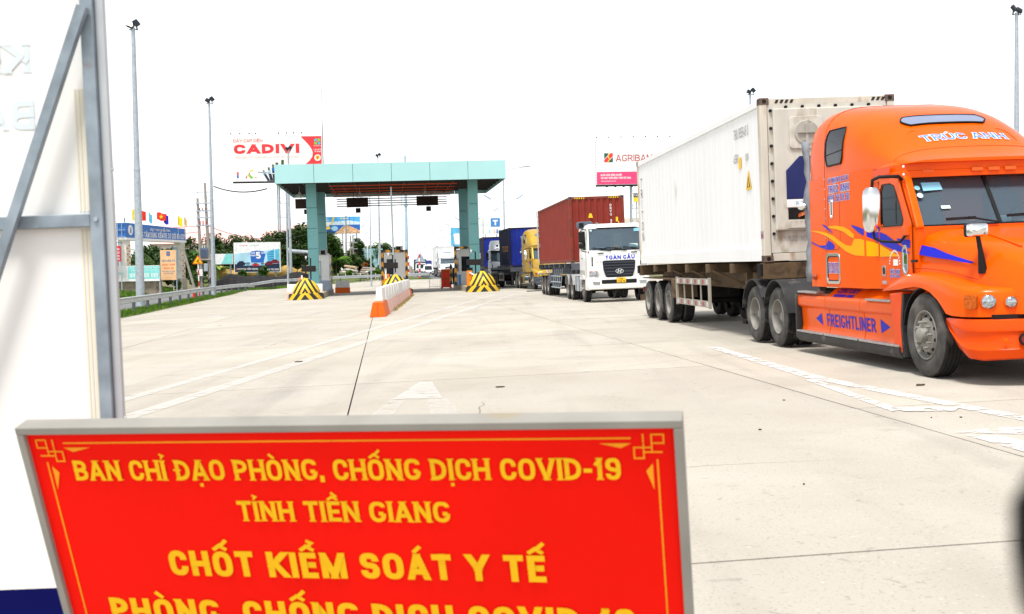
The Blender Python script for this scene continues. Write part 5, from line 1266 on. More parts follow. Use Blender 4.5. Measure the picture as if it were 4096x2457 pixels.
for k, ch in enumerate('--- 0'):
    if ch != ' ': lettering('owner_lettering', ch, .2, PRINTW, rc, lambda a, b, l, z0=1.95-.26*k: Vector((-1.224-l, 11.75-a, z0+b)), wt=.2, wf=.9)
GREYF = mat('trailer_grey', (.10, .11, .13), .7, var=.2, dirt=((.05, .04, .03), .3, 4))
trailer('container_trailer', 'dark grey three axle trailer under the rust red container', on_truck(WT, WY, (0, 3.4, 0)), WY, 12.25, [8.75, 10.05, 11.35], cz0-.005, GREYF, guard='rails', m_mud=GREYF, gy=(3.9, 7.6))

# ---------- gold tractor with blue container
def recolour(root, swap):
    for o in [root] + list(root.children_recursive):
        if o.type != 'MESH': continue
        for s_ in o.material_slots:
            m = s_.material
            if m and m.name in swap: s_.link = 'OBJECT'; s_.material = swap[m.name]
def copy_tractor(label, loc, yaw, paint, bumper, group=None, cat='truck'):
    skip = ('lettering', 'outline', 'flame', 'mark', 'sticker', 'rivet', 'hood_mirror')
    def cp(o, parent):
        c = o.copy(); C.objects.link(c); c.parent = parent
        for ch in o.children:
            if not any(k in ch.name for k in skip): cp(ch, c)
        return c
    t = cp(orange, None)
    t.location = loc; t.rotation_euler = (Matrix.Rotation(yaw, 3, 'Z') @ Matrix.Rotation(-math.atan(KS), 3, 'Y')).to_euler()
    tag(t, label, cat, group)
    recolour(t, {'orange_paint': paint, 'orange_paint_scuffed': bumper, 'marker_orange': AMBER, 'orange_shadow_panel': paint})
    return t
GOLD = mat('gold_paint', (.52, .33, .045), .35, .25, var=.06, coat=.3); GBUMP = mat('steel_bumper', (.07, .085, .11), .45, .3)
GT = Vector((2.62, 74.9, zg(2.6))); GY = R(9.0)
gold = copy_tractor('gold long nosed tractor truck pulling a blue container, half hidden by the red container', GT, GY, GOLD, GBUMP)
for rows, m in (([(1.35, 1.55, 1.72), (1.0, 1.5, 1.62), (.5, 1.42, 1.48)], FLAME_B), ([(1.35, 1.75, 1.80), (1.0, 1.64, 1.72), (.5, 1.50, 1.55)], mat('stripe_red', (.6, .03, .03), .4))):
    MB().loft([[(-1.162, y, a) for y, a, b in rows], [(-1.162, y, b) for y, a, b in rows]], closed=False).build('side_stripe', m, gold)
gold.scale = (1, 1, 1.10)
MB().cyl((-1.02, 1.2, .62), (-1.02, 2.6, .62), .32, n=20).build('fuel_tank', CHROME, gold, 40)
BLUEC = mat('container_blue', (.012, .03, .30), .5, var=.15, vs=2, dirt=((.10, .12, .25), .22, 7))
BLUES = mat('container_navy', (.010, .013, .05), .6, var=.25, vs=2, dirt=((.04, .045, .08), .3, 3))
bz = 1.52
BP0 = Vector((1.16, 81.36, zg(1.16))); BY = R(7.4)
bc = container('freight_container', 'bright blue freight container scratched white on its edges, behind the gold tractor', on_truck(BP0, BY, (0, 0, bz)), BY, 6.06, 2.85, BLUES, BLUES, BLUEC)
OCH = mat('ochre_ink', (.45, .20, .05), .6)
lettering('owner_lettering', 'TEICO', .42, OCH, bc, lambda a, b, l: Vector((-1.226-l, 2.4-a, 1.15+b)), width=3.4, wt=.17, wf=.6)
trailer('flatbed_trailer', 'grey flatbed trailer under the bright blue container', on_truck(BP0, BY, (0, 0, 0)), BY, 12.3, [8.4, 9.7, 11.0], bz-.005, GREYF, guard='box', flatbed=True, gy=(4.2, 7.0))
# ---------- silver cab-over with dark blue container
SILV = mat('silver_paint', (.50, .53, .56), .35, .3, var=.05, coat=.2)
ST = Vector((-.62, 95.5, zg(-.6, 95.5))); SY = R(6.0)
silver = build_cabover('silver cab over truck with tall roof spoiler, queued behind the blue container', ST, SY, SILV, detail=False, spoiler=True, bump=GBUMP)
nc = container('freight_container', 'dark navy freight container queued behind the silver truck by the toll column', on_truck(ST, SY, (-.2, 3.5, 1.5)), SY, 12.19, 2.75, BLUES, mat('navy_post', (.05, .035, .03), .7), BLUEC)
lettering('line_lettering', 'CK', .5, PRINTW, nc, lambda a, b, l: Vector((-1.226-l, 3.2-a, .9+b)), width=1.4, wt=.2, wf=.7)
trailer('container_trailer', 'dark trailer under the navy container behind the silver truck', on_truck(ST, SY, (-.2, 3.5, 0)), SY, 12.25, [8.75, 10.05, 11.35], 1.495, GREYF, guard='rails')
# ================================================================= TOLL PLAZA
def UVZ(u, v, h=0.0):
    x, y = UV(u, v); return Vector((x, y, zg(x, y)+h))
PLX, PLY = UV(0, 0)
def stripe_mat(name, slope, freq, c0=(.78, .50, .015), c1=(.018, .018, .018), axis='X', wear=.22):
    """hazard paint: stripes of |x|*slope + z in the object's own space"""
    m = bpy.data.materials.new(name); m.use_nodes = True
    nt = m.node_tree; N = nt.nodes; L = nt.links; b = N['Principled BSDF']
    tc = N.new('ShaderNodeTexCoord'); sp = N.new('ShaderNodeSeparateXYZ'); L.new(tc.outputs['Object'], sp.inputs[0])
    def mth(op, a, c=None):
        x = N.new('ShaderNodeMath'); x.operation = op
        for s, val in ((x.inputs[0], a), (x.inputs[1], c)):
            if val is None: continue
            if hasattr(val, 'links'): L.new(val, s)
            else: s.default_value = val
        return x.outputs[0]
    ax = mth('MULTIPLY', mth('ABSOLUTE', sp.outputs[axis]), slope)
    f = mth('GREATER_THAN', mth('FRACT', mth('MULTIPLY', mth('ADD', ax, sp.outputs['Z']), freq)), 0.5)
    mx = N.new('ShaderNodeMix'); mx.data_type = 'RGBA'; L.new(f, mx.inputs[0]); mx.inputs[6].default_value = (*c1, 1); mx.inputs[7].default_value = (*c0, 1)
    nz = N.new('ShaderNodeTexNoise'); nz.inputs['Scale'].default_value = 7; nz.inputs['Detail'].default_value = 8; L.new(tc.outputs['Object'], nz.inputs['Vector'])
    rg = N.new('ShaderNodeMapRange'); rg.inputs[1].default_value = .74-wear*.5; rg.inputs[2].default_value = .80-wear*.4; rg.inputs[4].default_value = .8; L.new(nz.outputs['Fac'], rg.inputs[0])
    m2 = N.new('ShaderNodeMix'); m2.data_type = 'RGBA'; L.new(rg.outputs[0], m2.inputs[0]); L.new(mx.outputs[2], m2.inputs[6]); m2.inputs[7].default_value = (.16, .13, .09, 1)
    L.new(m2.outputs[2], b.inputs['Base Color']); b.inputs['Roughness'].default_value = .6
    return m
CHEV = stripe_mat("chevron_paint", 1.75, 1.9); KERBCH = stripe_mat("kerb_chevron", 1.25, 1.45)
LEGCH = stripe_mat('post_chevron', 1.5, 1.55, c0=(.62, .28, .02)); KERBM = mat('kerb_concrete', (.34, .31, .25), .9, var=.2, vs=2, dirt=((.42, .30, .08), .35, 1.5), bump=.3, bs=15)
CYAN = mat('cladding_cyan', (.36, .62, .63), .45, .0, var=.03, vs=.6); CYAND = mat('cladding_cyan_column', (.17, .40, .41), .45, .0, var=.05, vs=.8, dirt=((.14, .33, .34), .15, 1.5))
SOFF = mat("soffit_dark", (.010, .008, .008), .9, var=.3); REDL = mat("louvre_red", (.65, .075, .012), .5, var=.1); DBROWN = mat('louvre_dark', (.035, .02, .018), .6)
# ---------- canopy
CU0, CU1, CV0, CV1 = -7.2, 8.6, 78.5, 94.0
cu, cv = .75, 86.25
cx, cy = UV(cu, cv)
can = thing('toll_canopy', 'pale cyan toll station canopy on four clad columns spanning the lanes', 'canopy', (cx, cy, 0), AX, None, .0158)
ZB, ZT = 7.48, 8.76
hu, hv = (CU1-CU0)/2, (CV1-CV0)/2
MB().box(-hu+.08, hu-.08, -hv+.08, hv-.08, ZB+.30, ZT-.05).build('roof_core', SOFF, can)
for k in range(6):
    a = -hu + 2*hu*k/6; b = -hu + 2*hu*(k+1)/6
    for yy, s in ((-hv, 1), (hv, -1)):
        y0, y1 = sorted((yy, yy+s*.06)); MB().box(a+.012, b-.012, y0, y1, ZB, ZT).build('fascia_panel', CYAN, can, bevel=.006)
    a = -hv+.06 + (2*hv-.12)*k/6; b = -hv+.06 + (2*hv-.12)*(k+1)/6
    for xx, s in ((-hu, 1), (hu, -1)):
        x0, x1 = sorted((xx, xx+s*.06)); MB().box(x0, x1, a+.012, b-.012, ZB, ZT).build('fascia_panel', CYAN, can, bevel=.006)
MB().box(-hu+.1, hu-.1, -hv+.1, hv-.1, ZT-.04, ZT-.01).build('roof_deck', GALV, can)
SBEAM = mat("soffit_beam", (.06, .055, .055), .7)
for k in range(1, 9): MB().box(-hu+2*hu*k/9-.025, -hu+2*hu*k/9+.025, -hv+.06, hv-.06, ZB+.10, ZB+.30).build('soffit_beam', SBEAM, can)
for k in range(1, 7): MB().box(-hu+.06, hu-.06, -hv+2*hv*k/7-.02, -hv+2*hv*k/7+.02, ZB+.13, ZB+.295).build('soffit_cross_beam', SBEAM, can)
for (u0, v0) in ((-4.92, 81.5), (6.52, 81.5), (-4.80, 91.5), (6.53, 91.5)):
    u = u0-cu; v = v0-cv; w = .35; n = 5
    MB().box(u-.28, u+.28, v-.28, v+.28, -.6, ZB+.3).build('column_core', SOFF, can)
    for k in range(n):
        za = .15 + (ZB-.1-.15)*k/n; zb_ = .15 + (ZB-.1-.15)*(k+1)/n
        if k == n-1: zb_ = ZB+.25
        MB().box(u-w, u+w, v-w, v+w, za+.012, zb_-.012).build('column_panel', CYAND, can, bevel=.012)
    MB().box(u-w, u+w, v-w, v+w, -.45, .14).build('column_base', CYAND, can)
    MB().box(u-.06+.38, u+.30, v-.55, v-.36, ZB+.05, ZB+.13).build('column_lamp', mat('lamp_dust', (.5, .48, .42), .5), can) if u < 0 else None
for k, v in enumerate((81.3, 84.3, 87.3, 90.3, 93.3)):
    MB().box(-3.65-.06*k-cu, 5.40+.06*k-cu, v-cv-.02, v-cv+.02, ZB-.08, ZB-.02).build('red_louvre', REDL, can)
for u in (-2.7, -1.75, 3.2, 4.2):
    MB().box(u-cu-.02, u-cu+.02, 81-cv, 94-cv-.1, ZB+.03, ZB+.06).build('louvre_hanger', DBROWN, can)
    MB().box(u-cu-.03, u-cu+.03, 93.4-cv, 93.5-cv, ZB-.32, ZB-.13).build('louvre_drop', REDL, can)
for k in range(4): MB().box(-3.5-cu, 5.15-cu, 90.0-cv, 90.06-cv, 6.44+.185*k, 6.51+.185*k).build('dark_louvre', DBROWN, can)
for u0, u1 in ((-2.73, -1.04), (2.75, 4.46), (-6.7, -5.2)):
    p = MB().box(u0-cu, u1-cu, 90.08-cv, 90.22-cv, 6.38, 7.14).build('sign_back', DBROWN, can, bevel=.01)
    um = u0 + .9; MB().box(um-cu-.19, um-cu+.19, 89.2-cv, 89.4-cv, 5.9, 6.27).build('lane_signal', BLACK, can, bevel=.02)
    for q in (-.3, .3): MB().cyl(((u0+u1)/2+q-cu, 90.15-cv, 7.1), ((u0+u1)/2+q-cu, 90.15-cv, ZB+.2), .02, n=6).build('sign_rod', DBROWN, can)
    MB().cyl((um-cu, 89.3-cv, 6.26), (um-cu, 89.3-cv, ZB+.2), .012, n=6).build('signal_rod', DBROWN, can)
for u, v in ((-5.9, 84), (-1.6, 86), (3.3, 86)):
    mb = MB(); mb.lathe([(.05, .34), (.09, .30), (.12, .2), (.26, .08), (.31, 0), (.29, 0), (.24, .07), (.001, .1)], 18, Matrix.Translation((u-cu, v-cv, ZB-.55)) @ Matrix.Rotation(-math.pi/2, 4, 'Y'))
    lo = mb.build('bay_lamp', mat('lamp_shade', (.55, .55, .52), .4), can, 50); MB().cyl((u-cu, v-cv, ZB-.22), (u-cu, v-cv, ZB+.25), .015, n=6).build('lamp_rod', GALV, lo)
for a, b in (((-5.5, 84.2), (-5.9, 84)),): pass

# ---------- islands with noses, booths, frames, barriers
IU = (-5.02, .75, 6.52)
def island(k, u, v0, v1, label):
    o = UVZ(u, v0); w = 1.0
    t = thing('traffic_island', label, 'traffic island', o, AX, 'toll islands', math.atan(KS))
    L_ = v1-v0; pts = []
    for q in range(9):
        a = R(180 + 180*q/8); pts.append((w*math.cos(a), .98+.98*math.sin(a)))
    pts += [(w, L_-.3), (w*.7, L_), (-w*.7, L_), (-w, L_-.3)]
    MB().prism([(x, y, -.25) for x, y in pts], (0, 0, .25+.36)).build('kerb', KERBM, t, bevel=.02)
    top = MB().prism([(x*.9, y*.985+.08, .36) for x, y in pts], (0, 0, .008)).build('island_top', CONC, t)
    # painted nose
    nb = []
    for q in range(17):
        a = R(180 + 180*q/16); nb.append((w*1.12*math.cos(a), .98+1.12*math.sin(a)))
    mb = MB(); mb.prism([(x, y, -.25) for x, y in nb] + [(w*1.12, 1.5, -.25), (-w*1.12, 1.5, -.25)], (0, 0, .25+.40)); mb.build('nose_kerb', KERBCH, t, bevel=.02)
    secs = []
    for z, s, yb in ((.40, 1.0, 0), (.55, .995, .0), (.72, .93, .0), (.88, .83, .01), (1.02, .70, .03), (1.15, .53, .05), (1.27, .33, .08), (1.36, .10, .14)):
        ring_ = []
        for q in range(15):
            a = R(180 + 180*q/14); ring_.append((w*.86*s*math.cos(a), .98+yb+.86*(s**.6)*math.sin(a), z))
        ring_ += [(w*.86*s, 1.5, z), (-w*.86*s, 1.5, z)]
        secs.append(ring_)
    mb = MB(); mb.loft(secs); mb.build('crash_nose', CHEV, t, 25)
    return t
island(0, IU[0], 73.0, 91.5, 'concrete toll island with striped nose at the left of the canopy')
island(1, IU[1], 74.0, 91.0, 'middle concrete toll island with striped nose behind the plastic barriers')
island(2, IU[2], 74.3, 91.5, 'right concrete toll island with striped nose beside the truck queue')
BOOTHW = mat('booth_white', (.72, .73, .72), .4, var=.05, dirt=((.5, .48, .42), .12, 2)); BOOTHB = mat('booth_blue', (.03, .22, .62), .4, var=.05); BOOTHG = mat('booth_grey', (.32, .40, .48), .45, var=.08); ORBOX = mat('barrier_orange', (.80, .22, .01), .45, var=.06)
def booth(u, v, w, d, label, blue):
    t = thing('toll_booth', label, 'toll booth', UVZ(u, v, .37), AX, 'toll booths', 0)
    h = 2.62
    MB().box(-w/2, w/2, 0, d, .75, h-.08).build('booth_wall', BOOTHW, t, bevel=.02)
    MB().box(-w/2-.006, w/2+.006, -.006, d+.006, 0, .75).build('lower_wall', BOOTHB if blue else BOOTHG, t, bevel=.01)
    MB().box(-w/2-.05, w/2+.05, -.05, d+.05, h-.08, h).build('booth_roof', BOOTHW, t, bevel=.02)
    dr = MB().box(-w*.42, w*.10, -.03, -.008, .02, 2.2).build('door', BOOTHG if not blue else BOOTHW, t, bevel=.008)
    MB().box(-w*.38, w*.06, -.036, -.031, 1.0, 2.1).build('door_window', DARKGL if blue else mat('pale_pane', (.55, .58, .56), .3), dr)
    MB().box(w*.02, w*.06, -.05, -.031, 1.0, 1.12).build('door_handle', CHROME, dr)
    for sx in (-1, 1):
        wd = MB().box(sx*(w/2+.004)-.006, sx*(w/2+.004)+.006, .4, d-.5, 1.0, 2.0).build('side_window', DARKGL, t)
        MB().box(sx*(w/2+.012)-.01, sx*(w/2+.012)+.01, d/2-.02, d/2+.02, 1.0, 2.0).build('window_bar', GALV, wd)
    ac = MB().box(w*.05, w*.40, .3, .75, h, h+.42).build('air_conditioner', mat('cooler_case', (.35, .36, .36), .5), t, bevel=.02)
    MB().box(w*.09, w*.30, .285, .299, h+.06, h+.36).build('cooler_fan', DARK, ac)
    MB().tube([(w*.38, .3, h+.06), (w*.46, .2, h+.12), (w*.52, .2, h+.02), (w*.52, .2, h-.4)], .035, 8).build('duct', REEFW, ac, 50)
    return t
booth(IU[0]+.25, 84.6, 1.5, 3.0, 'white and grey toll booth behind the left canopy column', False)
booth(IU[1], 82.0, 1.5, 3.0, 'white toll booth with blue base on the middle island', True)
booth(IU[2]-.25, 84.0, 1.5, 3.0, 'white toll booth with blue base beside the right canopy column', True)
def frame_gate(u, v, w, h, label, both=True):
    t = thing('striped_frame', label, 'barrier frame', UVZ(u, v, .37), AX, 'striped height frames')
    for sx in ((-1, 1) if both else (-1,)):
        MB().box(-.09, .09, -.09, .09, 0, h).build('post', LEGCH, t, bevel=.01, loc=(sx*w/2, 0, 0))
    MB().box(-.09, .09, -.085, .085, 0, w).build('top_bar', LEGCH, t, bevel=.01).matrix_local = Matrix.Translation((-w/2, 0, h-.1)) @ Matrix.Rotation(math.pi/2, 4, 'Y')
    return t
frame_gate(IU[1]-.02, 81.2, 1.72, 2.75, 'black and yellow striped frame around the middle toll booth')
frame_gate(IU[2]-.75, 83.0, 1.15, 2.85, 'black and yellow striped frame in front of the right toll booth')
frame_gate(IU[0]+.30, 90.3, 1.1, 2.75, 'black and yellow striped frame behind the left toll booth')
def display(u, v, label, flip=1):
    t = thing('lane_display', label, 'display sign', UVZ(u, v, .37), AX, 'lane display signs')
    MB().box(-.045, .045, -.045, .045, 0, 2.35).build('post', BLACK, t)
    MB().box(-.62 if flip > 0 else -.35, .35 if flip > 0 else .62, -.16, .05, 1.42, 1.83).build('display_case', mat('case_black', (.02, .018, .018), .5), t, bevel=.015)
    MB().box(-.40*flip-.2, -.40*flip+.2, -.08, .06, .45, 1.25).build('terminal', BLACK, t, bevel=.02)
    MB().tube([(0, 0, 2.33), (-.1*flip, 0, 2.36), (-.28*flip, -.02, 2.36)], .02, 6).build('arm', BLACK, t)
    mb = MB(); mb.cyl((-.30*flip, -.25, 2.40), (-.30*flip, .02, 2.46), .06, .05, 12); mb.cyl((-.30*flip, -.02, 2.40), (-.30*flip, -.02, 2.28), .03, n=8); mb.build('lane_camera', REEFW, t, 40)
    return t
display(IU[0]+.0, 79.0, 'black lane display on a post by the left toll island')
display(IU[1]-.15, 79.0, 'black lane display on a post at the middle toll island')
display(IU[2]-.18, 79.0, 'black lane display on a post by the right toll island', 1)
def gate_box(u, v, label, arm):
    t = thing('barrier_gate', label, 'barrier gate', UVZ(u, v, .37), AX, 'orange barrier gates')
    MB().box(-.19, .19, -.16, .16, 0, 1.05).build('cabinet', ORBOX, t, bevel=.025)
    MB().box(-.05, .05, -.2, -.16, .82, 1.0).build('pivot', GALV, t)
    a = Vector((.0, -.23, .92))
    if arm == 'up': MB().bar(a-Vector((.04, 0, .2)), a+Vector((-.06, 0, .36)), .10, .05).build('barrier_arm', WHITE, t)
    elif arm == 'down': MB().bar(a, a+Vector((.95, -.2, -.50)), .05, .09).build('barrier_arm', WHITE, t)
    else: MB().bar(a, a+Vector((0, 0, .28)), .1, .05).build('barrier_arm', WHITE, t)
    return t
gate_box(IU[0]-.45, 77.0, 'orange barrier gate box behind the left striped nose', 'stub')
gate_box(IU[1]-.60, 77.3, 'orange barrier gate box with white arm on the middle island', 'up')
gate_box(IU[2]-.72, 77.5, 'orange barrier gate box with lowered arm on the right island', 'down')
bk = thing('bucket', 'small blue plastic bucket on the left toll island', 'bucket', UVZ(IU[0]+.02, 77.1, .37), AX)
BKM = mat('bucket_blue', (.05, .30, .70), .4); MB().lathe([(.001, 0), (.12, 0), (.16, .30), (.17, .30), (.17, .32), (.15, .32), (.115, .02), (.001, .02)], 18, Matrix.Translation((0, 0, .6)) @ Matrix.Rotation(-math.pi/2, 4, 'Y')).build('pail', BKM, bk, 40)
MB().box(-.2, .2, -.2, .2, 0, .6).build('plinth', CONC, bk)
# thin steel mast on the middle island
t = thing('steel_mast', 'thin steel mast rising from the middle island to the canopy', 'pole', UVZ(IU[1]-.05, 79.8, .37), AX)
MB().cyl((0, 0, 0), (-.12, 0, 7.1), .07, .055, 12).build('shaft', GALV, t, 40); MB().box(-.15, .15, -.15, .15, 0, .03).build('foot_plate', GALV, t)

# ---------- plastic barriers in a row
PINK = mat('barrier_pink', (.80, .50, .43), .5, var=.12, vs=2, dirt=((.72, .55, .5), .4, 2)); BARW = mat('barrier_white', (.78, .77, .75), .5, var=.05, dirt=((.60, .57, .52), .15, 3)); BARO = mat('barrier_bright_orange', (.80, .13, .01), .45, var=.08, dirt=((.25, .10, .05), .15, 6))
def barrier_meshes(L_):
    lo = MB(); lo.prism([(-.26, 0, 0), (.26, 0, 0), (.25, 0, .06), (.16, 0, .46), (-.16, 0, .46), (-.25, 0, .06)], (0, L_, 0))
    up = MB(); n = 4
    secs = []
    for k in range(n*3+1):
        y = .05 + (L_-.10)*k/(n*3); g = .03 if k % 3 == 1 else 0
        secs.append([(-.135+g, y, .462), (.135-g, y, .462), (.10-g*.6, y, .98), (.07, y, 1.02), (-.07, y, 1.02), (-.10+g*.6, y, .98)])
    up.loft(secs)
    return lo, up
BL = 2.35
lo_, up_ = barrier_meshes(BL)
LOP = lo_.mesh('barrier_base', PINK); LOO = lo_.mesh('barrier_base', BARO); UPW = up_.mesh('barrier_top', BARW, 30)
b0 = Vector((-4.65, 39.2, 0)); b1 = Vector((-6.68, 72.6, 0)); bd = (b1-b0).normalized(); by = math.atan2(-bd.x, bd.y)
NB = 14
ORD = 'first second third fourth fifth sixth seventh eighth ninth tenth eleventh twelfth'.split()
rr = random.Random(5)
for k in range(NB):
    p = b0 + bd*((BL+.05)*k + (1.2 if k else 0)); p.z = zg(p.x, p.y)
    if k == 0: lab = 'low bright orange barrier block at the near end of the barrier row'
    elif k == NB-1: lab = 'farthest white topped plastic barrier, against the middle striped nose'
    else: lab = '%s faded pink plastic barrier with white top, counted from the orange block' % ORD[k-1]
    t = thing('road_barrier', lab, 'road barrier', p, by+rr.uniform(-.012, .012), 'plastic barriers lined up before the middle island')
    if k == 0:
        MB().prism([(-.28, 0, 0), (.28, 0, 0), (.27, 0, .06), (.17, 0, .52), (-.17, 0, .52), (-.27, 0, .06)], (0, 3.4, 0)).build('barrier_base', BARO, t, bevel=.02)
        MB().box(-.006, .006, -.012, .003, .02, .5).build('mould_seam', mat('seam_dark_orange', (.45, .06, .01), .5), t)
        MB().prism([(-.13, 1.1, .522), (.13, 1.1, .522), (.10, 1.1, 1.0), (-.10, 1.1, 1.0)], (0, 2.3, 0)).build('barrier_top', BARW, t, bevel=.02)
    else:
        part('barrier_base', LOO if k == NB-1 else LOP, t); part('barrier_top', UPW, t)
for u, v, a, lab in ((IU[0]-1.3, 74.8, -math.pi/2, 'white plastic barrier standing across behind the left striped nose'), (IU[0]+1.05, 93.0, -math.pi/2+.2, 'short orange and white plastic barrier behind the left toll booth')):
    t = thing('road_barrier', lab, 'road barrier', UVZ(u, v), AX+a)
    part('barrier_base', LOO if v > 80 else MB().prism([(-.16, 0, 0), (.16, 0, 0), (.13, 0, .5), (-.13, 0, .5)], (0, 2.35, 0)).mesh('barrier_base', PINK), t, scale=(1, .5 if v > 80 else 1, 1)); part('barrier_top', UPW, t, scale=(1, .5 if v > 80 else 1, 1))
# ---------- striped bollards and red barricade by the right booth
for du, dv, lab in ((-1.75, 90.2, 'yellow and black striped bollard nearest the right toll booth'), (-1.45, 91.6, 'black bollard behind the striped bollard at the right island')):
    t = thing('bollard', lab, 'bollard', UVZ(IU[2]+du+.5, dv, .37), AX)
    MB().cyl((0, 0, .06), (0, 0, 1.55 if dv < 91 else 1.25), .10, n=14).build('post', LEGCH if dv < 91 else BLACK, t, 40); MB().cyl((0, 0, 0), (0, 0, .06), .2, .17, 16).build('foot', BLACK, t, 40); MB().cyl((0, 0, 1.55 if dv < 91 else 1.25), (0, 0, 1.62 if dv < 91 else 1.32), .07, .05, 12).build('cap', BLACK, t)
t = thing('barricade', 'red plastic barricade with yellow reflectors beside the right toll booth', 'barricade', UVZ(IU[2]-1.45, 93.5), AX)
REDP2 = mat('barricade_red', (.75, .05, .02), .45)
MB().box(-.42, .42, -.06, .06, .1, 1.6).build('panel', REDP2, t, bevel=.05)
for z in (1.35, .75): MB().box(-.3, .3, -.075, -.06, z, z+.12).build('reflector', AMBER, t)
for sx in (-1, 1): MB().box(sx*.36-.08, sx*.36+.08, -.25, .25, 0, .12).build('foot', REDP2, t)
t = thing('crowd_barrier', 'grey steel crowd barrier in the lane left of the right island', 'barrier', UVZ(IU[2]-2.4, 93.0), AX+R(20))
mb = MB(); mb.tube([(-.5, 0, .05), (-.5, 0, 1.0), (-.45, 0, 1.05), (.45, 0, 1.05), (.5, 0, 1.0), (.5, 0, .05)], .02, 8); mb.build('hoop', GALV, t)
for k in range(5): MB().cyl((-.38+.19*k, 0, .2), (-.38+.19*k, 0, 1.04), .009, n=6).build('bar', GALV, t)
MB().cyl((-.5, 0, .2), (.5, 0, .2), .015, n=6).build('lower_rail', GALV, t)
# ================================================================= LEFT SIDE AND BACKGROUND
rnd = random.Random(21)
def bank(x, y): return zg(x, y) + .58
# ---------- guard rails
WP = [(.0, -.155), (-.055, -.13), (-.06, -.09), (.0, -.04), (.0, .04), (-.06, .09), (-.055, .13), (.0, .155), (.012, .155), (-.04, .125), (-.045, .095), (.012, .04), (.012, -.04), (-.045, -.095), (-.04, -.125), (.012, -.155)]
GPOST = mat('rail_post', (.10, .11, .12), .7, .2, var=.2)
RAILM = mat('rail_steel', (.50, .53, .55), .4, .5, var=.12, vs=3, dirt=((.3, .3, .3), .2, 5))
def guard_rail(label, pts, step=4.0, h=.66, dips=()):
    pts = [Vector(p) for p in pts]
    t = thing('guard_rail', label, 'guard rail', pts[0], 0)
    o = pts[0]
    segs = []
    for a, b in zip(pts[:-1], pts[1:]):
        n = max(1, round((b-a).length/step)); segs += [(a+(b-a)*(k/n), a+(b-a)*((k+1)/n)) for k in range(n)]
    for i, (a, b) in enumerate(segs):
        d = (b-a).normalized(); nr = Vector((d.y, -d.x, 0)).normalized()
        loops = []
        for p in (a+d*.01, b+d*.10):
            loops.append([p - o + nr*-q + Vector((0, 0, h+w)) for q, w in WP])
        MB().loft(loops).build('rail_beam', RAILM, t, 40)
        p = a + d*.05 - nr*.12 - o
        MB().box(p.x-.07, p.x+.07, p.y-.05, p.y+.05, p.z-.3, p.z+h+.14).build('post', GPOST, t)
        MB().cyl(a-o+nr*.045+d*.05+Vector((0, 0, h)), a-o+nr*.065+d*.05+Vector((0, 0, h)), .02, n=8).build('bolt', GALV, t)
    return t
def LP(y, o=0): x = left_line(y)+o; return (x, y, zg(x, y))
guard_rail('long steel guard rail along the grass verge at the left', [LP(36), LP(50), LP(70), LP(90), (-25.6, 104, -.55), (-26.2, 112, -.56), (-26.5, 116.6, -.72)])
guard_rail('steel guard rail running behind the toll islands towards the road', [(-27.0, 117.0, -.62), (-25.0, 119, -.30), (-19, 126, -.05), (-13, 131, .05), (-9.8, 133.2, .12)], 2.6)
guard_rail('short guard rail turning away along the far road edge', [(-9.6, 133.6, .12), (-11.5, 150, .2), (-13.5, 168, .2), (-15.6, 186, .2)], 4)
# ---------- grass on the verge and bank
def blades(name, label, spots, n, m, hmin, hmax, w):
    mb = MB(); r = random.Random(hash(name) % 1000 if False else len(name)*7)
    for k in range(n):
        x, y, z = spots(r); h = r.uniform(hmin, hmax); a = r.uniform(0, math.pi); dx, dy = math.cos(a)*w, math.sin(a)*w
        lx, ly = r.uniform(-.5, .5)*h, r.uniform(-.5, .5)*h
        mb.add([(x-dx, y-dy, z-.01), (x+dx, y+dy, z-.01), (x+lx, y+ly, z+h)], [(0, 1, 2)])
    return tag(mb.build(name, m), label, 'grass', None, 'stuff')
GRASS = mat('grass_green', (.085, .17, .018), .8, var=.5, vs=.9); GRASSD = mat('grass_dry', (.30, .22, .06), .9, var=.3, vs=2)
def sp_verge(r):
    y = 30+86*r.random()**1.3; o = r.uniform(-.95, .75); x = left_line(y)+o; return x, y, zg(x, y)+.012
blades('verge_grass', 'short green grass along the foot of the guard rail', sp_verge, 16000, GRASS, .05, .20, .025)
def sp_bank(r):
    y = r.uniform(60, 124); o = -7.1-6*r.random(); x = left_line(y)+o; return x, y, zg(x, y)+bank_z(o)
blades('bank_grass', 'green grass on the bank below the inspection centre gate', sp_bank, 16000, GRASS, .08, .32, .04)
def sp_rail2(r):
    f = r.random(); x = -27+17.5*f + r.uniform(-.5, .3); y = 117.2+16.4*f + r.uniform(-.9, .3); return x, y, (-.45+.55*f if f > .15 else -.5)
blades('far_verge_grass', 'grass strip under the guard rail behind the toll islands', sp_rail2, 9000, GRASS, .08, .30, .04)
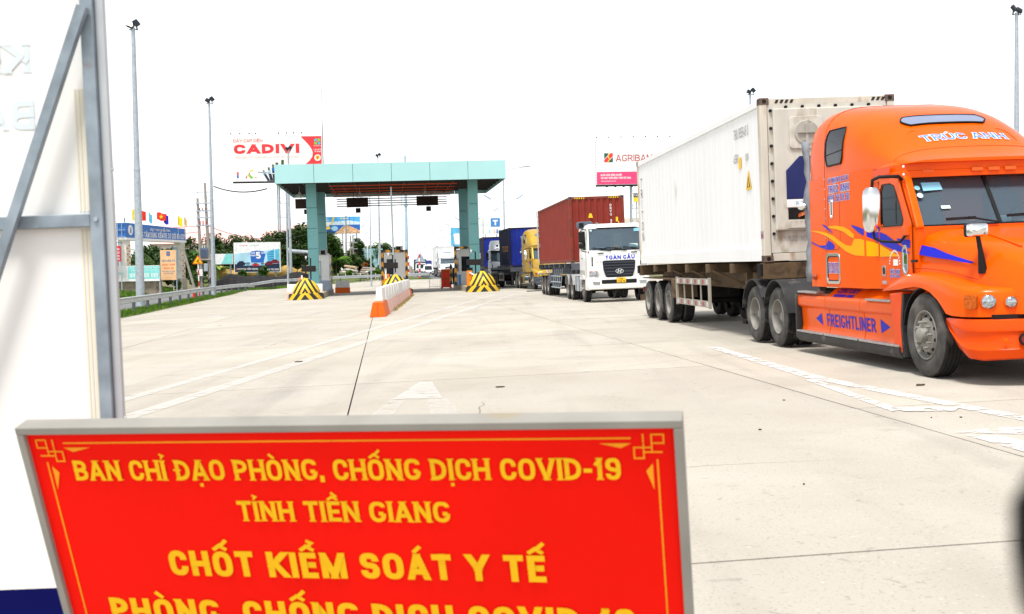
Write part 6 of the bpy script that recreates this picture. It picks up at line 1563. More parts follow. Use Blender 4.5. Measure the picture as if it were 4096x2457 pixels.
# ---------- flood light masts
FLOOD = mat('flood_case', (.05, .055, .06), .5)
def flood_mast(label, x, y, h, r0, z=None, flip=1, base=None):
    z = zg(x, y) if z is None else z
    t = thing('flood_light_mast', label, 'light mast', (x, y, z), rnd.uniform(-.2, .2), 'flood light masts')
    MB().cyl((0, 0, 0), (0, 0, h*.5), r0, r0*.74, 16).build('lower_shaft', GALV, t, 40)
    MB().cyl((0, 0, h*.5), (0, 0, h), r0*.66, r0*.42, 16).build('upper_shaft', GALV, t, 40)
    MB().cyl((0, 0, h*.5-.12), (0, 0, h*.5+.06), r0*.80, r0*.78, 16).build('joint_collar', GALV, t, 40)
    MB().box(-r0*1.7, r0*1.7, -r0*1.7, r0*1.7, -.1, .05).build('foot_plate', GALV, t)
    MB().cyl((-.25, 0, h-.1), (.3, 0, h-.1), .03, n=8).build('cross_arm', GALV, t)
    for q, (dx, tilt) in enumerate(((-.10*flip, 25), (.24*flip, 50))):
        M = Matrix.Rotation(R(tilt), 3, 'Y') @ Matrix.Rotation(R(-35), 3, 'X'); c = Vector((dx, -.1, h+.12*(q+1)))
        lo = MB().cbox(c, (.38, .16, .30), M).build('flood_lamp', FLOOD, t, bevel=.03)
        MB().cbox(c + M @ Vector((0, -.085, 0)), (.32, .012, .25), M).build('lamp_glass', DARKGL, lo)
        MB().bar((dx, 0, h-.15), c, .06).build('lamp_bracket', FLOOD, lo)
    return t
flood_mast('tall floodlight mast nearest the white board at the left', -21.25, 64.84, 15.9, .25)
flood_mast('tall floodlight mast beside the paired utility poles', -24.2, 92.08, 15.7, .20)
flood_mast('floodlight mast rising behind the left end of the toll canopy', -24.6, 126.5, 15.3, .18, -.45)
flood_mast('floodlight mast seen through the middle of the toll canopy', -17.25, 149.0, 15.9, .16, .3)
flood_mast('floodlight mast behind the white refrigerated container', 19.7, 93.0, 15.2, .2, .1)
flood_mast('floodlight mast above the orange truck at the right edge', 30.3, 68.0, 15.9, .23, .2, -1)
# ---------- curved lamps over the canopy and mast tops
def curved_lamp(label, x, y, h, dirx, L_=2.0):
    t = thing('street_lamp', label, 'street lamp', (x, y, zg(x, y)), 0)
    MB().cyl((0, 0, 0), (0, 0, h-.6), .09, .06, 10).build('pole', GALV, t, 40)
    MB().tube([(0, 0, h-.6), (dirx*.05, 0, h-.3), (dirx*.3, 0, h-.08), (dirx*(L_-.4), 0, h+.1)], .035, 8).build('arm', GALV, t, 40)
    mb = MB(); mb.loft([[(dirx*(L_-.5+.0), a, h+.06+b) for a, b in rrect(-.05, .05, 0, .08, .02, 2)], [(dirx*(L_), a, h+.10+b) for a, b in rrect(-.14, .14, 0, .12, .04, 2)], [(dirx*(L_+.55), a, h+.16+b) for a, b in rrect(-.10, .10, 0, .08, .03, 2)]]); mb.build('lamp_head', mat('lamp_head_grey', (.35, .37, .40), .5), t, 40)
    return t
curved_lamp('curved street lamp peeping over the left end of the canopy', -20.7, 105.0, 10.85, -1)
curved_lamp('curved street lamp peeping over the right end of the canopy', -.6, 105.0, 10.6, 1)
t = thing('street_lamp', 'single round street lamp above the middle of the canopy', 'street lamp', (-13.6, 110, zg(-13.6, 110)), 0)
MB().cyl((0, 0, 0), (0, 0, 11.0), .08, .04, 8).build('pole', GALV, t); MB().lathe([(.05, -.3), (.22, -.1), (.30, .25), (.28, .45), (.10, .55), (.001, .56)], 14, Matrix.Translation((0, 0, 11.2)) @ Matrix.Rotation(-math.pi/2, 4, 'Y')).build('lamp_head', mat('lamp_dome', (.32, .38, .36), .4), t, 50)
# ---------- double arm street lamps along the road
LAMPB = mat('lamp_blue_grey', (.40, .48, .58), .5)
def double_lamp(x, y, lab, h=10.0):
    t = thing('double_street_lamp', lab, 'street lamp', (x, y, zg(x, y)), AX, 'double armed street lamps along the road')
    MB().cyl((0, 0, 0), (0, 0, h), .10, .05, 8).build('pole', LAMPB, t); MB().cyl((0, 0, h), (0, 0, h+3.4), .03, .008, 6).build('spike', LAMPB, t)
    for sx in (-1, 1):
        a = MB().tube([(0, 0, h-.1), (sx*.9, 0, h+.02), (sx*1.8, 0, h+.35), (sx*2.6, 0, h+.85)], [.05, .045, .04, .03], 6).build('arm', LAMPB, t)
        MB().loft([[(sx*(1.7+q), b*w, h+.33+q*.62+c) for b, c in ((-1, 0), (1, 0), (.6, .09), (-.6, .09))] for q, w in ((0, .05), (.3, .14), (.95, .08))]).build('lamp_head', mat('lamp_head_dark', (.16, .26, .40), .4), a)
    return t
ORDL = 'nearest second third fourth fifth sixth seventh eighth ninth tenth eleventh twelfth'.split()
for k in range(12):
    y = 152 + 32*k; double_lamp(-.9-.112*(y-152), y, '%s double armed street lamp of the row receding along the road' % ORDL[k])
for k in range(7):
    y = 230 + 45*k; double_lamp(-32-.112*(y-230), y, '%s lamp of the far left row of double armed street lamps' % ORDL[k], 9.5)
# ---------- telecom monopole and ladder mast
t = thing('telecom_monopole', 'pale blue telecom monopole seen through the right half of the canopy', 'tower', (-16.1, 175, .2), 0)
PB = mat('pole_pale_blue', (.42, .58, .68), .45, .1)
MB().cyl((0, 0, 1.6), (0, 0, 11), .27, .22, 14).build('lower_section', PB, t, 40); MB().cyl((0, 0, 11), (0, 0, 18.6), .20, .15, 14).build('upper_section', PB, t, 40); MB().cyl((0, 0, 10.9), (0, 0, 11.15), .36, n=16).build('flange', PB, t)
MB().box(-.75, .75, -.75, .75, -.3, 1.6).build('concrete_base', CONC, t)
for z in (17.8, 18.2): MB().bar((-1.0, 0, z), (1.0, 0, z+.1), .05).build('antenna_arm', PB, t)
for q in (-.9, 0, .9): MB().cyl((q, 0, 17.6), (q, 0, 18.7+(.8 if q == 0 else 0)), .05, n=8).build('antenna', PB, t)
for z in (3, 5, 7, 9, 12, 14, 16): MB().bar((-.2, -.1, z), (-.95, -.1, z), .04).build('bracket', PB, t)
MB().cyl((-.62, -.1, 1), (-.62, -.1, 17.5), .05, n=6).build('cable_tray', PB, t)
t = thing('lattice_mast', 'thin pale lattice mast left of the telecom monopole', 'tower', (-18.4, 176, .2), 0)
for q in (-.5, 0, .5): MB().cyl((q, .3*abs(q), 0), (q*.8, .3*abs(q), 17), .02, n=5).build('leg', mat('mast_pale', (.6, .63, .66), .5), t)
for z in range(1, 17, 2): MB().bar((-.5, .1, z), (.5, .1, z), .025).build('rung', MATS['mast_pale'], t)
# ---------- lightning mast beside the billboard
t = thing('lightning_mast', 'slender lightning mast standing beside the large red lettered billboard', 'mast', (-25.9, 158, .6), 0)
for a, b, r_ in ((0, 14, .09), (14, 21, .06), (21, 26, .03)): MB().cyl((0, 0, a), (-.03*(b > 20), 0, b), r_, r_*.8, 8).build('section', DARK, t)
# ---------- paired utility poles with transformer
UC = mat('concrete_pole', (.30, .28, .25), .85, var=.15, vs=2)
t = thing('utility_pole_pair', 'paired concrete utility poles carrying a grey transformer and red fuses', 'utility pole', (-31.9, 118, bank(-31.9, 118)-.2), 0)
z0 = t.location.z
MB().cyl((-.30, 0, -.3), (-.58, 0, 9.1-z0), .20, .12, 12).build('pole', UC, t, 40); MB().cyl((.55, 0, -.3), (.22, 0, 10.7-z0), .22, .11, 12).build('pole', UC, t, 40)
for z in (2.8, 6.2, 7.0, 7.7, 8.5): MB().box(-.75, .85, -.2, -.12, z-z0, z-z0+.14).build('cross_beam', UC if z < 3 else GALV, t)
MB().box(-.75, .85, -.35, .35, 2.66-z0, 2.80-z0).build('platform', UC, t)
tf = MB().prism([(a, -.32, b) for a, b in rrect(-.35, .42, 2.95-z0, 3.95-z0, .05)], (0, .64, 0)).build('transformer', mat('transformer_grey', (.13, .17, .26), .5), t, bevel=.03)
for k in range(6): MB().box(-.30+.12*k, -.27+.12*k, -.40, -.32, 3.05-z0, 3.8-z0).build('cooling_fin', MATS['transformer_grey'], tf)
for k in range(3): MB().cyl((-.2+.25*k, 0, 3.95-z0), (-.2+.25*k, 0, 4.25-z0), .05, .03, 8).build('bushing', REEFW, tf)
for k in range(3): MB().cyl((-.3+.3*k, -.22, 6.35-z0), (-.3+.3*k, -.22, 6.75-z0), .07, n=8).build('red_fuse', mat('fuse_red', (.45, .04, .03), .5), t)
for k in range(3): MB().cyl((-.3+.3*k, -.22, 7.85-z0), (-.3+.3*k, -.22, 8.1-z0), .06, .04, 8).build('insulator', mat('insulator_brown', (.2, .06, .04), .4), t)
MB().box(-.8, 1.5, -.05, .05, 9.68-z0, 9.76-z0).build('top_arm', GALV, t); MB().bar((.2, 0, 9.0-z0), (1.0, 0, 9.7-z0), .05).build('arm_brace', GALV, t); MB().bar((.25, 0, 9.0-z0), (-.6, 0, 9.7-z0), .05).build('arm_brace', GALV, t)
MB().box(-.75, -.15, -.35, -.15, 1.0-z0, 1.7-z0).build('meter_box', REEFW, t, bevel=.03); MB().box(0, .4, -.4, -.2, 1.5-z0, 2.3-z0).build('switch_box', GALV, t, bevel=.03)
for k in range(2):
    mb = MB(); mb.tube([(.15+.7*k + .28*math.cos(2*math.pi*q/16), -.3, .55-z0+.28*math.sin(2*math.pi*q/16)) for q in range(17)], .06, 6); mb.build('cable_coil', BLACK, t)
t = thing('brace_pole', 'leaning concrete brace pole beside the gate', 'pole', (-31.26, 112, bank(-31.3, 112)-.3), 0)
MB().bar((0, 0, -.2), (-1.25, 0, 4.6), .24, .2).build('shaft', UC, t, bevel=.02); MB().box(-.3, .3, -.3, .3, -.2, .15).build('footing', CONC, t, bevel=.02)
# overhead cables
def cable(label, pts, r, n=10, sag=.5):
    P0 = Vector(pts[0]); allp = []
    for a, b in zip(pts[:-1], pts[1:]):
        a = Vector(a); b = Vector(b)
        for k in range(n+1): f = k/n; p = a+(b-a)*f; p.z -= sag*4*f*(1-f); allp.append(p-P0)
    o = MB().tube(allp, r, 5).build('overhead_cable', BLACK, None); o.location = P0
    return tag(o, label, 'cable')
cable('black cable sagging from the second mast to the canopy', [(-24.0, 92.1, 8.35), (-18.5, 86.5, 7.7)], .05, sag=.35)
cable('thin cable crossing before the dark trees', [(-31.4, 118, 6.2), (-21, 118, 5.2)], .03, sag=.9)
cable('thin cable running left from the utility poles', [(-32.5, 118, 6.2), (-60, 121, 6.6)], .025, sag=.4)
cable('lower cable running left from the utility poles', [(-32.5, 118, 5.6), (-60, 121, 5.2)], .025, sag=.5)
# ---------- warning sign and marker post
t = thing('warning_sign', 'yellow triangular bend warning sign on a red and white post', 'road sign', (-24.05, 87.3, zg(-24, 87.3)), 0)
RW = stripe_mat('post_red_white', 0, 1.15, c0=(.78, .78, .76), c1=(.55, .03, .03), wear=.1)
MB().cyl((0, 0, 0), (-.06, 0, 3.0), .05, n=10).build('post', RW, t)
z1, z2 = 2.06-zg(-24), 2.75-zg(-24)
tri = [(-.44, z1), (.42, z1), (0, z2)]
sg = MB().prism([(x-.05, -.06, z) for x, z in tri], (0, -.02, 0)).build('sign_plate', mat('sign_red', (.65, .10, .02), .4), t)
c_ = (0, (z1*2+z2)/3); MB().prism([((x-c_[0])*.80-.05, -.085, (z-c_[1])*.80+c_[1]) for x, z in tri], (0, -.004, 0)).build('sign_face', mat('sign_yellow', (.85, .45, .01), .4), sg)
MB().tube([(.06, -.095, z1+.12), (-.13, -.095, z1+.22), (.05, -.095, z1+.34)], .032, 6).build('bend_arrow', BLACK, sg)
t = thing('marker_post', 'short red marker post in the verge grass', 'marker post', (-23.7, 84.5, zg(-24, 84)), 0); MB().cyl((0, 0, 0), (0, 0, .42), .11, .1, 12).build('post', mat('marker_red', (.65, .05, .02), .5), t, 40); MB().lathe([(.1, 0), (.1, .02), (.05, .08), (.001, .09)], 12, Matrix.Translation((0, 0, .42)) @ Matrix.Rotation(-math.pi/2, 4, 'Y')).build('cap', MATS['marker_red'], t, 40)
for (x, y, lab) in ((-10.9, 134.6, 'red and white marker post at the end of the far guard rail'), (-13.6, 150, 'second red and white marker post along the far road edge'), (-15.2, 158, 'third red and white marker post along the far road edge')):
    t = thing('marker_post', lab, 'marker post', (x, y, zg(x, y)-.1), 0); MB().cyl((0, 0, 0), (0, 0, 3.1), .11, .10, 10).build('post', RW, t, 40); MB().cyl((0, 0, 3.1), (0, 0, 3.2), .1, .02, 10).build('cap', PRINTW, t)
t = thing('road_sign', 'grey back of a triangular road sign among the far queue', 'road sign', (-12.2, 152, .1), 0); MB().cyl((0, 0, 0), (0, 0, 3.2), .05, n=8).build('post', GALV, t); MB().prism([(-.75, .05, 2.2), (.75, .05, 2.2), (0, .05, 3.5)], (0, .03, 0)).build('sign_plate', mat('sign_back', (.35, .42, .5), .5), t)
# ---------- inspection centre gate
GB = mat('gate_blue', (.04, .17, .52), .45, var=.08)
A_ = Vector((-35.63, 105.0, 0)); B_ = Vector((-33.8, 118.0, 0)); gd = (B_-A_); gl = gd.length; gyaw = math.atan2(gd.y, gd.x)
gz = bank(-34, 110)-.15
t = thing('entrance_gate', 'entrance gate with blue lettered board over orange checked columns', 'gate', (A_.x, A_.y, gz), gyaw)
bd_ = MB().prism([(0, 0, 4.75-gz), (gl, 0, 4.69-gz), (gl, 0, 5.94-gz), (0, 0, 6.12-gz)], (0, .9, 0)).build('sign_board', GB, t)
MB().box(0, gl, -.06, .95, 4.50-gz, 4.74-gz).build('board_edge', WHITE, t)
f_ = lambda u0, z0: (lambda u, v, l: Vector((u0+u, -.012-l, z0+v)))
lettering('gate_lettering', 'TRUNG TÂM ĐĂNG KIỂM XE CƠ GIỚI 63-02D', .52, PRINTW, bd_, f_(7.3, 4.85-gz), width=11.0, wt=.16, wf=.6, slab=True)
lettering('gate_lettering', 'CÔNG TY TNHH Ô TÔ QUỐC THẮNG', .22, PRINTW, bd_, f_(7.2, 5.52-gz), width=4.4, wt=.17, wf=.6)
em = MB().cyl((.95, -.01, 5.45-gz), (.95, -.03, 5.45-gz), .48, n=24).build('round_emblem', PRINTW, bd_); MB().prism([(.85, -.035, 5.2-gz), (1.1, -.035, 5.2-gz), (1.05, -.035, 5.75-gz), (.92, -.035, 5.6-gz)], (0, -.01, 0)).build('emblem_mark', GB, em)
CHK = mat('brick_white', (.72, .68, .6), .8); CHO = mat('brick_orange', (.62, .28, .07), .8)
for u in (.15, gl-1.0):
    MB().box(u, u+.85, .05, .85, -.3, 4.5-gz).build('column', CHK, t)
    for k in range(14):
        for q in range(2): MB().box(u+.06+.40*((k+q) % 2), u+.42+.40*((k+q) % 2), .03-.02*q, .049-.02*q, .55+.27*k, .70+.27*k).build('orange_brick', CHO, t) if q == 0 else None
    MB().box(u-.12, u+.97, -.08, .98, -.3, .95).build('column_plinth', mat('plinth_cream', (.6, .55, .42), .8), t, bevel=.02)
lat = MB(); 
for k in range(7): MB().bar((-.1-.0*k, .3+.42*k, 4.75-gz), (-.1, .3+.42*k, 6.1-gz), .05).build('side_lattice_bar', GALV, t)
for z in (4.8, 5.45, 6.1): MB().bar((-.1, 0, z-gz), (-.1, 3.0, z-gz), .05).build('side_lattice_rail', GALV, t)
SG = mat('gate_steel_blue', (.30, .42, .52), .5, .2)
for u0, u1, zt, nb in ((-2.2, 0.0, 4.3, 8), (gl-2.3, gl-1.15, 4.0, 6)):
    g = MB().bar((u0, .4, zt-gz), (u1, .4, zt-gz), .08).build('gate_leaf_rail', SG, t); MB().bar((u0, .4, .9), (u1, .4, .9), .08).build('gate_leaf_rail', SG, t)
    for k in range(nb): u = u0+(u1-u0)*k/(nb-1); MB().bar((u, .4, .1), (u, .4, zt-gz), .05).build('gate_bar', SG, t)
    MB().box(u0, u1, .36, .44, .1, .85).build('gate_kick_panel', SG, t)
# low wall with banners
t = thing('garden_wall', 'low stained concrete wall under the white and teal banner', 'wall', (-37.5, 102, bank(-34, 102)-.25), 0)
for k in range(3): MB().box(2.0*k+.005, 2.0*k+1.995, 0, .2, -.3, .95).build('wall_bay', mat('stained_wall', (.28, .24, .18), .9, var=.3, vs=1.5, dirt=((.10, .07, .05), .4, 1.5)), t)
MB().box(-.02, 6.0, -.03, .23, .95, 1.02).build('wall_coping', CONC, t)
def banner(name, label, x0, x1, y, z0, z1, m, yaw=0, posts=True, cat='banner'):
    xm = (x0+x1)/2; zb_ = bank(xm, y)-.3; t = thing(name, label, cat, (xm, y, zb_), yaw); w = (x1-x0)/2
    MB().box(-w, w, 0, .04, z0-zb_, z1-zb_).build('panel', m, t)
    if posts:
        for sx in (-1, 1): MB().box(sx*w-.04, sx*w+.04, .045, .12, -.2, z1-zb_).build('post', GALV, t)
    return t, (lambda u, v: (lambda a, b, l: Vector((u+a, -.006-l, v-zb_+b)))), zb_
TEAL = mat('banner_teal', (.22, .66, .64), .6); PALE = mat('banner_white', (.78, .80, .80), .6)
t, pf, zb_ = banner('wall_banner', 'white and teal banner fixed on the low wall left of the gate', -35.75, -31.57, 101.7, .70, 2.10, PALE)
MB().box(-.72, 2.06, -.008, -.004, .92-zb_, 2.04-zb_).build('teal_field', TEAL, t); lettering('banner_lettering', 'MIC', .22, TEAL, t, pf(-1.4, 1.30), wt=.22, wf=.9)
for h_, z_, w_ in ((.08, 1.86, 2.4), (.07, 1.66, 2.2), (.36, 1.06, 2.5)): lettering('banner_lettering', 'IIII IIIII III IIIIII IIII' if h_ < .3 else 'IIII IIII IIII IIIII', h_, PRINTW, t, pf(.68, z_), width=w_, z=.004, wt=.16, wf=.6)
t, pf, zb_ = banner('standing_banner', 'pale orange standing banner with blue emblem before the gate', -32.16, -30.73, 104, .76, 3.50, mat('banner_orange', (.80, .50, .26), .6, var=.12, vs=1.2))
BB = mat('emblem_blue', (.06, .18, .38), .5); MB().box(-.16, .18, -.008, -.004, 2.95-zb_, 3.38-zb_).build('blue_emblem', BB, t); MB().box(-.05, .06, -.012, -.009, 3.06-zb_, 3.25-zb_).build('emblem_flame', REDL, t)
for s_, z_, h_, m_, w_ in (('BẢO HIỂM PVI', 2.42, .20, BB, 1.2), ('IIIIII IIIII', 2.08, .17, mat('banner_red', (.7, .16, .05), .6), 1.15), ('IIIIII III', 1.75, .17, MATS['banner_red'], .9), ('IIII IIIII III IIIII', 1.5, .1, BB, 1.15), ('III IIII IIIII', 1.32, .1, BB, .9)): lettering('banner_lettering', s_, h_, m_, t, pf(.02, z_), width=w_, wt=.16, wf=.7)
t, pf, zb_ = banner('hanging_banner', 'red banner with white writing at the far left behind the wall', -36.2, -34.75, 101, 2.49, 3.88, mat('banner_bright_red', (.62, .03, .04), .6))
for z_ in (3.5, 3.2, 2.9, 2.65): lettering('banner_lettering', 'IIII IIII' if z_ != 2.9 else 'III II IIII', .17, PRINTW, t, pf(.1, z_), width=1.0, wt=.16, wf=.7)
# ---------- flags
def flag(label, x, z, w, h, m, star=False, drop=.0, zb_=0):
    y = 112.0; z0 = bank(x, y); t = thing('flag', label, 'flag', (x, y, z0), 0, 'flags above the gate')
    MB().cyl((0, 0, 4.9-z0), (0, 0, z-z0+.05), .025, n=6).build('pole', GALV, t)
    rows = []
    for i in range(7):
        f = i/6; rows.append([(w*f, .12*math.sin(f*5+z), z-z0 - h*q/4 - drop*f*h + .06*math.sin(f*6+q*.5)) for q in range(5)])
    c = MB().loft(rows, closed=False).build('cloth', m, t, 60)
    if star:
        pts = []
        for k in range(10):
            r_ = .24 if k % 2 == 0 else .1; a = math.pi/2 + k*math.pi/5; pts.append((w*.5 + r_*math.cos(a), -.16, z-z0-h*.5-drop*h*.5+r_*math.sin(a)))
        MB().poly(pts).build('star', mat('star_yellow', (.85, .55, .02), .6), c)
    return t
FY_ = mat('flag_yellow', (.85, .66, .02), .7); FR_ = mat('flag_red', (.72, .04, .02), .7); FC_ = mat('flag_cyan', (.10, .48, .62), .7); FB_ = mat('flag_blue', (.02, .02, .42), .7); FP_ = mat('flag_peach', (.80, .48, .16), .7)
flag('yellow flag flying left of the first mast above the gate', -37.31, 7.69, .95, 1.1, FY_); flag('red flag partly hidden by the first mast above the gate', -36.75, 7.75, .8, 1.0, FR_, drop=.25)
flag('light blue pennant flag above the gate board', -35.66, 7.4, .32, .95, FC_, drop=.25); flag('red flag with yellow star above the gate board', -34.89, 7.39, 1.0, .72, FR_, True, .25)
flag('dark blue flag behind the starred red flag', -34.2, 7.24, .48, .95, FB_, drop=.2); flag('yellow flag above the right end of the gate board', -32.81, 6.98, .48, .9, FY_, drop=.2); flag('pale orange flag at the far right of the flag row', -32.17, 6.86, .28, .78, FP_, drop=.3); flag('small light blue flag at the far left of the flag row', -38.11, 6.9, .14, .45, FC_)
# ---------- black mound, ochre bank, roof
COAL = mat('black_gravel', (.022, .021, .022), .95, var=.5, vs=3, bump=.8, bs=6)
mb = MB(); vs_ = []; NX, NY = 40, 12
for j in range(NY+1):
    for i in range(NX+1):
        fx, fy = i/NX, j/NY; x = -32.5+11.5*fx; y = max(119.3, 119.3+(x+26.5)*.95)+7*fy
        e = math.sin(math.pi*min(fx*7, 1, (1-fx)*3+.3)*.5)*math.sin(math.pi*fy)**.7
        z = (1.25+.15*math.sin(fx*9)+.1*math.sin(fx*23+fy*7)+rnd.uniform(-.05, .05))*e; vs_.append((x, y, -.55 + .3*fx + z*1.12))
mb.add(vs_, [(j*(NX+1)+i, j*(NX+1)+i+1, (j+1)*(NX+1)+i+1, (j+1)*(NX+1)+i) for j in range(NY) for i in range(NX)]); tag(mb.build('gravel_mound', COAL, None, 30), 'long low mound of black gravel behind the guard rail', 'mound')
mb = MB(); vs_ = []
for i in range(31):
    x = -34.5+11*i/30; h = 1.85+.25*math.sin(i*.9)+rnd.uniform(-.08, .08)
    vs_ += [(x, 131.0, -.6), (x+rnd.uniform(-.05, .05), 131.3, h*.6), (x, 131.8, h), (x, 134.5, h-.3)]
mb.add(vs_, [(4*i+q, 4*i+q+1, 4*i+q+5, 4*i+q+4) for i in range(30) for q in range(3)]); tag(mb.build('clay_bank', mat('ochre_clay', (.42, .27, .08), .95, var=.35, vs=1.2, dirt=((.10, .12, .03), .4, 1.5)), None), None, None, kind='structure')
t = thing('factory_building', 'pale pink factory roof far behind the dark trees', 'building', (-49, 200, .5), R(4))
MB().box(-14, 14, 0, 20, 0, 6).build('wall', mat('factory_wall', (.6, .55, .52), .8), t)
rs = []
PK = mat('pink_roof', (.74, .46, .44), .6, var=.05)
for k in range(14): MB().prism([(-14.5+2.08*k, -.6, 5.9), (-14.5+2.08*k+2.06, -.6, 5.9), (-14.5+2.08*k+2.06, 10, 9.4), (-14.5+2.08*k, 10, 9.4)], (0, 0, .08)).build('roof_sheet', PK, t)
MB().prism([(-14.5, 10.01, 9.4), (14.5, 10.01, 9.4), (14.5, 20.6, 5.9), (-14.5, 20.6, 5.9)], (0, 0, .08)).build('rear_roof', PK, t)
t = thing('low_building', 'cream flat roofed building edge behind the white truck at the right', 'building', (26, 172, .3), 0); MB().box(-8.5, 8, 0, 10, 0, 7.6).build('wall', mat('cream_wall', (.62, .57, .48), .8), t); MB().box(-8.8, 8.3, -.3, 10.3, 7.6, 8.3).build('roof_edge', mat('cream_edge', (.72, .66, .56), .8), t)
# ---------- grey flanged pipe on a stand, stacked columns
t = thing('flanged_pipe', 'grey steel pipe with bolted flange lying on a stand', 'pipe', (-24.3, 128.5, -.1), 0)
PG = mat('pipe_grey', (.42, .47, .50), .45, .3)
MB().cyl((-.85, -.3, 3.75), (1.4, .6, 3.55), .24, n=18, cap=False).build('tube', PG, t, 40); MB().lathe([(.13, -.04), (.36, -.04), (.36, .04), (.13, .04), (.13, -.04)], 20, Matrix.Translation((-.88, -.31, 3.76)) @ Matrix.Rotation(R(22), 4, 'Z')).build('flange', PG, t); MB().cyl((-.95, -.36, 3.76), (-.90, -.34, 3.76), .14, n=16).build('bore', BLACK, t)
for x in (-.7, 1.0): MB().bar((x, 0, 0), (x, 0, 3.5), .14).build('stand_leg', DARK, t); 
MB().bar((-.8, 0, 3.3), (1.2, 0, 3.3), .12).build('stand_beam', DARK, t); MB().bar((-.7, 0, .2), (1.0, 0, 3.2), .08).build('stand_brace', DARK, t)
t = thing('column_bundle', 'two grey concrete columns standing close behind the left toll column', 'pole', (-21.6, 129, .1), 0)
for q in (-.22, .22): MB().cyl((q, 0, 0), (q*.9, 0, 9.2), .2, .15, 12).build('shaft', UC, t, 40)
for z in (4, 6, 8): MB().box(-.5, .5, -.05, .05, z, z+.1).build('clamp', GALV, t)
LOG = mat('log_tan', (.45, .34, .22), .85, var=.2); SLAB = mat('slab_grey', (.48, .45, .40), .9, var=.15)
for (x, y, z, L_, r_, dy, lab, m) in ((-20.5, 140, 1.85, 1.75, .19, -3.2, 'uppermost tan log of the pile beyond the guard rail', LOG), (-20.2, 139, 1.45, 1.6, .17, -2.4, 'pale grey pipe under the tan log', SLAB), (-20.6, 138.2, 1.15, 1.9, .14, -1, 'thin pale pipe lowest in the pile', SLAB)):
    t = thing('log', lab, 'log', (x, y, z), math.atan2(dy, L_)); n_ = math.hypot(L_, dy); MB().cyl((0, 0, 0), (n_, 0, -.2), r_, n=14).build('stem', m, t, 40); MB().cyl((-.012, 0, 0), (-.001, 0, 0), r_*.85, n=14).build('cut_end', CONC, t)
t = thing('slab_pile', 'pile of broken concrete slabs beside the logs', 'slabs', (-18.75, 139.5, .9), 0)
for k in range(4): MB().cbox((.9+.1*k, .1*k, .12+.2*k), (2.0-.2*k, 1.0, .14), Matrix.Rotation(R(-4+3*k), 3, 'Y') @ Matrix.Rotation(R(8*k), 3, 'Z')).build('slab', SLAB, t)
MB().cbox((1.2, -.4, .1), (.7, .5, .5), Matrix.Rotation(.4, 3, 'X')).build('boulder', SLAB, t, bevel=.15)
t = thing('ground_sheet', 'black plastic edging sheet on short stakes before the logs', 'sheeting', (-21.0, 136.5, .25), 0)
rows = [[(4.7*i/20, .1*math.sin(i*1.3), q*.55+.05*math.sin(i*2.1)) for i in range(21)] for q in range(2)]; MB().loft(rows, closed=False).build('sheet', BLACK, t, 60)
for k in range(6): MB().box(.1+.9*k, .16+.9*k, -.12, -.06, -.2, .75).build('stake', PALE, t)
# ---------- teal sheet fence
t = thing('sheet_fence', 'pale blue sheet fence with leaning white posts seen between the booths', 'fence', (-20.8, 155, .8), 0)
TF = mat('fence_teal', (.36, .64, .70), .5, var=.05)
for k in range(5): MB().box(.65*k+.01, .65*k+.64, 0, .04, .9, 3.45).build('fence_panel', TF, t)
for z in (1.55, 2.2, 2.85): MB().box(0, 3.25, -.03, -.002, z, z+.04).build('fence_rail', GALV, t)
for x, dx in ((.2, .05), (1.15, .12), (2.75, -.15), (2.95, .2), (1.25, 0)): MB().cyl((x+dx, -.2, -.3), (x, -.12, 3.75), .06, n=8).build('fence_post', PALE, t)
for x in (.3, 1.5): MB().cyl((x, -.1, 3.55), (x+.35, -.1, 3.85), .03, n=6).build('barb_arm', PALE, t)
# white lamp post and paired utility post in the shrubs
t = thing('bracket_pole', 'pale concrete pole with a bracket arm before the bridge poster', 'pole', (-21.85, 150, .9), 0); MB().cyl((0, 0, 0), (.1, 0, 7.7), .14, .08, 10).build('shaft', UC, t, 40); MB().bar((.1, 0, 7.68), (1.4, 0, 7.68), .05).build('arm', GALV, t); MB().bar((.1, 0, 6.9), (.6, 0, 7.6), .04).build('brace', GALV, t)
t = thing('utility_pole_pair', 'small paired utility poles among the shrubs between the booths', 'utility pole', (-20.75, 148, .9), 0)
for q in (-.18, .15): MB().cyl((q, 0, -.3), (q, 0, 5.0), .11, .08, 10).build('pole', UC, t, 40)
for z in (4.05, 4.9, 3.2): MB().box(-.75, .75, -.06, .06, z, z+.09).build('cross_arm', GALV, t)
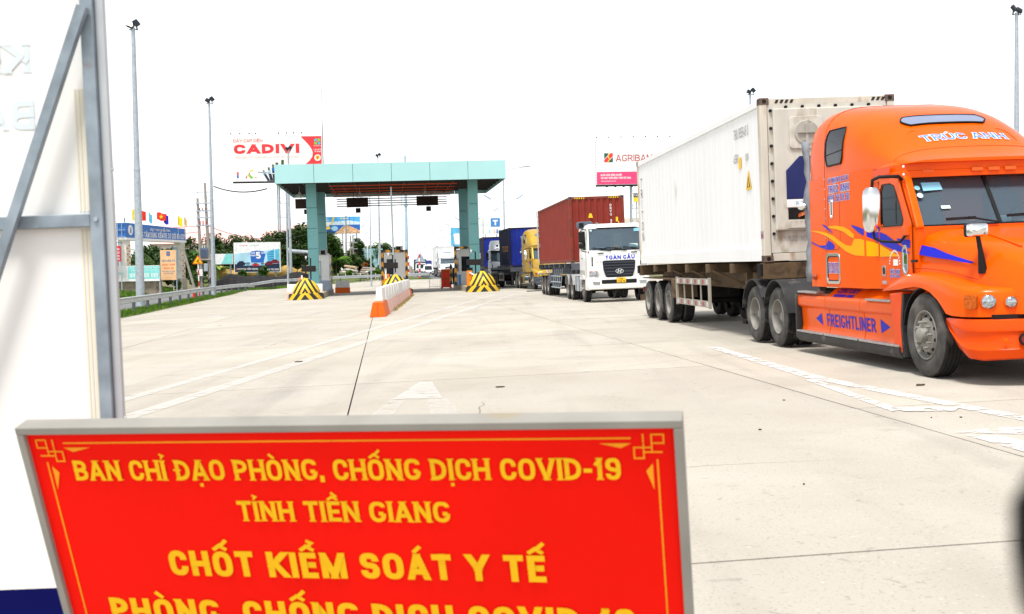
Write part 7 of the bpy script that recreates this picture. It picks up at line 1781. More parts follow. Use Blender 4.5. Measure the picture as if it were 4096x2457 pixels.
# ================================================================= BILLBOARDS
def billboard(label, x0, x1, y, z0, z1, face, zb_=.4, yaw=0.0, lattice=(), cat='billboard', posts=()):
    xm = (x0+x1)/2; t = thing('billboard', label, cat, (xm, y, zb_), yaw); w = (x1-x0)/2
    p = MB().box(-w, w, 0, .35, z0-zb_, z1-zb_).build('panel', face, t)
    MB().box(-w-.05, w+.05, -.25, .40, z0-zb_-.22, z0-zb_-.02).build('catwalk', DARK, t) if lattice else None
    for lx in lattice:
        for dx, dy in ((-.65, .5), (.65, .5), (-.65, 1.8), (.65, 1.8)): MB().cyl((lx-xm+dx, dy, -.4), (lx-xm+dx, dy, z1-zb_-.5), .11, n=8).build('tower_leg', GALV, t)
        z = .6; k = 0
        while z < z0-zb_:
            for dy in (.5, 1.8): MB().bar((lx-xm-.65, dy, z), (lx-xm+.65, dy, z), .05).build('tower_rung', GALV, t); MB().bar((lx-xm-.65, dy, z), (lx-xm+.65, dy, z+2.0), .035).build('tower_brace', GALV, t)
            z += 2.0
    for lx in posts: MB().box(lx-xm-.08, lx-xm+.08, .36, .52, -.4, z1-zb_-.3).build('post', GALV, t)
    def poly(name, pts, m, l=.01, par=p):
        return MB().poly([(a-xm, -l, b-zb_) for a, b in pts]).build(name, m, par)
    def pf(u, v): return lambda a, b, l: Vector((u-xm+a, -.012-l, v-zb_+b))
    return t, p, poly, pf
def ell(cx_, cz_, rx, rz=None, n=20): rz = rz or rx; return [(cx_+rx*math.cos(2*math.pi*k/n), cz_+rz*math.sin(2*math.pi*k/n)) for k in range(n)]
CRED = mat('print_red', (.75, .05, .06), .5); CDK = mat('print_navy', (.02, .03, .06), .5); CCY = mat('print_cyan', (.10, .45, .62), .5); CGR = mat('print_green', (.25, .55, .06), .5); CYE = mat('print_yellow', (.85, .60, .04), .5); CPK = mat('print_pale_pink', (.78, .55, .54), .5); CORG = mat('print_orange', (.70, .34, .12), .5); CBL = mat('print_blue', (.03, .14, .50), .5); CLB = mat('print_light_blue', (.35, .62, .80), .5); CGY = mat('print_grey', (.4, .42, .45), .5); CWR = mat('print_wine', (.30, .02, .03), .5)
# large red lettered billboard
t, p, poly, pf = billboard('large white billboard with red lettering and cable picture above the canopy', -38.9, -26.4, 160, 14.05, 20.3, WHITE, lattice=(-32.2,))
lettering('billboard_lettering', 'DÂY CÁP ĐIỆN', .42, CRED, p, pf(-36.75, 19.55), width=4.1, wt=.13, wf=.9)
lettering('billboard_lettering', 'CADIVI', 1.30, CRED, p, pf(-34.15, 17.95), width=9.2, wt=.29, wf=1.0, sp=.16)
lettering('billboard_lettering', 'DẪN ĐIỆN TỐT CÁCH ĐIỆN AN TOÀN TIẾT KIỆM ĐIỆN', .24, CPK, p, pf(-34.1, 17.3), width=9.0, wt=.10, wf=.6, italic=.2)
rp = [(-29.35, 20.27), (-26.45, 20.27), (-26.45, 14.1), (-31.2, 14.1)]
cur = [(-29.35, 20.27)] + [(-29.35+1.55*math.sin(math.pi*min(k/10*.62+.0, 1))-.0, 20.27-4.2*k/10) for k in range(1, 11)]
cur = [(-29.35, 20.27), (-28.6, 19.5), (-28.05, 18.85), (-27.75, 18.3), (-27.65, 17.9), (-27.75, 17.4), (-28.1, 16.9), (-28.7, 16.35), (-29.6, 15.5), (-30.6, 14.6), (-31.2, 14.1)]
MB().poly([(a+32.65, -.01, b-.4) for a, b in cur + [(-26.45, 14.1), (-26.45, 20.27)]]).build('red_field', CRED, p)
for k in range(4): a = R(90*k+45); poly('flower_petal', ell(-27.0+.28*math.cos(a), 19.5+.28*math.sin(a), .24), (CGR, CCY, CGR, CCY)[k], .02)
poly('flower_heart', ell(-27.0, 19.5, .16), CRED, .03); lettering('badge_lettering', '7', .2, PRINTW, p, pf(-27.0, 19.4), z=.03, wt=.2, wf=.7)
lettering('badge_lettering', 'VIETNAM VALUE', .12, PRINTW, p, pf(-27.0, 18.85), width=1.1, z=.01, wt=.15); lettering('badge_lettering', '7 LẦN LIÊN TIẾP', .17, PRINTW, p, pf(-26.98, 18.3), width=1.1, z=.01, wt=.18); lettering('badge_lettering', '(TỪ 2008)', .17, PRINTW, p, pf(-26.98, 18.02), width=.9, z=.01, wt=.18)
poly('round_badge', ell(-27.0, 17.25, .46), PRINTW, .02); poly('badge_ring', ell(-27.0, 17.3, .30), CYE, .03); lettering('badge_lettering', 'V', .36, CRED, p, pf(-27.0, 17.1), z=.04, wt=.28, wf=.8)
for x0, dx, w_, h_, m1 in ((-33.9, -.55, .36, 1.5, CCY), (-33.5, -.30, .42, 1.9, CLB), (-33.1, -.15, .40, 2.3, CBL), (-32.75, .0, .62, 2.55, CLB), (-32.1, .12, .62, 2.9, CCY)):
    q = [(x0-w_/2, 14.1), (x0+w_/2, 14.1), (x0+w_/2+dx, 14.1+h_*.62), (x0-w_/2+dx, 14.1+h_*.62)]; poly('cable_sheath', q, CDK, .02+.004*abs(x0+33))
    q = [(x0-w_/2+dx, 14.1+h_*.62), (x0+w_/2+dx, 14.1+h_*.62), (x0+w_/2+dx*1.2, 14.1+h_*.78), (x0-w_/2+dx*1.2, 14.1+h_*.78)]; poly('cable_jacket', q, m1, .021+.004*abs(x0+33))
    q = [(x0-w_*.3+dx*1.2, 14.1+h_*.78), (x0+w_*.3+dx*1.2, 14.1+h_*.78), (x0+w_*.3+dx*1.35, 14.1+h_), (x0-w_*.3+dx*1.35, 14.1+h_)]; poly('cable_core', q, mat('core_green', (.05, .10, .04), .6), .022+.004*abs(x0+33))
poly('red_connector', [(-38.4, 15.0), (-38.15, 15.0), (-38.15, 15.4), (-38.4, 15.4)], CRED); poly('blue_connector', [(-38.4, 14.55), (-38.15, 14.55), (-38.15, 14.97), (-38.4, 14.97)], CBL)
poly('green_sleeve', [(-36.9, 14.95), (-36.55, 15.05), (-36.1, 14.6), (-36.4, 14.4)], CGR); poly('yellow_sleeve', [(-36.6, 15.5), (-36.2, 15.75), (-36.1, 15.6), (-36.5, 15.35)], CYE); poly('red_clip', [(-37.2, 14.5), (-37.0, 14.5), (-36.95, 14.95), (-37.1, 14.8)], CRED); poly('red_clip', [(-36.85, 15.1), (-36.6, 15.0), (-36.55, 15.3)], CRED); poly('orange_clip', [(-35.95, 14.55), (-35.6, 14.5), (-35.7, 14.75)], CORG)
for k, x in enumerate((-38.85, -37.6, -36.3, -35.4, -32.2, -31.1, -30.1, -29.0)): MB().box(x+32.65-.07, x+32.65+.07, -1.2, -1.0, 20.15, 20.32).build('spot_lamp', DARK, t); MB().cyl((x+32.65, -1.1, 20.2), (x+32.65, 0, 19.9), .015, n=4).build('lamp_stem', WHITE, t)
# bank billboard behind the containers
t, p, poly, pf = billboard('white and pink bank billboard behind the white refrigerated container', 11.35, 24.0, 150, 12.1, 17.85, WHITE, lattice=(16.7,))
poly('pink_field', [(11.45, 12.15), (23.9, 12.15), (23.9, 13.78), (11.45, 13.78)], mat('print_pink', (.72, .07, .20), .5))
GRN = mat('print_dark_green', (.03, .11, .10), .5); poly('logo_square', [(12.46, 15.06), (13.6, 15.06), (13.6, 16.24), (12.46, 16.24)], GRN, .012)
poly('logo_red', [(12.46, 15.06), (12.95, 15.06), (13.6, 15.75), (13.6, 16.24), (13.2, 16.24), (12.46, 15.45)], PRINTW, .016); poly('logo_red', [(12.46, 15.06), (12.85, 15.06), (13.6, 15.86), (13.6, 16.24), (13.3, 16.24), (12.46, 15.36)], CRED, .02); poly('logo_curve', [(12.85, 15.06), (13.05, 15.1), (13.25, 15.45), (13.05, 15.8), (13.15, 16.24), (13.0, 16.24), (12.9, 15.8), (13.12, 15.45)], CYE, .024)
lettering('bank_lettering', 'AGRIBANK', .85, mat('print_crimson', (.45, .03, .05), .5), p, pf(16.75, 15.15), width=5.5, wt=.13, wf=.85, slab=True)
for s_, z_, w_, h_ in (('NGÂN HÀNG NÔNG NGHIỆP', 13.25, 2.8, .26), ('VÀ PHÁT TRIỂN NÔNG THÔN VIỆT NAM', 12.85, 3.95, .26)): lettering('bank_lettering', s_, h_, PRINTW, p, pf(11.98, z_), width=w_, align='L', wt=.19, wf=.6, z=.004)
small_print('web_lettering', 'www.agribank.com.vn', .20, PRINTW, p, pf(11.98, 12.5), 2.0, z=.006)
for k in range(7): x = 11.4+1.6*k; MB().box(x-17.67-.08, x-17.67+.08, -1.1, -.95, 17.75, 17.9).build('spot_lamp', DARK, t)
for k in range(4): x = 12.7+1.1*k; MB().box(x-17.67-.12, x-17.67+.12, -.9, -.7, 11.3, 11.45).build('spot_lamp', DARK, t)
for k in range(16): MB().box(11.28-17.67-.03, 11.28-17.67+.03, -.02, .2, 11.9+.36*k-.1, 11.9+.36*k+.06).build('edge_lacing', DARK, t)
t, p, poly, pf = billboard('small black and yellow sign hung on the bank billboard tower', 16.05, 17.6, 148.0, 9.7, 10.78, CYE, posts=(16.5, 17.2), cat='sign')
poly('black_field', [(16.05, 10.28), (17.6, 10.28), (17.6, 10.78), (16.05, 10.78)], BLACK); lettering('sign_lettering', 'CACTIVE', .26, PRINTW, p, pf(16.15, 10.4), align='L', width=1.3, wt=.16, wf=.7, z=.004)
# bridge poster
t, p, poly, pf = billboard('blue billboard with a bridge and city picture behind the left columns', -27.6, -21.92, 165, 6.68, 9.15, mat('poster_sky', (.10, .42, .80), .5, var=.25, vs=.5), zb_=.9, posts=(-26.5, -24.5, -22.5))
poly('poster_haze', [(-27.6, 7.95), (-21.92, 7.95), (-21.92, 8.35), (-23.5, 8.6), (-25.5, 8.45), (-27.6, 8.3)], mat('poster_haze', (.62, .76, .86), .5), .012); poly('poster_river', [(-27.6, 6.7), (-25.6, 6.7), (-24.2, 7.95), (-27.6, 7.95)], CBL, .014); poly('poster_river', [(-21.92, 7.1), (-21.92, 7.98), (-24.0, 7.98)], CBL, .014)
poly('poster_city', [(-25.7, 6.7), (-21.95, 6.7), (-21.95, 7.15), (-23.6, 7.9), (-24.1, 7.9)], mat('poster_city', (.62, .38, .22), .6, var=.6, vs=3), .016); poly('poster_road', [(-24.3, 6.7), (-23.9, 6.7), (-23.83, 7.88), (-23.9, 7.88)], mat('poster_road', (.75, .66, .5), .6), .02)
poly('poster_pylon', [(-26.2, 8.0), (-26.0, 8.0), (-25.5, 9.13), (-25.75, 9.13)], CYE, .02); poly('poster_water', ell(-25.6, 7.45, .5, .35), CLB, .018); poly('poster_boat', [(-27.0, 7.3), (-26.2, 7.35), (-26.3, 7.75), (-26.8, 7.7)], CYE, .02); poly('poster_cloud', ell(-26.6, 8.1, .3, .35), PRINTW, .02)
for x, z, x1 in ((-25.9, 9.1, -24.6), (-25.6, 9.1, -24.2), (-24.0, 9.1, -23.9), (-23.4, 9.1, -23.4), (-22.8, 9.1, -22.8), (-26.4, 9.1, -25.2)): MB().bar((x+24.76, -.02, z-.9), (x1+24.76, -.02, 7.9-.9), .03, .008).build('poster_cable', CDK, p)
poly('poster_caption', ell(-24.6, 8.9, .16, .10), CYE, .02); poly('poster_caption', [(-24.35, 8.82), (-23.6, 8.82), (-23.6, 8.95), (-24.35, 8.95)], PRINTW, .02); poly('poster_emblem', [(-27.2, 8.85), (-26.9, 8.7), (-26.6, 8.85), (-26.9, 8.95)], PRINTW, .02); poly('poster_caption', [(-27.4, 8.55), (-26.4, 8.55), (-26.4, 8.62), (-27.4, 8.62)], PRINTW, .02)
# car dealer billboard
t, p, poly, pf = billboard('car dealer billboard with a row of cars and a big white five', -29.33, -24.42, 120, 1.32, 4.49, PALE, zb_=-.1, posts=(-28.8, -27, -25))
poly('poster_road', [(-29.25, 1.38), (-24.5, 1.38), (-24.5, 2.2), (-29.25, 2.2)], mat('poster_night', (.02, .035, .07), .5), .012); poly('poster_glow', [(-29.25, 2.2), (-24.5, 2.2), (-24.5, 3.75), (-26, 3.6), (-29.25, 3.3)], mat('poster_glow', (.40, .66, .80), .5, var=.2, vs=.8), .012)
poly('poster_tower', [(-25.75, 2.3), (-25.05, 2.3), (-25.05, 3.75), (-25.85, 3.4)], CCY, .016); poly('poster_tower', [(-24.95, 2.3), (-24.5, 2.3), (-24.5, 3.75), (-24.95, 3.7)], CCY, .016)
for k in range(5): poly('poster_window_row', [(-25.72, 2.45+.24*k), (-25.1, 2.45+.24*k), (-25.1, 2.52+.25*k), (-25.74, 2.5+.24*k)], CBL, .02)
poly('poster_shield', [(-27.5, 2.35), (-26.2, 2.35), (-25.95, 3.3), (-26.2, 3.52), (-26.85, 3.62), (-27.5, 3.52), (-27.6, 3.2)], CBL, .02)
lettering('poster_number', '5', .72, PRINTW, p, pf(-26.72, 2.75), z=.016, wt=.26, wf=.8); lettering('poster_lettering', 'BẢO', .17, PRINTW, p, pf(-27.28, 3.28), z=.016, wt=.2, wf=.7); lettering('poster_lettering', 'HÀNH', .17, PRINTW, p, pf(-27.32, 3.02), z=.016, wt=.2, wf=.7); lettering('poster_lettering', 'NĂM', .15, PRINTW, p, pf(-26.22, 3.28), z=.016, wt=.2, wf=.7)
def pcar(x, z, w_, m):
    h_ = w_*.42; c = [(x-w_/2, z), (x+w_/2, z), (x+w_/2, z+h_*.45), (x+w_*.36, z+h_*.6), (x+w_*.2, z+h_), (x-w_*.22, z+h_), (x-w_*.38, z+h_*.6), (x-w_/2, z+h_*.45)]
    b = poly('pictured_car', c, m, .026); poly('pictured_glass', [(x-w_*.27, z+h_*.6), (x+w_*.27, z+h_*.6), (x+w_*.17, z+h_*.92), (x-w_*.19, z+h_*.92)], CDK, .03); poly('pictured_grille', [(x-w_*.2, z+h_*.12), (x+w_*.2, z+h_*.12), (x+w_*.2, z+h_*.35), (x-w_*.2, z+h_*.35)], CDK, .03)
    for sx in (-1, 1): poly('pictured_wheel', ell(x+sx*w_*.36, z, w_*.07, n=10), CDK, .031)
for x, z, w_, m in ((-28.55, 2.15, .9, CDK), (-27.85, 2.02, .9, CLB), (-27.05, 1.98, .75, CRED), (-26.3, 2.02, .75, CLB), (-25.65, 2.08, .85, CWR), (-25.0, 2.25, .95, CWR)): pcar(x, z, w_, m)
lettering('dealer_lettering', 'HYUNDAI TIỀN GIANG', .17, PRINTW, p, pf(-29.0, 1.60), align='L', width=2.2, wt=.19, wf=.75, z=.012); lettering('dealer_lettering', '0942 752 662', .19, PRINTW, p, pf(-24.6, 1.50), align='R', width=1.42, wt=.19, wf=.75, z=.012); lettering('dealer_lettering', 'TC MOTOR', .12, CRED, p, pf(-28.3, 4.10), wt=.14, wf=.9); lettering('dealer_lettering', 'HYUNDAI', .12, CGY, p, pf(-27.1, 4.10), wt=.14, wf=.9); poly('red_bar', [(-29.12, 1.45), (-29.08, 1.45), (-29.08, 1.85), (-29.12, 1.85)], CRED, .02)
t.location = (-29.1, 129.9, -.23); t.scale = (1.083, 1, 1.083)
# teal board, blue far boards
t, p, poly, pf = billboard('plain white and teal board half hidden behind the second mast', -33.42, -30.95, 126, 2.26, 3.42, PALE, zb_=-.2, posts=(-33, -31.3)); poly('teal_field', [(-32.2, 2.3), (-31.0, 2.3), (-31.0, 3.4), (-31.7, 3.4)], TEAL)
t, p, poly, pf = billboard('white far billboard with a blue square letter right of the canopy', -5.4, -1.6, 200, 7.3, 10.2, WHITE, zb_=.2, posts=(-4.5, -2.5)); poly('blue_square', [(-3.5, 8.6), (-1.9, 8.6), (-1.9, 10.1), (-3.5, 10.1)], mat('print_mid_blue', (.06, .25, .60), .5), .012); lettering('board_lettering', 'T', .95, PRINTW, p, pf(-2.7, 8.85), wt=.3, wf=1.0, z=.006); lettering('board_lettering', 'SẠCH', .42, CLB, p, pf(-4.6, 8.75), wt=.1, wf=.9)
for k in range(5): poly('pictured_bottle', [(-3.9+.45*k, 7.45), (-3.6+.45*k, 7.45), (-3.65+.45*k, 8.1), (-3.85+.45*k, 8.1)], (CLB, PRINTW, CPK, CBL, CLB)[k], .014)
t, p, poly, pf = billboard('narrow blue board seen beside the right rear canopy column', -12.2, -8.9, 230, 5.6, 9.6, mat('print_sky', (.12, .45, .72), .5, var=.3, vs=.7), zb_=.2, posts=(-11.5, -9.6)); poly('pictured_glass', [(-11.4, 6.2), (-10.4, 6.2), (-10.2, 8.0), (-11.6, 8.0)], PRINTW, .014); poly('pictured_foam', ell(-10.9, 8.1, .8, .35), PRINTW, .018)
# ================================================================= TREES AND SHRUBS
BARK = mat('bark', (.13, .10, .07), .9, var=.3, vs=4)
def leaf_mat(name, col, back=.35):
    m = mat(name, col, .55, var=.55, vs=1.1, spec=.3)
    return m
LEAFD = leaf_mat('leaf_dark', (.040, .085, .014)); LEAFM = leaf_mat('leaf_mid', (.065, .15, .02)); LEAFL = leaf_mat('leaf_light', (.11, .24, .022)); LEAFP = leaf_mat('leaf_palm', (.09, .17, .04)); LEAFR = leaf_mat('leaf_orange', (.40, .14, .03))
def crown_mesh(name, rx, rz, n, leaf, m, seed, clumps=26, low=.35):
    r = random.Random(seed); mb = MB(); cl = []
    for k in range(clumps):
        while True:
            p = Vector((r.uniform(-1, 1), r.uniform(-1, 1), r.uniform(-1, 1)))
            if .35 < p.length < 1: break
        cl.append((Vector((p.x*rx*.78, p.y*rx*.78, p.z*rz*.80)), r.uniform(.30, .52)*rx))
    for k in range(n):
        c, s = cl[r.randrange(clumps)]
        d = Vector((r.gauss(0, 1), r.gauss(0, 1), r.gauss(0, 1))).normalized()*s*r.random()**.4
        p = c + Vector((d.x, d.y, d.z*.75))
        a = Vector((r.gauss(0, 1), r.gauss(0, 1), r.gauss(0, .6))).normalized(); b = a.cross(Vector((r.gauss(0, .6), r.gauss(0, .6), 1))).normalized()
        L_ = leaf*r.uniform(.7, 1.4); w = L_*.42
        mb.add([p-a*L_*.5, p+b*w*.5-a*.05*L_, p+a*L_*.5-Vector((0, 0, .12*L_)), p-b*w*.5-a*.05*L_], [(0, 1, 2, 3)])
    return mb, cl
def tree(name, label, x, y, ztop, rx, m, seed, z=None, leaf=.42, n=5200, cat='tree', group=None, trunk=True, rzf=.5, clumps=26):
    z = (.3 if y > 125 else bank(x, y)-.3) if z is None else z
    h = ztop - z; rz = h*rzf
    t = thing(name, label, cat, (x, y, z), 0, group)
    mb, cl = crown_mesh(name, rx, rz, n, leaf, m, seed, clumps); mb.xform(Matrix.Translation((0, 0, h-rz)))
    mb.build('crown', m, t)
    if trunk:
        tr = MB(); tr.tube([(0, 0, -.3), (.05, 0, h*.25), (-.06, .05, h*.55), (0, 0, h*.8)], [.035*h, .028*h, .02*h, .008*h], 8)
        for k in range(5):
            c = cl[k][0]; tr.tube([(0, 0, h*(.3+.08*k)), (c.x*.5, c.y*.5, h-rz+c.z*.3-.1), (c.x*.9, c.y*.9, h-rz+c.z*.9)], [.015*h, .01*h, .004*h], 6)
        tr.build('trunk', BARK, t, 60)
    return t
G1 = 'dark trees behind the car dealer billboard'
tree('broadleaf_tree', 'dark leafy tree left of the second mast behind the utility poles', -35.6, 141, 6.7, 3.0, LEAFD, 1, group=G1, n=6000)
tree('broadleaf_tree', 'low dark tree just right of the second mast', -33.0, 142, 6.1, 2.6, LEAFD, 2, group=G1)
tree('broadleaf_tree', 'tall dark tree directly above the car dealer billboard', -30.6, 142, 7.9, 3.0, LEAFD, 3, group=G1, n=7000)
tree('broadleaf_tree', 'dark tree at the right end of the car dealer billboard', -27.8, 143, 7.1, 2.6, LEAFD, 4, group=G1, n=6000)
tree('broadleaf_tree', 'tallest dark tree beside the left canopy column', -25.3, 140, 8.3, 2.4, LEAFD, 5, group=G1, n=6500)
tree('broadleaf_tree', 'dark tree seen behind the left canopy column', -23.6, 143, 7.6, 2.2, LEAFD, 6, group=G1)
tree('broadleaf_tree', 'dark tree rising behind the right end of the gate board', -37.9, 134, 5.8, 2.0, LEAFD, 7, n=2200)
tree('broadleaf_tree', 'dark shrubby tree between the gate and the leaning pole', -35.0, 126, 4.2, 1.5, LEAFM, 8, n=2000)
tree('broadleaf_tree', 'dark tree filling the gate opening at the left', -41.0, 130, 5.0, 2.6, LEAFD, 9, n=2400)
tree('broadleaf_tree', 'dark tree filling the gate opening at the right', -38.5, 127, 4.6, 2.0, LEAFD, 10, n=2200)
for k, (x, zt, lab) in enumerate(((-36.8, 4.6, 'low dark undergrowth tree left of the second mast'), (-34.2, 4.4, 'low dark undergrowth tree behind the teal board'), (-31.8, 4.6, 'low dark undergrowth tree left of the car dealer billboard'), (-26.6, 5.0, 'low dark undergrowth tree right of the car dealer billboard'), (-24.4, 5.2, 'low dark undergrowth tree behind the flanged pipe'))):
    tree('broadleaf_tree', lab, x, 138, zt, 2.0, LEAFD, 90+k, group=G1, n=4500)
for k, (x, y, zt, rx, lab) in enumerate(((-39.5, 121, 4.5, 2.2, 'dark tree deep inside the gate at the left'), (-36.9, 124, 4.4, 1.9, 'dark tree deep inside the gate at the right'), (-42.5, 119, 4.7, 2.2, 'dark tree left of the gate behind the red banner'))):
    tree('broadleaf_tree', lab, x, y, zt, rx, LEAFD, 110+k, n=5000)
G2 = 'round clipped bushes beside the gate'
for k, (x, y, zt, r_, lab) in enumerate(((-32.6, 116.5, 1.7, .65, 'round clipped bush right of the gate column'), (-33.2, 118.8, 1.9, .7, 'round clipped bush behind the leaning pole'), (-30.9, 104.8, .95, .4, 'small bush under the pale orange banner'))):
    tree('clipped_bush', lab, x, y, zt, r_, LEAFM, 30+k, leaf=.14, n=1500, cat='bush', group=G2, trunk=False, rzf=.5, clumps=40)
G3 = 'shrubs and trees between the toll columns'
for k, (x, y, zt, r_, m, lf, lab) in enumerate(((-23.6, 152, 6.0, 1.5, LEAFM, .3, 'bushy green tree just right of the left rear column'), (-21.0, 154, 6.2, 1.3, LEAFD, .3, 'dark tree behind the small paired utility poles'), (-19.0, 156, 5.4, 1.5, LEAFM, .3, 'wide green tree left of the fan palm'), (-17.4, 158, 5.6, 1.3, LEAFD, .3, 'dark round tree behind the fan palm'), (-22.3, 146, 4.6, 1.2, LEAFM, .28, 'green shrub below the bridge poster'), (-20.9, 147, 3.9, 1.3, LEAFD, .28, 'dark shrub in front of the small utility poles'), (-19.6, 149, 3.2, 1.1, LEAFD, .26, 'dark low shrub left of the sheet fence'))):
    tree('shrub_tree', lab, x, y, zt, r_, m, 50+k, z=.7, leaf=lf*1.15, n=4000, group=G3)
G4 = 'low bushes around the logs'
for k, (x, y, zt, r_, m, lab) in enumerate(((-22.6, 139, 1.9, .8, LEAFL, 'bright green bush beside the left toll booth frame'), (-19.6, 137.3, 1.5, .55, LEAFL, 'light green bush before the logs'), (-17.0, 138, 1.35, .6, LEAFM, 'green bush before the slab pile'), (-16.4, 140, 1.6, .6, LEAFL, 'pale green bush at the right end of the slab pile'), (-18.9, 146, 2.5, .5, LEAFR, 'orange leaved shrub beside the sheet fence'), (-18.9, 153.5, 3.6, .35, LEAFM, 'climbing plant on the sheet fence post'), (-17.6, 153, 2.4, .45, LEAFM, 'small dark bush at the foot of the sheet fence'), (-30.3, 127.5, 1.75, .55, LEAFM, 'green bush before the car dealer billboard'), (-28.0, 128.3, 2.3, .6, LEAFM, 'leafy sapling overlapping the car dealer billboard'))):
    tree('low_bush', lab, x, y, zt, r_, m, 70+k, z=.3 if y < 145 else .8, leaf=.24, n=1800, cat='bush', group=G4, trunk=(k in (5, 8)), rzf=.55 if k != 5 else .5)
def fronds(t, c, n, L_, m, seed, droop=.8, w=.28, up=.7, name='frond', seg=7, split=True):
    r = random.Random(seed)
    for k in range(n):
        a = 2*math.pi*k/n + r.uniform(-.25, .25); e = up*r.uniform(.5, 1.3); d = Vector((math.cos(a), math.sin(a), 0)); pts = []
        for q in range(seg+1):
            f = q/seg; pts.append(Vector(c) + d*(L_*f) + Vector((0, 0, L_*(e*f - droop*f*f))))
        mb = MB(); side = Vector((-d.y, d.x, 0))
        if split:
            for q in range(seg*3):
                f = (q+.5)/(seg*3); i = int(f*seg); g = f*seg-i; p = pts[i].lerp(pts[min(i+1, seg)], g); ln = w*math.sin(math.pi*min(f*.85+.12, 1))*1.8
                for s in (-1, 1): mb.add([p, p+d*.09, p+side*s*ln+d*ln*.55-Vector((0, 0, ln*.35))], [(0, 1, 2)])
            mb.tube(pts, .02, 4)
        else:
            L1 = []; L2 = []
            for q, p in enumerate(pts): ww = w*math.sin(math.pi*min(max(q/seg*.9+.06, 0), 1)); L1.append(p+side*ww-Vector((0, 0, ww*.25))); L2.append(p-side*ww-Vector((0, 0, ww*.25)))
            mb.loft([L1, pts, L2], closed=False)
        mb.build(name, m, t)
t = thing('coconut_palm', 'young coconut palm behind the gate opening', 'palm', (-37.2, 119, .2), 0); MB().tube([(0, 0, -.2), (.1, 0, 1.0), (.05, 0, 1.6)], [.18, .15, .12], 10).build('trunk', BARK, t, 60); fronds(t, (.05, 0, 1.6), 13, 3.4, LEAFP, 3, droop=.75, up=1.15, w=.38)
t = thing('fan_palm', 'fan palm among the trees above the sheet fence', 'palm', (-17.9, 156.5, .7), 0); MB().cyl((0, 0, -.3), (0, 0, 4.0), .14, .1, 10).build('trunk', BARK, t, 40); fronds(t, (0, 0, 4.0), 14, 1.3, LEAFP, 4, droop=.9, up=.9, w=.2)
t = thing('banana_plant', 'banana plant between the second mast and the billboard', 'plant', (-31.9, 133.5, .6), 0); MB().tube([(0, 0, -.3), (0, 0, 1.6)], [.15, .1], 8).build('stem', LEAFL, t, 60); fronds(t, (0, 0, 1.5), 7, 2.2, LEAFL, 6, droop=.55, up=1.0, w=.30, name='banana_leaf', split=False)
t = thing('banana_plant', 'broad leaved plant left of the second mast', 'plant', (-33.8, 131, .5), 0); MB().tube([(0, 0, -.3), (0, 0, 1.4)], [.15, .1], 8).build('stem', LEAFL, t, 60); fronds(t, (0, 0, 1.3), 6, 1.8, LEAFL, 7, droop=.6, up=.9, w=.28, name='banana_leaf', split=False)
t = thing('leafy_shrub', 'bright green feathery shrub drooping beside the left booth', 'plant', (-22.0, 142, .5), 0); MB().tube([(0, 0, -.3), (.1, 0, 2.2)], [.08, .05], 8).build('stem', BARK, t, 60); fronds(t, (.1, 0, 2.1), 14, 2.0, LEAFL, 8, droop=.95, up=.8, w=.30)
# weeds beside the barriers
def sp_weed(r):
    f = r.random(); p = b0 + bd*(5+28*f); x = p.x + r.uniform(.24, .45); y = p.y+r.uniform(-.3, .3); return x, y, zg(x, y)
blades('barrier_weeds', 'dry weeds at the foot of the plastic barriers', sp_weed, 500, GRASSD, .04, .16, .012)
# ================================================================= FAR TRAFFIC
FWH = mat('far_white', (.78, .79, .80), .4, coat=.2)
FT = UVZ(8.5, 150.5)
far_truck = copy_tractor('white long nosed truck far off in the lane left of the right booth', FT, AX, FWH, GBUMP)
container('freight_container', 'plain white container behind the far white truck', on_truck(FT, AX, (0, 5.6, 1.4)), AX, 12.19, 2.9, FWH, FWH)
trailer('container_trailer', 'trailer under the plain white container of the far white truck', on_truck(FT, AX, (0, 5.6, 0)), AX, 12.25, [8.75, 10.05, 11.35], 1.395, GREYF, guard='rails')
def car(label, u, v, m, s=1.0, van=False):
    t = thing('car', label, 'car', UVZ(u, v), AX, 'cars in the far queue')
    w = .88*s; 
    prof = [(-2.1, .35), (-2.12, .6), (-1.95, .82), (-1.0, .95), (-.3, 1.42 if not van else 1.75), (1.2, 1.45 if not van else 1.9), (2.0, 1.0 if not van else 1.8), (2.1, .6), (2.05, .35)]
    secs = [[(x, y, z) for y, z in prof] for x in (-w, w)]
    k = [[(x*(.86 if z > 1.0 else 1.0), y, z) for (x, y, z) in q] for q in secs]
    MB().loft(k).build('body', m, t, 30, bevel=.06)
    zt = 1.40 if not van else 1.72
    MB().prism([(-.66*s, -.98, .97), (.66*s, -.98, .97), (.60*s, -.35, zt-.04), (-.60*s, -.35, zt-.04)], (0, -.03, .02)).build('windscreen', DARKGL, t)
    for sx in (-1, 1):
        MB().prism([(sx*w*.88, -.8, .98), (sx*w*.88, 1.3, .98), (sx*w*.87, 1.1, zt-.08), (sx*w*.87, -.3, zt-.08)], (sx*.02, 0, 0)).build('side_glass', DARKGL, t)
        MB().box(sx*w*.75-.16, sx*w*.75+.16, -2.15, -2.08, .62, .80).build('headlamp', LAMPGL, t, bevel=.02)
        for y in (-1.3, 1.3): wheel(t, sx*(w-.08), y, 'drive', .31)
        MB().cbox((sx*(w+.12), -.75, 1.05), (.18, .1, .13)).build('door_mirror', m, t, bevel=.02)
    MB().box(-.5, .5, -2.15, -2.09, .42, .62).build('grille', BLACK, t); MB().box(-.25, .25, -2.17, -2.14, .45, .57).build('number_plate', PRINTW, t)
    return t
CW = mat('car_white', (.75, .76, .78), .3, coat=.4); CS = mat('car_blue_grey', (.18, .26, .38), .3, .3, coat=.4); CK = mat('car_black', (.03, .03, .035), .3, coat=.4)
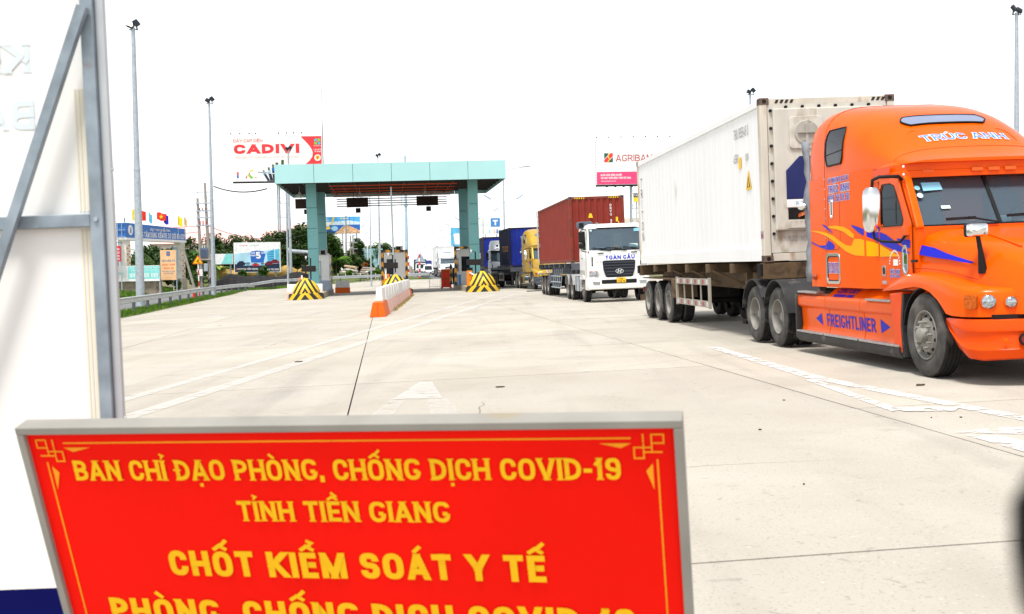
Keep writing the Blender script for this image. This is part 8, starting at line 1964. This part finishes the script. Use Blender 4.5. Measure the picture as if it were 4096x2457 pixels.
car('white car in the far queue beside the box truck', 8.0, 208, CW, 1.05, True); car('blue grey car next to the white car in the far queue', 10.2, 205, CS); car('white car overlapping the far white truck', 11.6, 203, CW)
car('dark car further back in the far queue', 2.5, 232, CK); car('pale car at the left of the far queue', 3.6, 226, CW, 1.05, True)
def box_truck(label, u, v, cab, box):
    t = thing('box_truck', label, 'truck', UVZ(u, v), AX, 'trucks in the far queue')
    MB().box(-1.0, 1.0, -1.0, .75, .55, 1.3).build('cab_lower', cab, t, bevel=.08); MB().loft([[(-1.0, -1.0, 1.3), (1.0, -1.0, 1.3), (1.0, .75, 1.3), (-1.0, .75, 1.3)], [(-.92, -.7, 2.2), (.92, -.7, 2.2), (.92, .75, 2.2), (-.92, .75, 2.2)]]).build('cab_upper', cab, t, bevel=.05)
    MB().prism([(-.85, -1.0, 1.36), (.85, -1.0, 1.36), (.80, -.74, 2.08), (-.80, -.74, 2.08)], (0, -.03, -.01)).build('windscreen', DARKGL, t)
    MB().box(-1.15, 1.15, .9, 6.0, .9, 3.0).build('cargo_box', box, t, bevel=.12); MB().box(-1.0, 1.0, -1.06, -1.0, .5, .72).build('bumper', PLASTIC, t)
    for sx in (-1, 1):
        MB().box(sx*.75-.15, sx*.75+.15, -1.05, -.99, .8, .98).build('headlamp', LAMPGL, t)
        for y in (0, 4.2): wheel(t, sx*.92, y, 'drive', .42)
        MB().cbox((sx*1.15, -.85, 1.75), (.16, .1, .35)).build('door_mirror', BLACK, t)
    return t
box_truck('white light truck with dark canvas cover in the far queue', 6.9, 216, FWH, mat('canvas_dark', (.035, .04, .055), .8)); box_truck('pale truck behind the dark canvas truck', 4.4, 246, FWH, FWH); box_truck('dark truck at the left end of the far queue', 1.6, 262, CK, CK); box_truck('blue topped truck beyond the dark canvas truck', 9.4, 252, FWH, mat('canvas_blue', (.03, .05, .22), .7))
# ================================================================= FOREGROUND BOARDS
SR = Vector((.97662, -.21115, .04043)); SU = Vector((-.10117, -.28547, .95303)); SR = (SR - SU*SR.dot(SU)).normalized()
a_ = -.0165; SR, SU = (SR*math.cos(a_) + SU*math.sin(a_)).normalized(), (SU*math.cos(a_) - SR*math.sin(a_)).normalized(); SN = SR.cross(SU)
TLP = Vector((-.9145, 2.1149, 1.1532))
rb = bpy.data.objects.new('notice_board', None); C.objects.link(rb)
rb.matrix_world = Matrix(((SR.x, SU.x, SN.x, TLP.x), (SR.y, SU.y, SN.y, TLP.y), (SR.z, SU.z, SN.z, TLP.z), (0, 0, 0, 1)))
tag(rb, 'red health checkpoint notice board with yellow lettering in the foreground', 'notice board')
REDB = mat('board_red', (.82, .008, .003), .6, var=.06, vs=2, spec=.06, bump=.06, bs=4); YEL = mat('board_yellow', (.84, .47, .012), .6, var=.05, vs=6, spec=.08); ALU = mat('frame_aluminium', (.27, .26, .235), .5, .0, var=.14, vs=5, dirt=((.30, .24, .14), .15, 6)); ALU2 = mat('border_orange', (.85, .30, .01), .55)
PW, PH = 1.205, .78
MB().box(0, PW, -PH, 0, -.004, 0).build('panel', REDB, rb)
for nm, b in (('top', (-.015, PW+.015, 0, .015)), ('bottom', (-.015, PW+.015, -PH-.015, -PH)), ('left', (-.015, 0, -PH, 0)), ('right', (PW, PW+.015, -PH, 0))): MB().box(*b, -.030, .010).build('frame_bar', ALU, rb, bevel=.002)
bf = lambda u, v: (lambda a, b, l: Vector((u+a, v+b, .0012+l)))
lettering('notice_lettering', 'BAN CHỈ ĐẠO PHÒNG, CHỐNG DỊCH COVID-19', .0415, YEL, rb, bf(.597, -.0985), width=1.030, wt=.185, wf=.68, sp=.10, slab=True)
lettering('notice_lettering', 'TỈNH TIỀN GIANG', .0415, YEL, rb, bf(.600, -.183), width=.405, wt=.185, wf=.68, sp=.10, slab=True)
lettering('notice_lettering', 'CHỐT KIỂM SOÁT Y TẾ', .0545, YEL, rb, bf(.600, -.3025), width=.730, wt=.22, wf=.66, sp=.12)
lettering('notice_lettering', 'PHÒNG, CHỐNG DỊCH COVID-19', .0545, YEL, rb, bf(.602, -.410), width=1.030, wt=.22, wf=.66, sp=.12)
# thin border with corner knots
def bl(u0, v0, u1, v1, w=.003, z=.0012): 
    x0, x1 = sorted((u0, u1)); y0, y1 = sorted((v0, v1)); MB().box(x0-w/2, x1+w/2, y0-w/2, y1+w/2, z-.0006, z).build('border_line', ALU2, rb)
for sx, c in ((1, .022), (-1, PW-.022)):
    k = lambda a: c+sx*a
    bl(k(.052), -.021, PW/2, -.021); bl(k(.008), -.062, k(.008), -PH+.03)
    bl(k(-.004), -.014, k(.016), -.014, .0026, .002); bl(k(-.004), -.030, k(.016), -.030, .0026, .002); bl(k(-.004), -.014, k(-.004), -.030, .0026, .0026); bl(k(.016), -.014, k(.016), -.046, .0026, .0026)
    bl(k(.030), -.014, k(.030), -.030, .0026, .0026); bl(k(.016), -.038, k(.046), -.038, .0026, .002); bl(k(.046), -.038, k(.046), -.058, .0026, .0026); bl(k(.030), -.058, k(.046), -.058, .0026, .002); bl(k(.030), -.030, k(.030), -.058, .0026, .0026); bl(k(.0), -.046, k(.030), -.046, .0026, .0032)
    for pts in ([(.050, -.030), (.105, -.030), (.068, -.039)], [(.016, -.068), (.016, -.118), (.028, -.082)]):
        MB().poly([(k(a), b, .0016) for a, b in (pts if sx > 0 else pts[::-1])]).build('corner_leaf', ALU2, rb)
# the stand behind it reaches the ground
def to_local(p): return rb.matrix_world.inverted() @ Vector(p)
for u in (.1, PW-.1):
    top = Vector((u, -.05, -.05)); w0 = rb.matrix_world @ Vector((u, -PH, -.05)); g = Vector((w0.x, w0.y+.05, zg(w0.x)))
    MB().bar(top, to_local(w0), .03).build('stand_post', ALU, rb); MB().bar(to_local(w0), to_local(g), .03).build('stand_leg', ALU, rb)
    wt = rb.matrix_world @ Vector((u, -.2, -.06)); MB().bar(to_local(wt), to_local((wt.x+.08, wt.y+1.0, zg(wt.x))), .025).build('rear_strut', ALU, rb)
    MB().bar(to_local((g.x, g.y-.25, g.z+.02)), to_local((g.x+.06, g.y+.6, g.z+.02)), .03).build('foot_bar', ALU, rb)
# ---------- white board seen from behind
wb = thing('sign_board', 'tall white board on a steel frame, seen from behind at the left edge', 'sign board', (-.842, 2.50, zg(-.8)), 0)
wb.rotation_euler = (0, R(-1.26), 0)
GALB = mat('frame_steel_blue', (.25, .30, .345), .45, .3, var=.25, vs=14, dirt=((.22, .14, .11), .12, 9)); SHEET = mat('board_sheet', (.80, .80, .78), .6, var=.015, vs=1); NAVY = mat('board_navy', (.003, .004, .075), .6, var=.05, spec=.05)
MB().box(-1.25, .001, .022, .026, .87, 2.35).build('panel', SHEET, wb); MB().box(-1.25, .001, .022, .026, .25, .869).build('blue_panel', NAVY, wb)
MB().box(-.044, -.016, -.008, .0215, .0, 2.30).build('upright', GALB, wb, bevel=.0015); MB().box(-1.25, -1.222, -.008, .0215, .0, 2.30).build('upright', GALB, wb, bevel=.0015)
MB().box(-.0155, .003, .006, .0215, .1, 2.34).build('edge_angle', mat('edge_white', (.46, .49, .51), .4, .3), wb, bevel=.001)
for z in (1.675, .40, 2.26): MB().box(-1.221, -.045, -.006, .0205, z, z+.028).build('cross_rail', GALB, wb, bevel=.0015)
MB().bar((-.031, -.022, 2.15), (-.50, -.022, .93), .021, .020, (0, 1, 0)).build('diagonal_brace', GALB, wb)
for z in (1.80, 1.25, .9): MB().cyl((.003, .013, z), (.006, .013, z), .005, n=8).build('rivet', CHROME, wb)
for z in (1.69, 2.14): MB().cyl((-.03, -.008, z), (-.03, -.013, z), .006, .005, 6).build('bolt', GALV, wb)
GHOST = mat('print_ghost', (.60, .66, .69), .6, var=.02); STAIN = mat('stain_cream', (.74, .68, .54), .7, var=.05)
mf = lambda u, v: (lambda a, b, l: Vector((u-a, .0212-l, v+b)))
lettering('ghost_lettering', 'KHAI', .064, GHOST, wb, mf(-.17, 2.02), align='L', wt=.20, wf=.85, slab=True); lettering('ghost_lettering', 'bằng'.upper(), .064, GHOST, wb, mf(-.165, 1.895), align='L', wt=.20, wf=.85)
for u, w_ in ((-.056, .004), (-.066, .0025), (-.074, .002)): MB().box(u-w_, u+w_, .0205, .0215, .75, 1.67).build('rust_streak', STAIN, wb); MB().box(u-w_, u+w_, .0205, .0215, 1.71, 1.98).build('rust_streak', STAIN, wb)
# ---------- out of focus black object, not identified, only shaped like a strap
st = thing('padded_strap', 'blurred black padded band at the lower right edge of the picture', 'strap', (.112, .18, 1.43), 0)
MB().tube([Vector(p)-Vector((.112, .18, 1.43)) for p in ((.118, .172, 1.427), (.105, .191, 1.419), (.097, .199, 1.413), (.0943, .20, 1.4055), (.0947, .20, 1.3985), (.0955, .20, 1.390), (.0985, .201, 1.381), (.106, .196, 1.372))], [.0025, .0035, .005, .0058, .0060, .0056, .0045, .003], 12).build('band', mat('strap_black', (.008, .008, .009), .9), st, 60)
MB().tube([(.006, -.008, -.003), (.015, -.03, .012), (.022, -.07, .018)], .002, 8).build('webbing', MATS['strap_black'], st)
# ---------- small litter on the concrete
def litter(name, label, x, y, pts, m, h, cat='litter'):
    o = MB().prism([(a, b, 0) for a, b in pts], (0, 0, h)).build(name, m); o.location = (x, y, zg(x, y)+.004); return tag(o, label, cat)
LEAFDRY = mat('dry_leaf', (.10, .08, .06), .9); RUBS = mat('rubber_scrap', (.03, .03, .03), .9)
litter('dry_leaf', 'dark curled leaf on the concrete right of the arrow marking', -.22, 14.6, [(0, 0), (.07, .01), (.11, .05), (.05, .06), (-.01, .03)], LEAFDRY, .012)
litter('dry_leaf', 'small brown leaf left of the long joint', -3.9, 20.2, [(0, 0), (.1, .02), (.13, .09), (.03, .1)], LEAFDRY, .02)
litter('dry_leaf', 'dark leaf on the concrete beside the orange truck', 4.6, 12.9, [(0, 0), (.08, .01), (.12, .05), (.04, .06)], LEAFDRY, .02)
for k, (x, y) in enumerate(((1.0, 69.5), (1.5, 69.8), (2.0, 70.1))): litter('rubber_scrap', ('flat', 'curled', 'torn')[k]+' black rubber scrap on the road by the right striped nose', x, y, [(0, 0), (.35, .05), (.5, .3), (.2, .45), (-.1, .2)], RUBS, .05)
PEB = ('left one of the two pebbles at the worn paint before the orange truck', 'right one of the two pebbles at the worn paint before the orange truck', 'dark pebble just right of the red board top corner', 'dark pebble right of the red board, nearest the camera', 'dark pebble above the right corner of the red board', 'dark pebble between the red board and the long lane line')
for k, (x, y) in enumerate(((3.85, 10.4), (4.1, 10.35), (2.2, 10.1), (1.95, 7.6), (1.1, 10.9), (2.9, 12.1))):
    sz = .006 + .003*(k % 3); p_ = [(sz*math.cos(q*1.26+k)*(1+.3*((q*7+k) % 3)), sz*math.sin(q*1.26+k)) for q in range(5)]
    litter('pebble', PEB[k], x, y, p_, RUBS, .008, 'pebble')['group'] = 'loose pebbles on the concrete'
